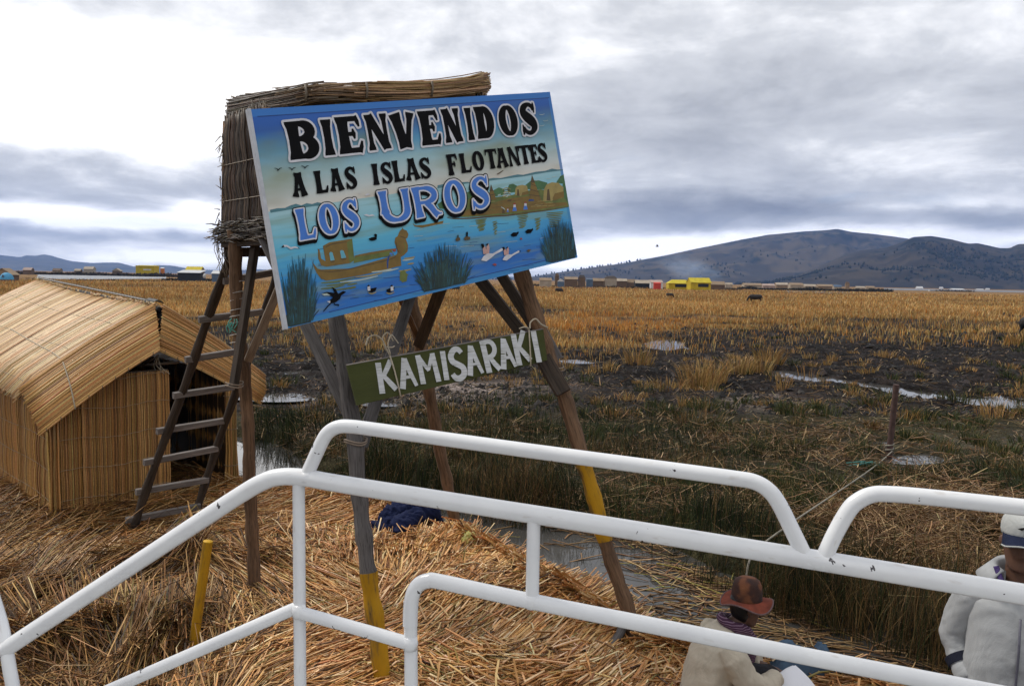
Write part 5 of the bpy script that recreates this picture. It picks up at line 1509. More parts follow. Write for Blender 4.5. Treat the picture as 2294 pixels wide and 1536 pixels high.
def brush_glyph(ch, a, w):
    S_ = lambda *p: [(x * a, y, w * k) for x, y, k in p]
    if ch == 'K': return [S_((.12, 0, 1), (.11, .5, .95), (.1, 1, 1)), S_((.22, .48, .7), (.55, .75, .85), (.82, 1, .9)), S_((.3, .56, .7), (.6, .3, .9), (.92, .03, .95))]
    if ch == 'A': return [S_((.12, 0, 1.05), (.3, .5, 1), (.46, 1, .95)), S_((.48, .98, .8), (.66, .5, .85), (.92, 0, .65)), S_((.3, .36, .55), (.74, .34, .55))]
    if ch == 'M': return [S_((.13, 0, 1), (.13, .5, .95), (.12, 1, 1)), S_((.14, .97, .7), (.34, .66, .7), (.52, .42, .6)), S_((.5, .44, .6), (.68, .72, .7), (.84, .97, .75)), S_((.84, 1, .95), (.87, .5, .95), (.9, 0, 1))]
    if ch == 'I': return [S_((.5, 0, 1), (.5, .5, .95), (.5, 1, 1))]
    if ch == 'S': return [[tuple(q) for q in catmull(S_((.88, .8, .8), (.7, .93, .9), (.42, .93, .95), (.18, .78, 1), (.22, .6, 1), (.5, .48, 1), (.82, .34, 1), (.82, .15, 1), (.55, .05, 1), (.25, .08, .95), (.08, .22, .8)), 4)]]
    if ch == 'R': return [S_((.15, 0, 1), (.14, .5, .95), (.13, 1, 1)), S_((.15, .93, .8)) + [tuple(q) for q in [(x, y, w * .8) for x, y, _ in arc(.42 * a, .70, .44 * a, .24, 90, -90, 12, 1, 1)]] + S_((.2, .45, .7)), S_((.4, .46, .7), (.65, .22, .85), (.92, .02, .9))]
    return []

def write(pt, quad, ch, tr, layers, brush=None, T=.135, t=.06):
    """paint one letter into the parallelogram quad = (bottom-left, bottom-right, top-left) given in photo positions"""
    bl, br, tl = (pt.p.uv(tr(q)) for q in quad)
    ey = tl - bl; h = np.linalg.norm(ey); a = np.linalg.norm(br - bl) / h; ex = (br - bl) / a
    st = brush_glyph(ch, a, brush) if brush else glyph(ch, a, T, t)
    for (m, extra, sh) in layers:
        for s in st:
            closed = s[0] == 'closed'
            s2 = s[1] if closed else s
            P = [bl + ex * q[0] + ey * q[1] for q in s2]
            pt.ribbon(P, [q[2] * h for q in s2], m, extra=extra * h, shift=(sh[0] * h, sh[1] * h), closed=closed)

def flat_paint(name, col, rough=.45, var=.12):
    m = m_plain(name, col, rough, var, 14); return m

def build_sign():
    K = .95
    SP = [(562, 245), (1232, 206), (1294, 577), (645, 735)]
    P = [W(*SP[0], 5.2838 * K), W(*SP[1], 6.9824 * K), W(*SP[2], 6.9911 * K), W(*SP[3], 5.2926 * K)]
    pn = Panel(SP, P)
    o = thing("welcome_sign", P[3], "big blue painted welcome sign with a lake scene, mounted on the lookout tower", "sign")
    # panel with its painted sky and water
    m, n, p = new_mat("painted_lake_panel")
    g = attr(n, "g").outputs['Vector']; sep = n.add('ShaderNodeSeparateXYZ'); n.link(g, sep.inputs[0])
    u, v = sep.outputs[0], sep.outputs[1]
    nz = n.noise(n.vmul(g, (5, 5, 1)), 1.0, 4, .6); nz2 = n.noise(n.vmul(g, (2.2, 3.2, 1)), 1.4, 3, .5)
    vv = n.math('ADD', v, n.math('MULTIPLY', n.math('SUBTRACT', nz, .5), .05))
    sky = n.ramp(vv, [(0.0, (.015, .12, .50)), (.10, (.012, .10, .40)), (.20, (.09, .32, .52)), (.30, (.33, .53, .58)), (.40, (.56, .63, .62)), (.47, (.72, .68, .60))])
    sky = n.mix(n.ramp(nz2, [(.44, 0.0), (.62, .75)]), sky, n.ramp(v, [(0.0, (.03, .14, .34)), (.15, (.13, .20, .14)), (.35, (.30, .33, .22)), (.47, (.45, .42, .34))]))
    wav = n.noise(n.vmul(g, (5, 60, 1)), 1.0, 4, .6, .3)
    vw = n.math('ADD', v, n.math('MULTIPLY', n.math('SUBTRACT', wav, .5), .10))
    vw = n.math('ADD', vw, n.math('MULTIPLY', n.math('SUBTRACT', nz2, .5), .12))
    wat = n.ramp(vw, [(.47, (.36, .60, .66)), (.55, (.24, .55, .66)), (.66, (.10, .46, .66)), (.78, (.025, .28, .62)), (.9, (.008, .13, .48)), (1.0, (.012, .17, .55))])
    wat = n.mix(n.ramp(n.noise(n.vmul(g, (3, 14, 1)), 1.3, 3, .5), [(.50, 0.0), (.66, .5)]), wat, (.20, .30, .20))
    edge = n.math('MULTIPLY', n.math('GREATER_THAN', v, .468), 1.0)
    col = n.mix(edge, sky, wat)
    rim = n.math('MAXIMUM', n.math('MAXIMUM', n.math('LESS_THAN', v, .035), n.math('GREATER_THAN', v, .975)), n.math('GREATER_THAN', u, .988))
    col = n.mix(n.math('MULTIPLY', rim, .75), col, n.mix(n.math('GREATER_THAN', v, .5), (.03, .20, .58), (.03, .24, .52)))
    n.link(col, p.inputs['Base Color']); p.inputs['Roughness'].default_value = .42; p.inputs['Specular IOR Level'].default_value = .4
    bump(n, p, nz, .08, .01)
    mb = MB(); N = 14
    th = .035
    fr = [[mb.addv(pn.at((pn.w * i / N, pn.h * j / N)), (i / N, j / N, 0)) for j in range(N + 1)] for i in range(N + 1)]
    for i in range(N):
        for j in range(N): mb.face((fr[i][j], fr[i][j + 1], fr[i + 1][j + 1], fr[i + 1][j]))
    mb.build("panel", m, o)
    mb = MB(); q = [pn.at(c, -.003) for c in ((.002, .002), (pn.w - .002, .002), (pn.w - .002, pn.h - .002), (.002, pn.h - .002))]
    mb.prism(q, -pn.n, th); mb.build("backing_board", flat_paint("grey_board", (.42, .44, .46), .7), o, smooth=False)
    mb = MB()
    mb.plank(pn.at((-.012, -.004), -.016), pn.at((-.012, pn.h + .004), -.016), .024, th + .008, pn.n, bev=.002)
    mb.build("edge_strip", flat_paint("pale_edge", (.50, .52, .56), .6), o, smooth=False)
    for s in (.22, .5, .78): mb = MB(); mb.plank(pn.at((pn.w * s, .02), -th - .03), pn.at((pn.w * s, pn.h - .02), -th - .03), .06, .045, pn.n); mb.build("batten", M_wood_grey, o, smooth=False)
    for s in (.12, .9): mb = MB(); mb.plank(pn.at((.02, pn.h * s), -th - .077), pn.at((pn.w - .02, pn.h * s), -th - .077), .06, .045, pn.n); mb.build("batten", M_wood_grey, o, smooth=False)
    # ---- scene paint
    mats = [m_plain("paint_black", (.005, .005, .006), .8, .12, 14, 0, .12), flat_paint("paint_white", (.62, .62, .66)), flat_paint("paint_blue", (.045, .18, .60)), flat_paint("paint_ochre", (.19, .115, .018), .5, .2),
            flat_paint("paint_ochre_dark", (.085, .05, .012)), flat_paint("paint_olive", (.12, .15, .03), .5, .25), flat_paint("paint_reed_green", (.012, .045, .04), .5, .4), flat_paint("paint_hill", (.07, .20, .24)),
            flat_paint("paint_straw", (.34, .26, .08), .5, .2), flat_paint("paint_pale_line", (.42, .5, .46)), flat_paint("paint_red", (.3, .04, .03)), flat_paint("paint_pink", (.55, .33, .29)), flat_paint("paint_sky_gap", (.12, .40, .52)),
            flat_paint("paint_deep_green", (.006, .022, .022), .5, .4), flat_paint("paint_mid_green", (.05, .14, .05), .5, .3), flat_paint("paint_dark_blue", (.006, .05, .22)), flat_paint("paint_teal_blend", (.012, .10, .16), .5, .4)]
    BK, WH, BL_, OC, OD, OL, RG, HI, ST, PL, RD, PK, SG, DG, MG, DB, TB = range(17)
    c1 = lambda q: (480 + q[0] / 2.649, 160 + q[1] / 2.649)
    c3 = lambda q: (590 + q[0] / 4.956, 430 + q[1] / 4.956)
    c4 = lambda q: (930 + q[0] / 4.8, 370 + q[1] / 4.8)
    pt = Painter(pn)
    # border line
    for a, b in (((.035, .05), (pn.w - .02, .05)), ((.3, pn.h - .04), (pn.w - .02, pn.h - .04))): pt.ribbon([a, b], [.0028, .0028], DB)
    # hills
    pt.poly([(70, 200), (150, 182), (240, 178), (300, 150), (360, 132), (420, 150), (480, 125), (540, 135), (600, 115), (680, 130), (760, 133), (700, 145), (560, 158), (300, 195), (80, 232)], HI, c3)
    pt.poly([(240, 218), (330, 200), (560, 180), (600, 190), (240, 250)], HI, c4)
    pt.poly([(770, 150), (840, 138), (920, 140), (1000, 122), (1100, 100), (1160, 105), (1300, 72), (1400, 62), (1470, 38), (1530, 48), (1588, 46), (1590, 56), (1400, 80), (1160, 122), (900, 155), (770, 172)], HI, c4)
    # green behind the island, the island itself
    for q in ([(480, 330), (560, 290), (620, 270), (640, 420), (480, 470)], [(790, 300), (860, 260), (900, 240), (960, 260), (960, 320), (800, 350)], [(990, 260), (1010, 210), (1050, 200), (1100, 225), (1080, 290), (1000, 300)],
              [(1180, 220), (1240, 170), (1330, 165), (1420, 190), (1420, 260), (1200, 260)], [(1520, 180), (1560, 120), (1598, 100), (1605, 200), (1520, 195)], [(1590, 180), (1604, 150), (1655, 450), (1580, 440), (1570, 330)],
              [(240, 420), (310, 370), (330, 470), (260, 470)]): pt.poly(q, MG, c4)
    pt.poly([(340, 555), (560, 560), (800, 545), (1000, 530), (1250, 505), (1500, 470), (1650, 445), (1640, 400), (1560, 300), (1350, 260), (1200, 275), (1050, 320), (820, 350), (600, 340), (540, 400), (480, 520)], OL, c4)
    pt.poly([(560, 480), (800, 420), (1000, 360), (1250, 330), (1420, 410), (1620, 400), (1640, 430), (1300, 480), (1000, 510), (700, 540), (480, 545)], OC, c4)
    for k in range(26):
        x = RNG.uniform(560, 1500); y = 430 - (x - 900) * .08 + RNG.uniform(-50, 70); pt.line([(x, y), (x + RNG.uniform(40, 120), y - 10)], .0022, (ST, OD, OL)[k % 3], c4)
    pt.line([(340, 562), (420, 575), (620, 570), (860, 548), (1000, 540), (1200, 512), (1400, 488), (1655, 448)], .006, OD, c4)
    # reed cones, huts, arch
    for (q, mm) in (([(1255, 105), (1358, 385), (1225, 375)], OC), ([(1255, 105), (1290, 190), (1240, 190)], OD), ([(815, 205), (872, 370), (785, 380)], OC), ([(815, 205), (838, 270), (800, 275)], OD)): pt.poly(q, mm, c4)
    for a, b in (((1240, 200), (1305, 230)), ((1232, 260), (1330, 290)), ((1228, 320), (1345, 335)), ((800, 280), (850, 275)), ((792, 325), (865, 312))): pt.line([a, b], .004, OD, c4)
    pt.poly([(1070, 320), (1078, 250), (1100, 222), (1150, 212), (1200, 222), (1215, 280), (1150, 300), (1140, 335)], ST, c4); pt.poly([(1145, 330), (1150, 296), (1215, 275), (1222, 310)], OC, c4); pt.poly([(1092, 330), (1098, 262), (1112, 258), (1122, 330)], OD, c4)
    pt.poly([(1375, 390), (1385, 260), (1415, 205), (1470, 185), (1540, 192), (1595, 240), (1592, 290), (1500, 310), (1475, 385)], ST, c4); pt.poly([(1475, 360), (1500, 305), (1598, 282), (1600, 345), (1490, 380)], OC, c4); pt.poly([(1412, 380), (1420, 265), (1440, 255), (1455, 385)], OD, c4)
    for k in range(5): pt.line([(935 + 3 * k, 262 + 20 * k), (985, 245 + 20 * k), (1030, 262 + 18 * k)], .0035, OD if k % 2 else ST, c4)
    for k in range(8): x, y = RNG.uniform(880, 1030), RNG.uniform(300, 345); pt.line([(x, y), (x + 26, y - 6)], .004, PL, c4)
    pt.poly([(985, 392), (1000, 370), (1040, 368), (1030, 392)], OD, c4); pt.poly([(1215, 390), (1225, 365), (1275, 370), (1280, 385)], DB, c4)
    for x, y in ((1068, 440), (1185, 425), (995, 478)):
        k = 1.0 if x > 1000 else .5
        pt.poly([(x - 22 * k, y + 55 * k), (x - 14 * k, y + 12 * k), (x + 14 * k, y + 10 * k), (x + 24 * k, y + 52 * k)], BL_, c4); pt.poly([(x - 13 * k, y + 14 * k), (x - 12 * k, y - 16 * k), (x + 12 * k, y - 16 * k), (x + 14 * k, y + 12 * k)], WH, c4); pt.poly([(x - 12 * k, y - 14 * k), (x - 9 * k, y - 32 * k), (x + 9 * k, y - 32 * k), (x + 12 * k, y - 14 * k)], RD, c4)
    pt.poly([(932, 520), (938, 470), (958, 470), (965, 518)], OD, c4); pt.line([(922, 450), (950, 465), (965, 480)], .004, PL, c4)
    # reflections
    for (x0, x1, y0, y1) in ((650, 770, 585, 700), (835, 885, 610, 740), (1090, 1215, 530, 670), (1285, 1350, 575, 690), (1405, 1590, 510, 660)):
        for k in range(9):
            y = y0 + (y1 - y0) * k / 8; w = (x1 - x0) / 2 * (1 - .5 * k / 8); c = (x0 + x1) / 2 + RNG.uniform(-8, 8)
            pt.line([(c - w, y + 6), (c, y), (c + w, y - 8)], .0045, OL, c4)
    for k in range(34):
        x, y = RNG.uniform(-60, 1550), RNG.uniform(600, 1150); pt.line([(x, y), (x + RNG.uniform(50, 160), y - 10 + RNG.uniform(-5, 3))], .0016, (PL, DB, HI)[k % 3], c4)
    for k in range(30):
        x, y = RNG.uniform(560, 1700), RNG.uniform(620, 1250); pt.line([(x, y), (x + RNG.uniform(60, 200), y - 14)], .0018, (DB, HI, DB)[k % 3], c3)
    # small boat under the letters
    pt.poly([(1655, 350), (1680, 385), (1760, 398), (1990, 350), (2000, 320), (1790, 365), (1690, 372)], OC, c3)
    # big reed boat
    pt.poly([(530, 700), (545, 780), (600, 850), (640, 862), (960, 850), (1400, 720), (1470, 700), (1520, 640), (1530, 820), (1480, 830), (1300, 880), (1000, 940), (700, 985), (640, 965), (590, 900), (545, 800)], OC, c3)
    pt.poly([(605, 630), (622, 640), (640, 740), (690, 770), (700, 830), (640, 815), (608, 740)], OC, c3)
    pt.poly([(660, 600), (730, 560), (985, 518), (1010, 760), (960, 790), (700, 830)], OC, c3)
    pt.poly([(925, 560), (985, 522), (1010, 760), (955, 788)], OL, c3)
    pt.poly([(1010, 720), (1420, 645), (1450, 700), (1000, 790)], OL, c3); pt.line([(1010, 715), (1200, 680), (1470, 632)], .008, OC, c3); pt.line([(610, 872), (760, 885), (1000, 845), (1400, 750), (1500, 690)], .004, OD, c3)
    pt.poly([(730, 680), (745, 665), (765, 672), (790, 755), (745, 765)], SG, c3); pt.poly([(850, 655), (870, 645), (890, 655), (918, 730), (865, 738)], SG, c3)
    pt.line([(740, 768), (770, 775), (795, 760)], .004, OD, c3); pt.line([(860, 745), (890, 748), (925, 735)], .004, OD, c3); pt.line([(690, 615), (760, 580), (925, 555)], .004, OD, c3)
    pt.poly([(1455, 560), (1462, 510), (1490, 490), (1505, 450), (1520, 425), (1535, 415), (1542, 395), (1555, 415), (1590, 430), (1610, 470), (1598, 510), (1580, 520), (1605, 590), (1600, 660), (1560, 700), (1500, 740), (1440, 760), (1490, 690), (1480, 630)], OC, c3)
    pt.line([(1475, 560), (1480, 620), (1510, 680)], .005, OD, c3); pt.line([(1510, 490), (1540, 500), (1580, 515)], .004, OD, c3); pt.line([(1560, 560), (1580, 620), (1540, 690)], .004, OL, c3)
    pt.line([(1400, 700), (1380, 760), (1378, 850)], .007, DB, c3); pt.poly([(1400, 690), (1405, 672), (1435, 680), (1430, 705)], BL_, c3); pt.poly([(1430, 640), (1475, 630), (1470, 660), (1440, 665)], RD, c3)
    for k, (x, y, w) in enumerate([(640, 1010, 380), (700, 1040, 300), (850, 1000, 420), (1020, 945, 300), (640, 1075, 260), (800, 1085, 220), (1200, 890, 220), (1500, 880, 140), (1520, 930, 90), (1510, 980, 80), (1540, 760, 130), (1600, 800, 70), (930, 1030, 110), (940, 1070, 90), (1270, 885, 230), (1560, 740, 120)]):
        pt.line([(x, y), (x + w / 2, y - w * .05), (x + w, y - w * .16)], .0052, (OL, OL, PL, ST)[k % 4], c3)
    pt.poly([(1515, 890), (1560, 860), (1600, 920), (1590, 990), (1540, 1005), (1510, 960)], OL, c3)
    # reed clumps
    def clump(x0, x1, yb, yt, n, tr, slope=0.0, solid=None):
        cx_, hw_ = (x0 + x1) / 2, (x1 - x0) / 2
        def stroke(t, w, m, up=1.0, low=0.0):
            b = yb + slope * (cx_ + t * hw_ - x0) - low * (yb - yt); hgt = (yb - yt) * (.30 + .70 * RNG.random() ** 1.3) * (1 - .42 * t * t) * up
            x = cx_ + t * hw_ * .84; xt = cx_ + t * hw_ * 1.1 + RNG.normal(0, 24) - 10
            pt.line([(x, b), (x + (xt - x) * .3 + RNG.normal(0, 5), b - hgt * .5), (xt, b - hgt)], w, m, tr, sm=3)
        for k in range(int(n * .9)): stroke(RNG.uniform(-1.05, 1.05), RNG.uniform(.0015, .0034), TB, .92, .08 * RNG.random())
        if solid:
            mx, my = np.mean(solid, 0); pt.poly([(mx + (q_[0] - mx) * .86, yb + slope * (q_[0] - x0) + (q_[1] - yb - slope * (q_[0] - x0)) * .45) for q_ in solid], DG, tr)
        for k in range(n): stroke(float(np.clip(RNG.normal(0, .55), -1, 1)), RNG.uniform(.0014, .0032), (RG, DG, RG, TB)[int(RNG.integers(0, 40) / 12)], .9)
    clump(225, 570, 1500, 660, 190, c3, -.17, [(240, 1480), (215, 1250), (260, 1150), (330, 1120), (420, 1060), (480, 1120), (530, 1200), (556, 1440), (290, 1500)])
    clump(40, 575, 1350, 830, 210, c4, -.15, [(55, 1350), (40, 1200), (110, 1130), (200, 1090), (330, 1060), (440, 1100), (560, 1130), (565, 1250), (320, 1330), (70, 1385)])
    clump(1385, 1740, 1045, 560, 210, c4, -.13, [(1420, 1040), (1380, 900), (1420, 820), (1520, 760), (1640, 740), (1722, 800), (1750, 985), (1460, 1055)])
    # birds
    pt.poly([(640, 1130), (700, 1110), (780, 1120), (830, 1130), (880, 1100), (915, 1110), (860, 1150), (845, 1190), (790, 1230), (740, 1235), (730, 1205), (770, 1170), (720, 1140)], BK, c3); pt.poly([(755, 1055), (800, 1080), (825, 1130), (790, 1130)], BK, c3)
    pt.poly([(640, 1135), (700, 1125), (740, 1150), (670, 1152)], PL, c3); pt.line([(760, 1225), (710, 1270), (660, 1330)], .004, BK, c3); pt.line([(780, 1230), (790, 1250), (830, 1252), (825, 1270)], .004, BK, c3); pt.poly([(700, 1215), (740, 1210), (735, 1235)], WH, c3)
    for x, f in ((1200, 1), (1400, -1)):
        pt.poly([(x - 40, 1085), (x, 1070), (x + 55, 1060), (x + 40, 1100), (x, 1118), (x - 30, 1112)], BK, c3); hx = x - 35 if f > 0 else x + 22
        pt.poly([(hx - 12, 1100), (hx - 14, 1055), (hx, 1035), (hx + 16, 1045), (hx + 18, 1095)], WH, c3); pt.poly([(hx - 18, 1050), (hx - 4, 1030), (hx + 14, 1040), (hx + 4, 1052)], BK, c3)
        pt.line([(x - 40, 1118), (x, 1130), (x + 50, 1112)], .004, ST, c3)
    pt.poly([(1165, 520), (1200, 505), (1235, 500), (1222, 480), (1235, 465), (1258, 475), (1252, 530), (1210, 545), (1175, 538)], BK, c3)
    for q in ([(195, 620), (215, 590), (260, 592), (300, 615), (350, 605), (405, 632), (345, 625), (300, 640), (255, 610)], [(1110, 258), (1145, 248), (1170, 262), (1200, 250), (1235, 264), (1195, 272), (1160, 275)], [(1050, 18), (1085, 8), (1070, 22)], [(1120, 40), (1150, 15), (1185, 30), (1140, 45)]): pt.poly(q, WH, c3)
    pt.poly([(195, 622), (215, 590), (232, 612)], BK, c3); pt.poly([(375, 612), (408, 634), (385, 628)], BK, c3)
    for (x, y, k) in ((440, 800, .8), (530, 790, 1.2)):
        pt.poly([(x - 12, y), (x + 10, y - 28), (x + 50 * k, y - 15), (x + 45 * k, y + 12), (x, y + 22)], OD, c4); pt.poly([(x + 20 * k - 12, y - 20), (x + 20 * k - 10, y - 58 * k), (x + 20 * k + 8, y - 60 * k), (x + 20 * k + 8, y - 20)], BK if k > 1 else RG, c4)
    for x, y in ((1060, 750), (1215, 715)): pt.poly([(x - 38, y), (x - 10, y - 25), (x + 30, y - 25), (x + 42, y - 38), (x + 50, y - 20), (x + 25, y + 15), (x - 15, y + 22)], BK, c4)
    for (x, y, s) in ((790, 980, 1.0), (1000, 985, .78)):
        f = lambda a: [(x + p_[0] * s, y + p_[1] * s) for p_ in a]
        pt.poly(f([(-85, 45), (-60, 0), (-20, -30), (40, -30), (110, -70), (135, -85), (150, -80), (145, -60), (60, -15), (20, 20), (-30, 55)]), WH, c4)
        pt.poly(f([(-60, -20), (-70, -80), (-55, -120), (-20, -60), (0, -30)]), PK, c4); pt.poly(f([(-20, -40), (-30, -100), (-5, -135), (5, -90), (0, -30)]), PK, c4); pt.poly(f([(-90, -130), (-60, -135), (-50, -105), (-68, -80)]), BK, c4); pt.poly(f([(-40, -125), (-5, -140), (-15, -115)]), BK, c4); pt.poly(f([(145, -82), (178, -78), (150, -66)]), BK, c4)
    pt.poly([(1190, 920), (1215, 905), (1245, 912), (1215, 935)], OD, c4); pt.poly([(825, 1070), (850, 1055), (875, 1068), (855, 1085)], RD, c4); pt.poly([(1120, 795), (1132, 778), (1150, 795), (1135, 805)], RD, c4)
    for x, y in ((620, 378), (651, 377), (680, 373)):
        pt.line([(x - 6, y - 1), (x, y + 1), (x + 2, y + 4), (x + 6, y), (x + 11, y - 1)], .003, BK)
    for x, y in ((1212, 257), (1220, 271), (1212, 282), (1228, 400), (1240, 396), (1200, 404)): pt.line([(x - 5, y), (x, y + 1), (x + 7, y - 1)], .002, PL)
    pt.line([(1112, 391), (1118, 388), (1127, 382)], .004, OD)
    pt.mb.build("painted_scene", mats, o, smooth=False)
    # ---- lettering
    lt = Painter(pn); lt.k = 1400
    L1 = [('B', (455, 528), (632, 512), (412, 302)), ('I', (655, 503), (722, 497), (620, 290)), ('E', (748, 495), (888, 480), (710, 275)), ('N', (918, 474), (1052, 458), (880, 262)), ('V', (1064, 462), (1212, 446), (1030, 256)),
          ('E', (1236, 444), (1348, 432), (1202, 240)), ('N', (1372, 428), (1478, 416), (1336, 228)), ('I', (1506, 412), (1548, 408), (1474, 220)), ('D', (1566, 404), (1672, 392), (1534, 214)), ('O', (1702, 388), (1812, 378), (1670, 208)), ('S', (1830, 380), (1922, 370), (1800, 194))]
    for ch, a, b, c in L1: write(lt, (a, b, c), ch, c1, [(1, .060, (0, 0))], T=.164, t=.072)
    for ch, a, b, c in L1: write(lt, (a, b, c), ch, c1, [(0, 0, (0, 0))], T=.164, t=.072)
    L2 = [('A', (468, 748), (556, 738), (445, 608)), ('L', (608, 728), (680, 718), (586, 594)), ('A', (690, 716), (774, 705), (668, 584)), ('S', (785, 702), (852, 694), (762, 572)), ('I', (942, 678), (982, 672), (925, 552)), ('S', (998, 670), (1064, 662), (976, 545)),
          ('L', (1070, 660), (1134, 650), (1048, 534)), ('A', (1140, 650), (1224, 640), (1118, 524)), ('S', (1226, 640), (1292, 632), (1204, 518)), ('F', (1392, 620), (1452, 612), (1372, 496)), ('L', (1468, 606), (1530, 598), (1448, 490)),
          ('O', (1540, 594), (1608, 586), (1518, 478)), ('T', (1618, 582), (1686, 574), (1598, 466)), ('A', (1678, 576), (1748, 567), (1658, 462)), ('N', (1752, 567), (1818, 558), (1732, 452)), ('T', (1818, 556), (1884, 548), (1796, 444)), ('E', (1884, 546), (1930, 541), (1862, 438)), ('S', (1928, 542), (1980, 534), (1908, 432))]
    for ch, a, b, c in L2: write(lt, (a, b, c), ch, c1, [(0, 0, (0, 0))], T=.132, t=.066)
    L3 = [('L', (510, 1004), (610, 986), (476, 822)), ('O', (636, 976), (752, 958), (602, 794)), ('S', (772, 958), (868, 938), (742, 772)), ('U', (1000, 906), (1178, 880), (966, 716)), ('R', (1200, 872), (1350, 850), (1164, 692)), ('O', (1378, 848), (1502, 826), (1346, 656)), ('S', (1530, 824), (1640, 802), (1508, 636))]
    for sh in ((-.035, .085), (-.02, .055), (0, .03), (0, 0)):
        for ch, a, b, c in L3: write(lt, (a, b, c), ch, c1, [(0, .072, sh)], T=.125, t=.06)
    for ch, a, b, c in L3: write(lt, (a, b, c), ch, c1, [(1, .042, (0, 0))], T=.125, t=.06)
    for ch, a, b, c in L3: write(lt, (a, b, c), ch, c1, [(2, -.008, (0, 0))], T=.125, t=.06)
    lt.mb.build("lettering", mats, o, smooth=False)
build_sign()

def build_board():
    SP = [(777, 818), (1217, 737), (1226, 807), (800, 907)]
    P = [W(*SP[0], 5.56), W(*SP[1], 6.36), W(*SP[2], 6.33), W(*SP[3], 5.52)]
    pn = Panel(SP, P)
    o = thing("name_board", P[3], "dark green wooden board with white hand painted letters, tied below the big sign", "sign")
    mb = MB(); off = 3.0; n = 10
    c = [P[0], P[1], P[2], P[3]]
    bk = -pn.n * .028
    rows = []
    for i in range(n + 1):
        s = i / n; a = P[0] + (P[1] - P[0]) * s; b = P[3] + (P[2] - P[3]) * s
        j = RNG.normal(0, .002)
        rows.append([mb.addv(q, (y + off, z, s * 2.2)) for q, y, z in ((a + vec((0, 0, j)), .14, 0), (a * .5 + b * .5, 0, 0), (b + vec((0, 0, j)), -.14, 0), (b + bk, -.14, .03), (a + bk + vec((0, 0, .004)), .14, .03))])
    for i in range(n):
        for j in range(5): mb.face((rows[i][j], rows[i][(j + 1) % 5], rows[i + 1][(j + 1) % 5], rows[i + 1][j]))
    mb.face(rows[0][::-1]); mb.face(rows[-1]); mb.build("board", M_green, o, smooth=False)
    mb = MB(); mb.plank((P[0] + bk * .5) + vec((0, 0, .004)), P[1] + bk * .5 + vec((0, 0, .004)), .032, .008, (0, 0, 1)); mb.build("top_edge", M_wood_rung, o, smooth=False)
    c6 = lambda q: (760 + q[0] / 4.4115, 720 + q[1] / 4.4115)
    pt = Painter(pn)
    L = [('K', (428, 708), (612, 662), (398, 405)), ('A', (640, 655), (818, 612), (608, 368)), ('M', (845, 602), (1042, 566), (808, 325)), ('I', (1060, 560), (1140, 546), (1040, 285)), ('S', (1155, 565), (1298, 528), (1125, 262)), ('A', (1305, 512), (1450, 478), (1282, 238)),
         ('R', (1480, 482), (1608, 446), (1446, 182)), ('A', (1612, 446), (1748, 412), (1592, 172)), ('K', (1756, 410), (1880, 362), (1738, 122)), ('I', (1905, 380), (1975, 368), (1892, 92))]
    m, n_, p_ = new_mat("brushed_white_paint")
    tc = n_.add('ShaderNodeTexCoord').outputs['Object']
    f = n_.noise(n_.vmul(tc, (8, 8, 90)), 1.0, 4, .6)
    n_.link(n_.ramp(f, [(.30, (.10, .10, .06)), (.40, (.45, .46, .45)), (.7, (.62, .63, .65))]), p_.inputs['Base Color']); p_.inputs['Roughness'].default_value = .7
    for ch, a, b, c in L: write(pt, (a, b, c), ch, c6, [(0, 0, (0, 0))], brush=.094)
    pt.mb.build("lettering", m, o, smooth=False)
    mb = MB()
    q = lambda pts, l=.012: [pn.at(pn.uv(c6(p)), l) for p in pts]
    mb.tube(q([(540, 322), (580, 470), (612, 620), (630, 725)]), .006, 5)
    right = MB(); right.tube(q([(1888, 72), (1878, 200), (1868, 330), (1858, 412)]), .006, 5)
    mb.tube(catmull(q([(535, 325), (500, 250), (470, 180), (400, 130), (320, 150), (285, 235)], .02), 6), .006, 5)
    mb.tube(catmull(q([(540, 322), (520, 220), (560, 130), (600, 170), (630, 215)], .03), 6), .005, 5)
    mb.tube(catmull(q([(510, 280), (480, 150), (530, 95), (570, 130), (590, 180)], .0), 6), .005, 5)
    mb.tube(catmull(q([(500, 250), (560, 255), (590, 240)], .03), 6), .005, 5)
    right.tube(catmull(q([(1888, 75), (1850, 60), (1800, 75)], .02), 6), .006, 5); right.tube(catmull(q([(1888, 75), (1900, 20), (1950, -10), (1990, 40), (2040, 70)], .03), 6), .007, 5)
    mb.build("tie_rope", M_twine, o); right.build("tie_rope", M_twine, o)
build_board()
# ------------------------------------------------------------------ white boat railing
def white_paint():
    m, n, p = new_mat("chipped_white_paint")
    g = attr(n, "g").outputs['Vector']
    f = n.noise(g, 30, 3, .6, .3); f2 = n.noise(g, 9, 3, .6); f3 = n.noise(n.vmul(g, (60, 60, 18)), 1.0, 2, .5)
    col = n.ramp(f2, [(.3, (.70, .71, .73)), (.7, (.78, .79, .80))])
    chip = n.math('MULTIPLY', n.ramp(f, [(.704, 0.0), (.72, 1.0)]), 1.0)
    col = n.mix(chip, col, (.045, .04, .045))
    col = n.mix(n.ramp(f3, [(.66, 0.0), (.78, .35)]), col, (.42, .36, .30))
    n.link(col, p.inputs['Base Color']); p.inputs['Roughness'].default_value = .27
    p.inputs['Coat Weight'].default_value = .35; p.inputs['Coat Roughness'].default_value = .12
    bump(n, p, n.math('ADD', n.noise(g, 14, 3, .5), n.math('MULTIPLY', chip, -1.5)), .10, .004)
    return m
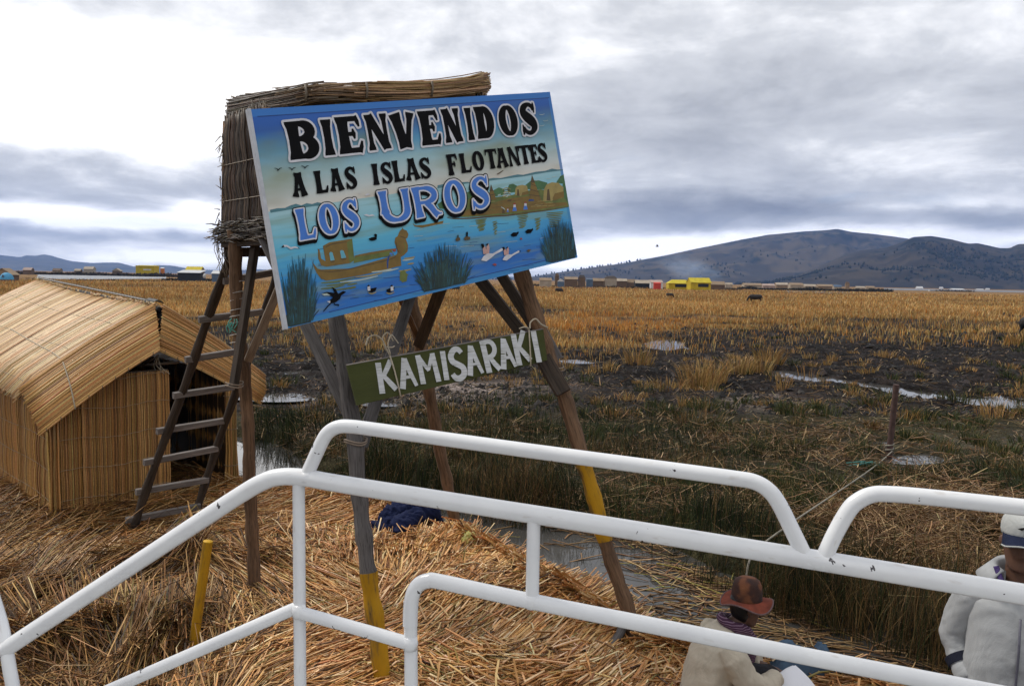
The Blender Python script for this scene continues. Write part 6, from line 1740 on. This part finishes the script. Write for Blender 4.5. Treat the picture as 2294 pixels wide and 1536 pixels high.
def build_railing():
    M = white_paint()
    cor = W(668, 1068, 2.05)
    o = thing("boat_railing", (cor[0], cor[1], 1.28), "white painted tubular railing with chipped hoops on the roof of our boat", "railing")
    inv = lambda px, d0=2.05, d1=1.66: 1 / (1 / d0 + (1 / d1 - 1 / d0) * (px - 668) / (2294 - 668))
    def tube(name, ctl, r, sm=7, smooth=True, par=None):
        P = catmull([W(*c) for c in ctl], sm) if smooth else np.array([W(*c) for c in ctl])
        # straight runs get in-between points so that the grain does not stretch
        Q = [P[0]]
        for a, b in zip(P[:-1], P[1:]):
            k = max(1, int(np.linalg.norm(b - a) / .06))
            for i in range(1, k + 1): Q.append(a + (b - a) * i / k)
        mb = MB(); mb.tube(Q, r, 20); return mb.build(name, M, par or o, autosmooth=60)
    I = lambda px, py: (px, py, inv(px))
    tube("top_rail", [(14, 1452, 2.18), (120, 1382, 2.17), (300, 1264, 2.13), (460, 1159, 2.09), (540, 1107, 2.075), (585, 1081, 2.06), (625, 1068, 2.052), (680, 1069, 2.045), (760, 1083, inv(760)), I(1000, 1121), I(1400, 1184), I(1800, 1249), I(2294, 1331), I(2700, 1400)], .0228)
    tube("hoop", [I(688, 1062), I(706, 1022), I(724, 984), I(738, 966), I(758, 956), I(785, 955), I(850, 963), I(1200, 1011), I(1500, 1051), I(1640, 1070), I(1690, 1079), I(1722, 1098), I(1745, 1128), I(1775, 1188), I(1808, 1256)], .0180)
    tube("hoop", [I(1842, 1258), I(1868, 1200), I(1900, 1144), I(1922, 1122), I(1952, 1108), I(1990, 1106), I(2080, 1113), I(2294, 1136), I(2560, 1166), I(2610, 1180), I(2650, 1215), I(2690, 1395)], .0180)
    def post(px, py0, r, d, name="post", x1=None):
        a = W(px, py0, d); b = W(x1 or px, 1600, d + .02)
        t = (a[2] - 1.28) / (a[2] - b[2]); b = a + (b - a) * t
        mb = MB(); n = 20
        mb.tube([a + (b - a) * i / n for i in range(n + 1)], r, 16); return mb.build(name, M, o, autosmooth=60)
    post(669, 1075, .0162, 2.05, x1=673)
    post(919, 1345, .0172, 1.98, x1=922)
    tube("lower_rail", [(672, 1372, 2.05), (690, 1376, 2.045), (800, 1407, 2.01), (915, 1440, 1.98)], .0165)
    tube("lower_rail", [(664, 1362, 2.06), (640, 1371, 2.065), (460, 1450, 2.10), (180, 1573, 2.15), (100, 1608, 2.17)], .0165)
    tube("lower_rail", [(919, 1400, 1.982), (920, 1362, 1.98), (925, 1330, 1.978), (938, 1309, 1.976), (960, 1300, 1.972), (990, 1303, 1.965), I(1190, 1346), I(1500, 1408), I(1800, 1468), I(2160, 1538), I(2700, 1642)], .0190)
    a = W(2698, 1398, inv(2698)); mb = MB(); mb.tube([a + vec((0, 0, -1)) * t for t in np.linspace(0, a[2] - 1.28, 12)], .0172, 16); mb.build('post', M, o, autosmooth=60)
    tube("stub_post", [I(1196, 1155), I(1194, 1250), I(1192, 1348)], .0165)
    tube("post", [(-40, 1250, 2.25), (-14, 1340, 2.22), (4, 1400, 2.2), (14, 1452, 2.18), (22, 1500, 2.17), (32, 1560, 2.16), (62, 1800, 2.13), (80, 1960, 2.1)], .0172)
    # weld beads
    mb = MB()
    for px, py, r in ((690, 1066, .024), (1808, 1254, .0235), (1842, 1259, .0235)):
        mb = MB(); c = W(px, py, inv(px)); mb.tube([c + vec((0, 0, -.012)), c + vec((0, 0, .012))], [r * 1.02, r * .9], 14); mb.build("weld", M, o)
    for px, py, d, r in ((670, 1368, 2.05, .0195), (919, 1440, 1.98, .0205), (1192, 1345, inv(1192), .021), (14, 1452, 2.18, .0235)):
        mb = MB(); c = W(px, py, d); mb.tube([c + vec((0, 0, -.016)), c, c + vec((0, 0, .016))], [r * .85, r, r * .85], 14); mb.build("weld", M, o)
    # the boat roof the posts stand on, below the picture
    mb = MB(); mb.prism([vec(q) for q in ((-1.6, 2.3, 1.28), (-1.6, -2.5, 1.28), (2.6, -2.5, 1.28), (2.6, 1.2, 1.28), (1.2, 1.75, 1.28), (-.5, 2.3, 1.28))], (0, 0, -1), .06)
    r = mb.build("boat_roof", m_plain("roof_paint", (.35, .36, .36), .6, .2, 8), smooth=False)
    tag(r, "grey boat roof deck under the white railing", "boat")
build_railing()

# ------------------------------------------------------------------ people
M_skin = m_plain("brown_skin", (.115, .058, .038), .55, .18, 60, .05)
M_skin2 = m_plain("dark_brown_skin", (.10, .048, .032), .55, .18, 60, .05)
M_hair = m_plain("black_hair", (.008, .007, .007), .5, .3, 90)
M_eye = m_plain("dark_eye", (.02, .015, .012), .2, .1, 50)
def cloth(name, col, scale=9, rough=.85):
    m, n, p = new_mat(name)
    tc = n.add('ShaderNodeTexCoord').outputs['Object']
    f = n.noise(n.vmul(tc, (1, 1, .55)), scale, 4, .55, .6); w = n.noise(tc, 260, 2, .5)
    n.link(n.ramp(f, [(.3, tuple(c * .86 for c in col)), (.7, tuple(min(1, c * 1.08) for c in col))]), p.inputs['Base Color'])
    p.inputs['Roughness'].default_value = rough; p.inputs['Specular IOR Level'].default_value = .2
    bump(n, p, n.math('ADD', f, n.math('MULTIPLY', w, .06)), .5, .03)
    return m

def head_rings(F, c, sc=1.0, tilt=0.0):
    """rings of a head with brow, nose, mouth and chin; F(s,f,z) maps local axes to the world"""
    prof = [(-.118, .030, .036, .030), (-.112, .045, .052, .026), (-.098, .056, .066, .018), (-.08, .062, .076, .008), (-.055, .067, .083, .0), (-.03, .070, .087, -.002), (0, .073, .091, -.003),
            (.03, .075, .095, -.004), (.06, .074, .095, -.006), (.085, .066, .086, -.008), (.104, .050, .066, -.01), (.116, .026, .036, -.01)]
    rings = []; n = 40
    for z, rx, ry, fo in prof:
        r = []
        for k in range(n):
            th = 2 * math.pi * k / n; s, f = math.sin(th) * rx, math.cos(th) * ry + fo
            fr = math.cos(th)
            if fr > 0:
                g = lambda s0, z0, ws, wz: math.exp(-((s - s0) / ws) ** 2 - ((z - z0) / wz) ** 2)
                f += .024 * g(0, -.026, .012, .020) + .012 * g(0, .0, .009, .022) + .007 * (g(.025, .022, .022, .01) + g(-.025, .022, .022, .01)) - .009 * (g(.03, .002, .015, .012) + g(-.03, .002, .015, .012))
                f += .007 * g(0, -.066, .022, .007) + .005 * g(0, -.080, .020, .006) - .004 * g(0, -.073, .024, .003) + .007 * g(0, -.104, .018, .014)
            r.append(F(c[0] + s * sc, c[1] + (f * math.cos(tilt) + z * math.sin(tilt)) * sc, c[2] + (z * math.cos(tilt) - f * math.sin(tilt)) * sc))
        rings.append(r)
    return rings

def add_hand(mb, F, wrist, d, side, spread=.012, curl=.9, sc=1.0, down=(0, 0, -1)):
    """palm, four bent fingers of different lengths and a thumb; all vectors in the body's local axes"""
    d = vec(d) / np.linalg.norm(d); dn = vec(down) - d * (vec(down) @ d); dn /= np.linalg.norm(dn); sd = np.cross(d, dn) * side
    w = vec(wrist)
    def T(pts, rs): mb.tube([F(*p) for p in pts], rs, 8)
    for k in (-.6, -.2, .2, .6):
        T([w + sd * k * .02, w + d * .04 * sc + sd * k * .045, w + d * .085 * sc + sd * k * .055], [.014, .014, .011])
    for k, L in ((-.75, .060), (-.25, .075), (.25, .080), (.75, .070)):
        p = w + d * .082 * sc + sd * k * .052; pts = [p]; a = .25
        for seg in (.45, .32, .25):
            pts.append(pts[-1] + (d * math.cos(a) + dn * math.sin(a) + sd * k * spread * 4) * L * seg * sc); a += curl
        T(pts, [.0095, .009, .008, .006])
    p = w + d * .03 * sc + sd * .035
    T([p, p + (d * .6 + sd * .7 + dn * .2) * .035 * sc, p + (d * 1.3 + sd * .7 + dn * .6) * .05 * sc], [.012, .010, .007])

def frame(org, fwd):
    f = vec((fwd[0], fwd[1], 0)); f /= np.linalg.norm(f); s = vec((-f[1], f[0], 0)); org = vec(org)
    return lambda a, b, c: org + s * a + f * b + vec((0, 0, 1)) * c

def ell_ring(F, c, rs, rf, n=28, tf=0.0):
    return [F(c[0] + math.sin(2 * math.pi * k / n) * rs, c[1] + math.cos(2 * math.pi * k / n) * rf, c[2] + math.cos(2 * math.pi * k / n) * tf) for k in range(n)]

def folds(amp, sc, seed):
    return lambda co: (fbm(co[:, 0] * 1.4 + co[:, 1] * .8, co[:, 2] * .7 + co[:, 1] * .5, sc, 4, seed, .55) - .5) * amp

def build_man():
    # facing us, slightly turned towards the island; his left/right axis s runs to our left when positive
    ox = (2318 - PW / 2) / FPX * 3.62
    F = frame((ox, 3.6, 0.0), (-.5, -.87))
    o = thing("person", (ox, 3.6, 0), "person in white cap with navy peak and pale grey jacket, standing at the right edge", "person")
    q = 1.0
    mb = MB()
    mb.rings(head_rings(F, (0, .035, 1.712), 1.03, .06))
    for s in (-1, 1): mb.tube([F(s * .068, .03, 1.69), F(s * .082, .02, 1.71), F(s * .080, .018, 1.735)], [.012, .016, .013], 8)
    mb.tube([F(0, .0, 1.44), F(0, .01, 1.54), F(0, .02, 1.64)], [.075, .062, .06], 16)
    mb.rings([ell_ring(F, c, a, b) for c, a, b in (((0, 0, .86), .165, .115), ((0, 0, 1.0), .165, .115), ((0, .01, 1.2), .175, .12), ((0, 0, 1.38), .185, .115), ((0, -.005, 1.47), .13, .09))])
    for s in (-1, 1):
        mb.tube([F(s * .15, 0, 1.43), F(s * .222, -.05, 1.27), F(s * .24, -.06, 1.18), F(s * .17, .05, 1.02), F(s * .14, .10, .97)], [.055, .048, .045, .036, .03], 12)
        add_hand(mb, F, (s * .14, .10, .97), (-s * .5, .3, -.5), s, curl=.5)
        mb.tube([F(s * .09, 0, .92), F(s * .10, .01, .5), F(s * .10, -.01, .1)], [.088, .058, .042], 14)
        mb.tube([F(s * .10, -.03, .06), F(s * .11, .15, .04)], [.045, .035], 10)
    remeshed(mb, "body", M_skin, o, .007, 4)
    mj = cloth("pale_grey_jacket_cloth", (.36, .37, .38), 7, .6)
    mb = MB()
    mb.rings([ell_ring(F, c, a, b) for c, a, b in (((0, .01, .80), .21, .155), ((0, .01, .86), .22, .165), ((0, .015, 1.0), .22, .165), ((0, .015, 1.15), .208, .158), ((0, .01, 1.3), .20, .15), ((0, 0, 1.41), .19, .13))] + [ell_ring(F, (0, -.005, 1.475), .145, .105, 28, -.02), ell_ring(F, (0, -.015, 1.525), .095, .085, 28, -.04)])
    jk = remeshed(mb, "jacket", mj, o, .010, 5, folds(.030, 7.5, 5))
    for s in (-1, 1):
        mb = MB(); mb.tube([F(s * .13, 0, 1.45), F(s * .18, -.02, 1.40), F(s * .222, -.05, 1.28), F(s * .243, -.06, 1.18), F(s * .225, -.02, 1.10), F(s * .17, .06, 1.02)], [.072, .08, .074, .068, .064, .056], 16)
        remeshed(mb, "sleeve", mj, jk, .010, 4, folds(.034, 9.5, 8 + s))
    mb = MB()                                          # stand collar folded outwards, open in front
    rg = []
    for k in range(33):
        th = math.radians(42 + (318 - 42) * k / 32); sn, cs = math.sin(th), math.cos(th)
        fl = .5 + .5 * cs
        rg.append([F(sn * .085, cs * .085 + .005, 1.50), F(sn * (.088), cs * .09 + .005, 1.60 - .02 * fl), F(sn * .112, cs * .112 + .01, 1.615 - .03 * fl), F(sn * (.168 + .02 * fl), cs * .15 + .01, 1.545 - .02 * fl), F(sn * (.163 + .02 * fl), cs * .145 + .01, 1.538 - .02 * fl), F(sn * .108, cs * .108 + .008, 1.60 - .03 * fl), F(sn * .093, cs * .093, 1.5)])
    mb.rings(rg); mb.build("collar", mj, jk)
    mpur = cloth("purple_lining", (.075, .05, .16), 20)
    for s in (-1, 1): mb = MB(); mb.plank(F(s * .100, .080, 1.60), F(s * .060, .128, 1.50), .024, .006, F(0, 1, .4) - F(0, 0, 0)); mb.build("lining", mpur, jk, smooth=False)
    mb = MB(); mb.tube([F(.004, .172, 1.40), F(.006, .181, 1.25), F(.002, .187, 1.05), F(0, .187, .82)], .006, 6); mb.build("zip", m_plain("grey_zip", (.10, .10, .13), .5, .2, 90), jk)
    mnav = cloth("navy_cuff", (.012, .014, .026), 20)
    for s in (-1, 1): mb = MB(); mb.tube([F(s * .222, -.014, 1.092), F(s * .203, .01, 1.065)], [.0715, .069], 16, caps=False); mb.build("cuff_band", mnav, jk)
    mb = MB()
    for s in (-1, 1): mb.tube([F(s * .085, 0, .90), F(s * .10, .01, .5), F(s * .105, .0, .08)], [.125, .095, .085], 16)
    remeshed(mb, "trousers", cloth("dark_trousers", (.03, .03, .035)), o, .012, 4)
    for s in (-1, 1): mb = MB(); mb.tube([F(s * .10, -.06, .05), F(s * .105, .05, .055), F(s * .11, .17, .035)], [.052, .055, .04], 12); mb.build("shoe", M_hair, o)
    mb = MB()
    mb.rings([ell_ring(F, (0, .02, z), a, b) for z, a, b in ((1.685, .076, .05), (1.71, .080, .075), (1.76, .080, .092), (1.80, .07, .08))])
    hair = mb.build("hair", M_hair, o)
    for v in hair.data.vertices:                        # hair stays at the back and sides
        pass
    # cap
    mcap = cloth("white_cap_cloth", (.42, .43, .42), 12, .7)
    mb = MB(); rg = []
    for z, k in ((1.742, 1.0), (1.765, 1.03), (1.79, 1.02), (1.815, .95), (1.836, .78), (1.848, .5), (1.852, .12)): rg.append(ell_ring(F, (0, .025, z + .012), .088 * k, .108 * k, 32))
    mb.rings(rg); cap = mb.build("cap", mcap, o)
    mb = MB(); top = []; n = 15
    for i in range(n):
        t = i / (n - 1) * 2 - 1; sn = t * .082
        e = math.sqrt(max(0, 1 - t * t))
        top.append((F(sn, .03 + .108 * math.sqrt(max(0, 1 - (sn / .09) ** 2)) - .012, 1.776 - .010 * t * t), F(sn * 1.05, .115 + .075 * e ** .8, 1.742 - .022 * t * t)))
    rg = [[a, b, b - vec((0, 0, .006)), a - vec((0, 0, .006))] for a, b in top]
    mb.rings(rg); pk = mb.build("peak", cloth("navy_peak", (.010, .015, .04), 20), cap, smooth=False)
    mb = MB(); mb.tube([b + vec((0, 0, -.003)) for a, b in top], .004, 6); mb.build("peak_trim", mcap, pk)
    mb = MB(); c = F(-.012, .134, 1.807); mb.prism([c + vec((-.022, 0, .002)), c + vec((-.004, 0, -.006)), c + vec((.024, 0, -.002)), c + vec((.012, 0, .008)), c + vec((-.004, 0, .006))], (0, -1, 0), .003); mb.build("cap_emblem", M_hair, cap, smooth=False)
    for s in (-1, 1):
        mb = MB(); c = F(s * .03, .118, 1.717); mb.rings([[c + vec((math.cos(a) * .009 * r_, -.004 * (1 - r_), math.sin(a) * .0045 * r_)) for a in np.linspace(0, 6.283, 13)[:-1]] for r_ in (1, .6, .1)])
        mb.build("eye", M_eye, o)
build_man()

def build_woman():
    d = 5.4; base = W(1600, 1573, d); ox, oy = base[0], base[1]
    oz = float(island_z(np.array([ox]), np.array([oy]))[0]) + .0
    F0 = frame((ox, oy, 0.0), (.985, .10))
    F = lambda a, b, c: F0(a, b, c)                     # a: to her left (away from us), b: forwards (to the right), c: up
    o = thing("person", (ox, oy, 0), "person in brown hat with orange brim and cream cardigan, sitting on the reeds", "person")
    mb = MB()
    hc = (0, .215, .685)
    mb.rings(head_rings(F, hc, .98, .28))
    for s in (-1, 1): mb.tube([F(s * .066, .205, .66), F(s * .08, .19, .68), F(s * .078, .19, .70)], [.012, .016, .012], 8)
    mb.tube([F(0, .06, .50), F(0, .12, .57), F(0, .18, .62)], [.07, .058, .058], 14)
    mb.rings([ell_ring(F, c, a, b) for c, a, b in (((0, -.03, .06), .17, .16), ((0, -.04, .2), .165, .13), ((0, -.03, .36), .165, .12), ((0, .02, .47), .14, .10), ((0, .05, .53), .07, .07))])
    for s in (-1, 1):
        mb.tube([F(s * .15, .03, .46), F(s * .20, .12, .30), F(s * .19, .22, .20), F(s * .13, .33, .22), F(s * .09, .41, .21)], [.055, .046, .042, .036, .028], 12)
        add_hand(mb, F, (s * .09, .41, .21), (-s * .25, .8, -.25), -s, curl=.55)
        mb.tube([F(s * .1, -.02, .1), F(s * .16, .38, .13)], [.09, .065], 12); mb.tube([F(s * .16, .38, .12), F(s * .02, .1, .05)], [.055, .04], 10)
        mb.tube([F(s * .03, .12, .04), F(s * -.02, .2, .035)], [.035, .03], 8)
    remeshed(mb, "body", M_skin2, o, .0065, 3)
    mc = cloth("cream_knit", (.50, .44, .35), 11, .95)
    mb = MB()
    mb.rings([ell_ring(F, c, a, b) for c, a, b in (((0, -.045, .015), .215, .19), ((0, -.05, .10), .22, .19), ((0, -.05, .22), .215, .165), ((0, -.035, .36), .21, .145), ((0, .0, .46), .185, .13), ((0, .04, .535), .125, .10), ((0, .075, .585), .075, .07))])
    for s in (-1, 1):
        mb.tube([F(s * .145, .02, .475), F(s * .205, .05, .41), F(s * .235, .12, .29), F(s * .225, .22, .215), F(s * .18, .31, .235), F(s * .12, .38, .25)], [.085, .09, .09, .088, .078, .058], 16)
    ca = remeshed(mb, "cardigan", mc, o, .010, 5, folds(.034, 8.5, 15))
    mb = MB()
    mb.tube([F(0, .05, .10), F(0, .22, .12), F(0, .40, .11), F(0, .5, .07)], [.17, .165, .145, .10], 20, flat=None)
    for s in (-1, 1): mb.tube([F(s * .05, .02, .08), F(s * .17, .25, .12), F(s * .17, .42, .10)], [.14, .115, .085], 16)
    remeshed(mb, "skirt", cloth("black_skirt", (.012, .011, .014), 9), o, .014, 5, folds(.03, 7, 25))
    # striped scarf
    m, n, p = new_mat("striped_scarf"); tc = n.add('ShaderNodeTexCoord').outputs['Object']
    w = n.add('ShaderNodeTexWave'); w.inputs['Scale'].default_value = 22; w.inputs['Distortion'].default_value = 1.5; w.bands_direction = 'Z'; n.link(tc, w.inputs['Vector'])
    n.link(n.ramp(w.outputs['Fac'], [(.5, (.05, .014, .04)), (.8, (.10, .03, .075)), (.95, (.22, .15, .20))]), p.inputs['Base Color']); p.inputs['Roughness'].default_value = .9
    mb = MB()
    mb.tube([F(.085 * math.sin(t), .115 + .085 * math.cos(t), .575 + .035 * -math.cos(t)) for t in np.linspace(0, 6.0, 20)], .034, 10)
    mb.tube([F(-.02, .185, .55), F(-.05, .215, .48), F(-.06, .215, .40), F(-.05, .21, .33)], [.04, .055, .05, .04], 10); mb.tube([F(.03, .18, .56), F(.02, .225, .45), F(.01, .22, .36)], [.04, .045, .035], 10)
    mb.tube([F(-.075, .06, .60), F(-.085, .12, .575), F(-.06, .19, .54)], [.03, .045, .04], 10)
    remeshed(mb, "scarf", m, o, .009, 3, folds(.014, 22, 35))
    mb = MB(); mb.rings([ell_ring(F, (0, .165, z), a, b) for z, a, b in ((.60, .055, .05), (.66, .074, .075), (.72, .078, .085), (.78, .06, .07))]); mb.build("hair", M_hair, o)
    # hat: felt crown in dull patches, wavy orange brim with dark underside
    m, n, p = new_mat("hat_felt"); tc = n.add('ShaderNodeTexCoord').outputs['Object']
    v = n.noise(tc, 9, 2, .4); 
    n.link(n.ramp(v, [(.40, (.030, .014, .012)), (.50, (.055, .022, .014)), (.56, (.14, .05, .022)), (.7, (.20, .075, .03))]), p.inputs['Base Color']); p.inputs['Roughness'].default_value = .95; bump(n, p, n.noise(tc, 60, 4, .6), .4, .01)
    ht = .16
    H = lambda a, b, z: F(a, hc[1] + b - .015, hc[2] + .052 + z - b * .02)
    ring = lambda z, k: [H(math.sin(t) * .092 * k, math.cos(t) * .106 * k, z) for t in np.linspace(0, 6.2832, 37)[:-1]]
    mb = MB(); mb.rings([ring(z, k) for z, k in ((.0, 1.0), (.03, 1.0), (.07, .98), (.11, .92), (.14, .80), (.158, .55), (.166, .2))]); hat = mb.build("hat", m, o)
    def brim(t, r):
        wv = .024 * math.sin(3 * t + 2.2) * r - .022 * r * r
        return H(math.sin(t) * (.092 + .066 * r), math.cos(t) * (.106 + .070 * r), .012 + wv)
    mb = MB(); T = np.linspace(0, 6.2832, 49)[:-1]
    rg = [[brim(t, r) for t in T] for r in (0, .35, .7, 1.0)]
    mb.rings(rg, caps=False); bm = mb.build("brim", m_plain("orange_felt", (.17, .038, .020), .95, .35, 14), hat)
    mb = MB(); mb.rings([[p_ - vec((0, 0, .006)) for p_ in r] for r in rg[::-1]], caps=False); mb.build("brim_lining", m_plain("navy_lining", (.012, .012, .022), .9, .2, 30), bm)
    mb = MB(); mb.tube([brim(t, 1.0) - vec((0, 0, .002)) for t in np.linspace(0, 6.2832, 60)], .006, 6); mb.build("brim_trim", m_plain("grey_trim", (.12, .075, .075), .9, .2, 30), bm)
    for s in (-1, 1):
        mb = MB(); c = F(s * .031, .315, .678); mb.rings([[c + vec((.002, math.cos(a) * .008 * r_, math.sin(a) * .004 * r_)) for a in np.linspace(0, 6.283, 13)[:-1]] for r_ in (1, .5, .1)])
        mb.build("eye", M_eye, o)
    # sheets of paper across her knees, blue cloth on the reeds beside her
    A = [W(1737, 1522, 5.33), W(1782, 1489, 5.42), W(1830, 1545, 5.32), W(1775, 1575, 5.2)]
    def pp(u, v):
        a = A[0] + (A[1] - A[0]) * u; b = A[3] + (A[2] - A[3]) * u
        return a + (b - a) * v + vec((0, 0, .018 * math.sin(u * math.pi) + .02 * math.sin(v * 2.4)))
    for k in range(1):
        mb = MB(); mb.grid(pp, 9, 9); mb.grid(lambda u, v: pp(u, 1 - v) - vec((0, 0, .003)), 9, 9)
        mb.grid(lambda u, v: pp(u, v) + vec((-.012, .012, -.007)), 9, 9)
        mb.build("page", m_plain("white_paper", (.74, .74, .78), .6, .03, 8), None)
        tag(bpy.data.objects["page"], "white sheets of paper on the lap of the sitting person", "paper")
        bpy.data.objects["page"].name = "paper_sheet"
build_woman()

def crumple(name, pts, mat, label, cat, voxel=.012, amp=.05, sc=9, seed=3, extra=None):
    mb = MB()
    for P, R in pts: mb.tube(catmull(P, 4), list(np.interp(np.linspace(0, 1, (len(P) - 1) * 4 + 1), np.linspace(0, 1, len(R)), R)), 14)
    def disp(co):
        f = fbm(co[:, 0] + co[:, 2] * .7, co[:, 1] * .8 + co[:, 2], sc, 4, seed, .5)
        return (1 - np.abs(2 * f - 1) - .6) * amp
    o = remeshed(mb, name, mat, None, voxel, 2, disp)
    return tag(o, label, cat)
z0 = lambda p, h: vec((p[0], p[1], float(island_z(np.array([p[0]]), np.array([p[1]]))[0]) + h))
def small_things():
    c = lambda px, py, h: z0(G(px, py + 14), h + .03)
    crumple("fleece_jacket", [([c(868, 1190, .02), c(885, 1180, .15), c(920, 1172, .19), c(955, 1165, .12), c(985, 1160, .05)], [.10, .17, .18, .15, .05]),
                              ([c(830, 1172, .03), c(850, 1178, .05), c(880, 1180, .08)], [.035, .05, .06]), ([c(885, 1215, .02), c(900, 1200, .10), c(930, 1180, .16)], [.07, .12, .12]), ([c(940, 1168, .2), c(960, 1160, .17), c(985, 1162, .07)], [.07, .07, .04])],
            cloth("navy_fleece", (.010, .016, .055), 14, .95), "crumpled navy blue fleece jacket lying at the edge of the reed island", "jacket", .010, .085, 8, 41)
    # blue cloth by the woman
    mb = MB()
    def bc(u, v):
        a, b = G(1712, 1478), G(1868, 1492); d, e = G(1735, 1545), G(1885, 1528)
        p = (a + (b - a) * u) * (1 - v) + (d + (e - d) * u) * v
        r = fbm(np.array([p[0]]), np.array([p[1]]), 7, 3, 55)[0]
        ed = min(1, 5 * min(u, 1 - u, v, 1 - v) + .15)
        return z0(p, .05 + (.13 * (1 - abs(2 * r - 1)) + .06) * ed)
    mb.grid(bc, 42, 30); mb.grid(lambda u, v: bc(u, 1 - v) - vec((0, 0, .012)), 20, 16)
    tag(mb.build("blanket", cloth("blue_blanket_cloth", (.06, .10, .155), 10)), "folded slate blue cloth spread on the reeds beside the sitting person", "cloth")
    # yellow stake
    mb = MB(); a, b = W(432, 1455, G(432, 1440)[1] - .02), W(466, 1212, G(432, 1440)[1] - .05)
    dirn = a - b
    mb.tube([b + dirn * t for t in np.linspace(0, 1.12, 9)], [.036, .037, .037, .037, .036, .036, .035, .035, .034], 14)
    st = mb.build("stake", M_yellow, autosmooth=50); tag(st, "yellow painted wooden stake driven into the reeds behind the left railing", "stake")
    mb = MB(); dn = dirn / np.linalg.norm(dirn); mb.tube([b - dn * .004, b + dn * .002], [.034, .037], 14); mb.build("painted_top", flat_paint("stake_top_yellow", (.58, .33, .015), .6, .2), st)
    # iron pole on the marsh with its rope
    q = G(1992, 1016, .02); mb = MB(); top = W(2008, 861, q[1] + .0)
    mb.tube([q - vec((0, 0, .3)), q, (q + top) / 2, top], [.05, .05, .05, .048], 12)
    pl = m_plain("rusty_pole", (.075, .042, .035), .8, .35, 12); 
    tag(mb.build("mooring_pole", pl, autosmooth=40), "thin rusty brown pole standing alone on the marsh, rope tied at its foot", "pole")
    mb = MB(); r0 = W(1988, 1024, q[1] - .1)
    P = catmull([q + vec((.02, -.06, .06)), W(1965, 1040, 12.3), W(1900, 1086, 10.2), W(1830, 1132, 9.0), W(1760, 1180, 8.2), W(1690, 1236, 7.6), W(1672, 1290, 7.5), W(1672, 1330, 7.6)], 8)
    mb.tube(P, .010, 6); mb.tube([q + vec((.06 * math.cos(t), .06 * math.sin(t), .03 + .012 * t)) for t in np.linspace(0, 12.6, 30)], .014, 6)
    tag(mb.build("mooring_rope", m_plain('rope_fibre', (.24, .22, .18), .9, .35, 60)), "pale rope running from the foot of the rusty pole down towards the island", "rope")
    mb = MB()
    for k in range(9):
        p = W(1940 + RNG.uniform(-16, 20), 1043 + RNG.uniform(-8, 8), 12.4); p[2] = max(p[2], float(marsh_z(p[0:1], p[1:2])[0]) + .05)
        mb.tube(catmull([p, p + vec((RNG.normal(0, .08), RNG.normal(0, .05), .03)), p + vec((RNG.normal(0, .15), RNG.normal(0, .05), -.02))], 3), .009, 5)
    tag(mb.build("twine_tangle", m_plain("teal_cord", (.07, .24, .22), .8, .3, 40)), "tangle of teal cord lying near the foot of the rusty pole", "cord")
    crumple("plastic_bag", [([c(1038, 1214, .0), c(1052, 1208, .05), c(1066, 1212, .0)], [.03, .05, .03])], m_plain("pale_yellow_plastic", (.55, .52, .16), .4, .2, 20), "small pale yellow plastic bag at the foot of a tower pole by the water", "bag", .01, .03, 20, 61)
small_things()
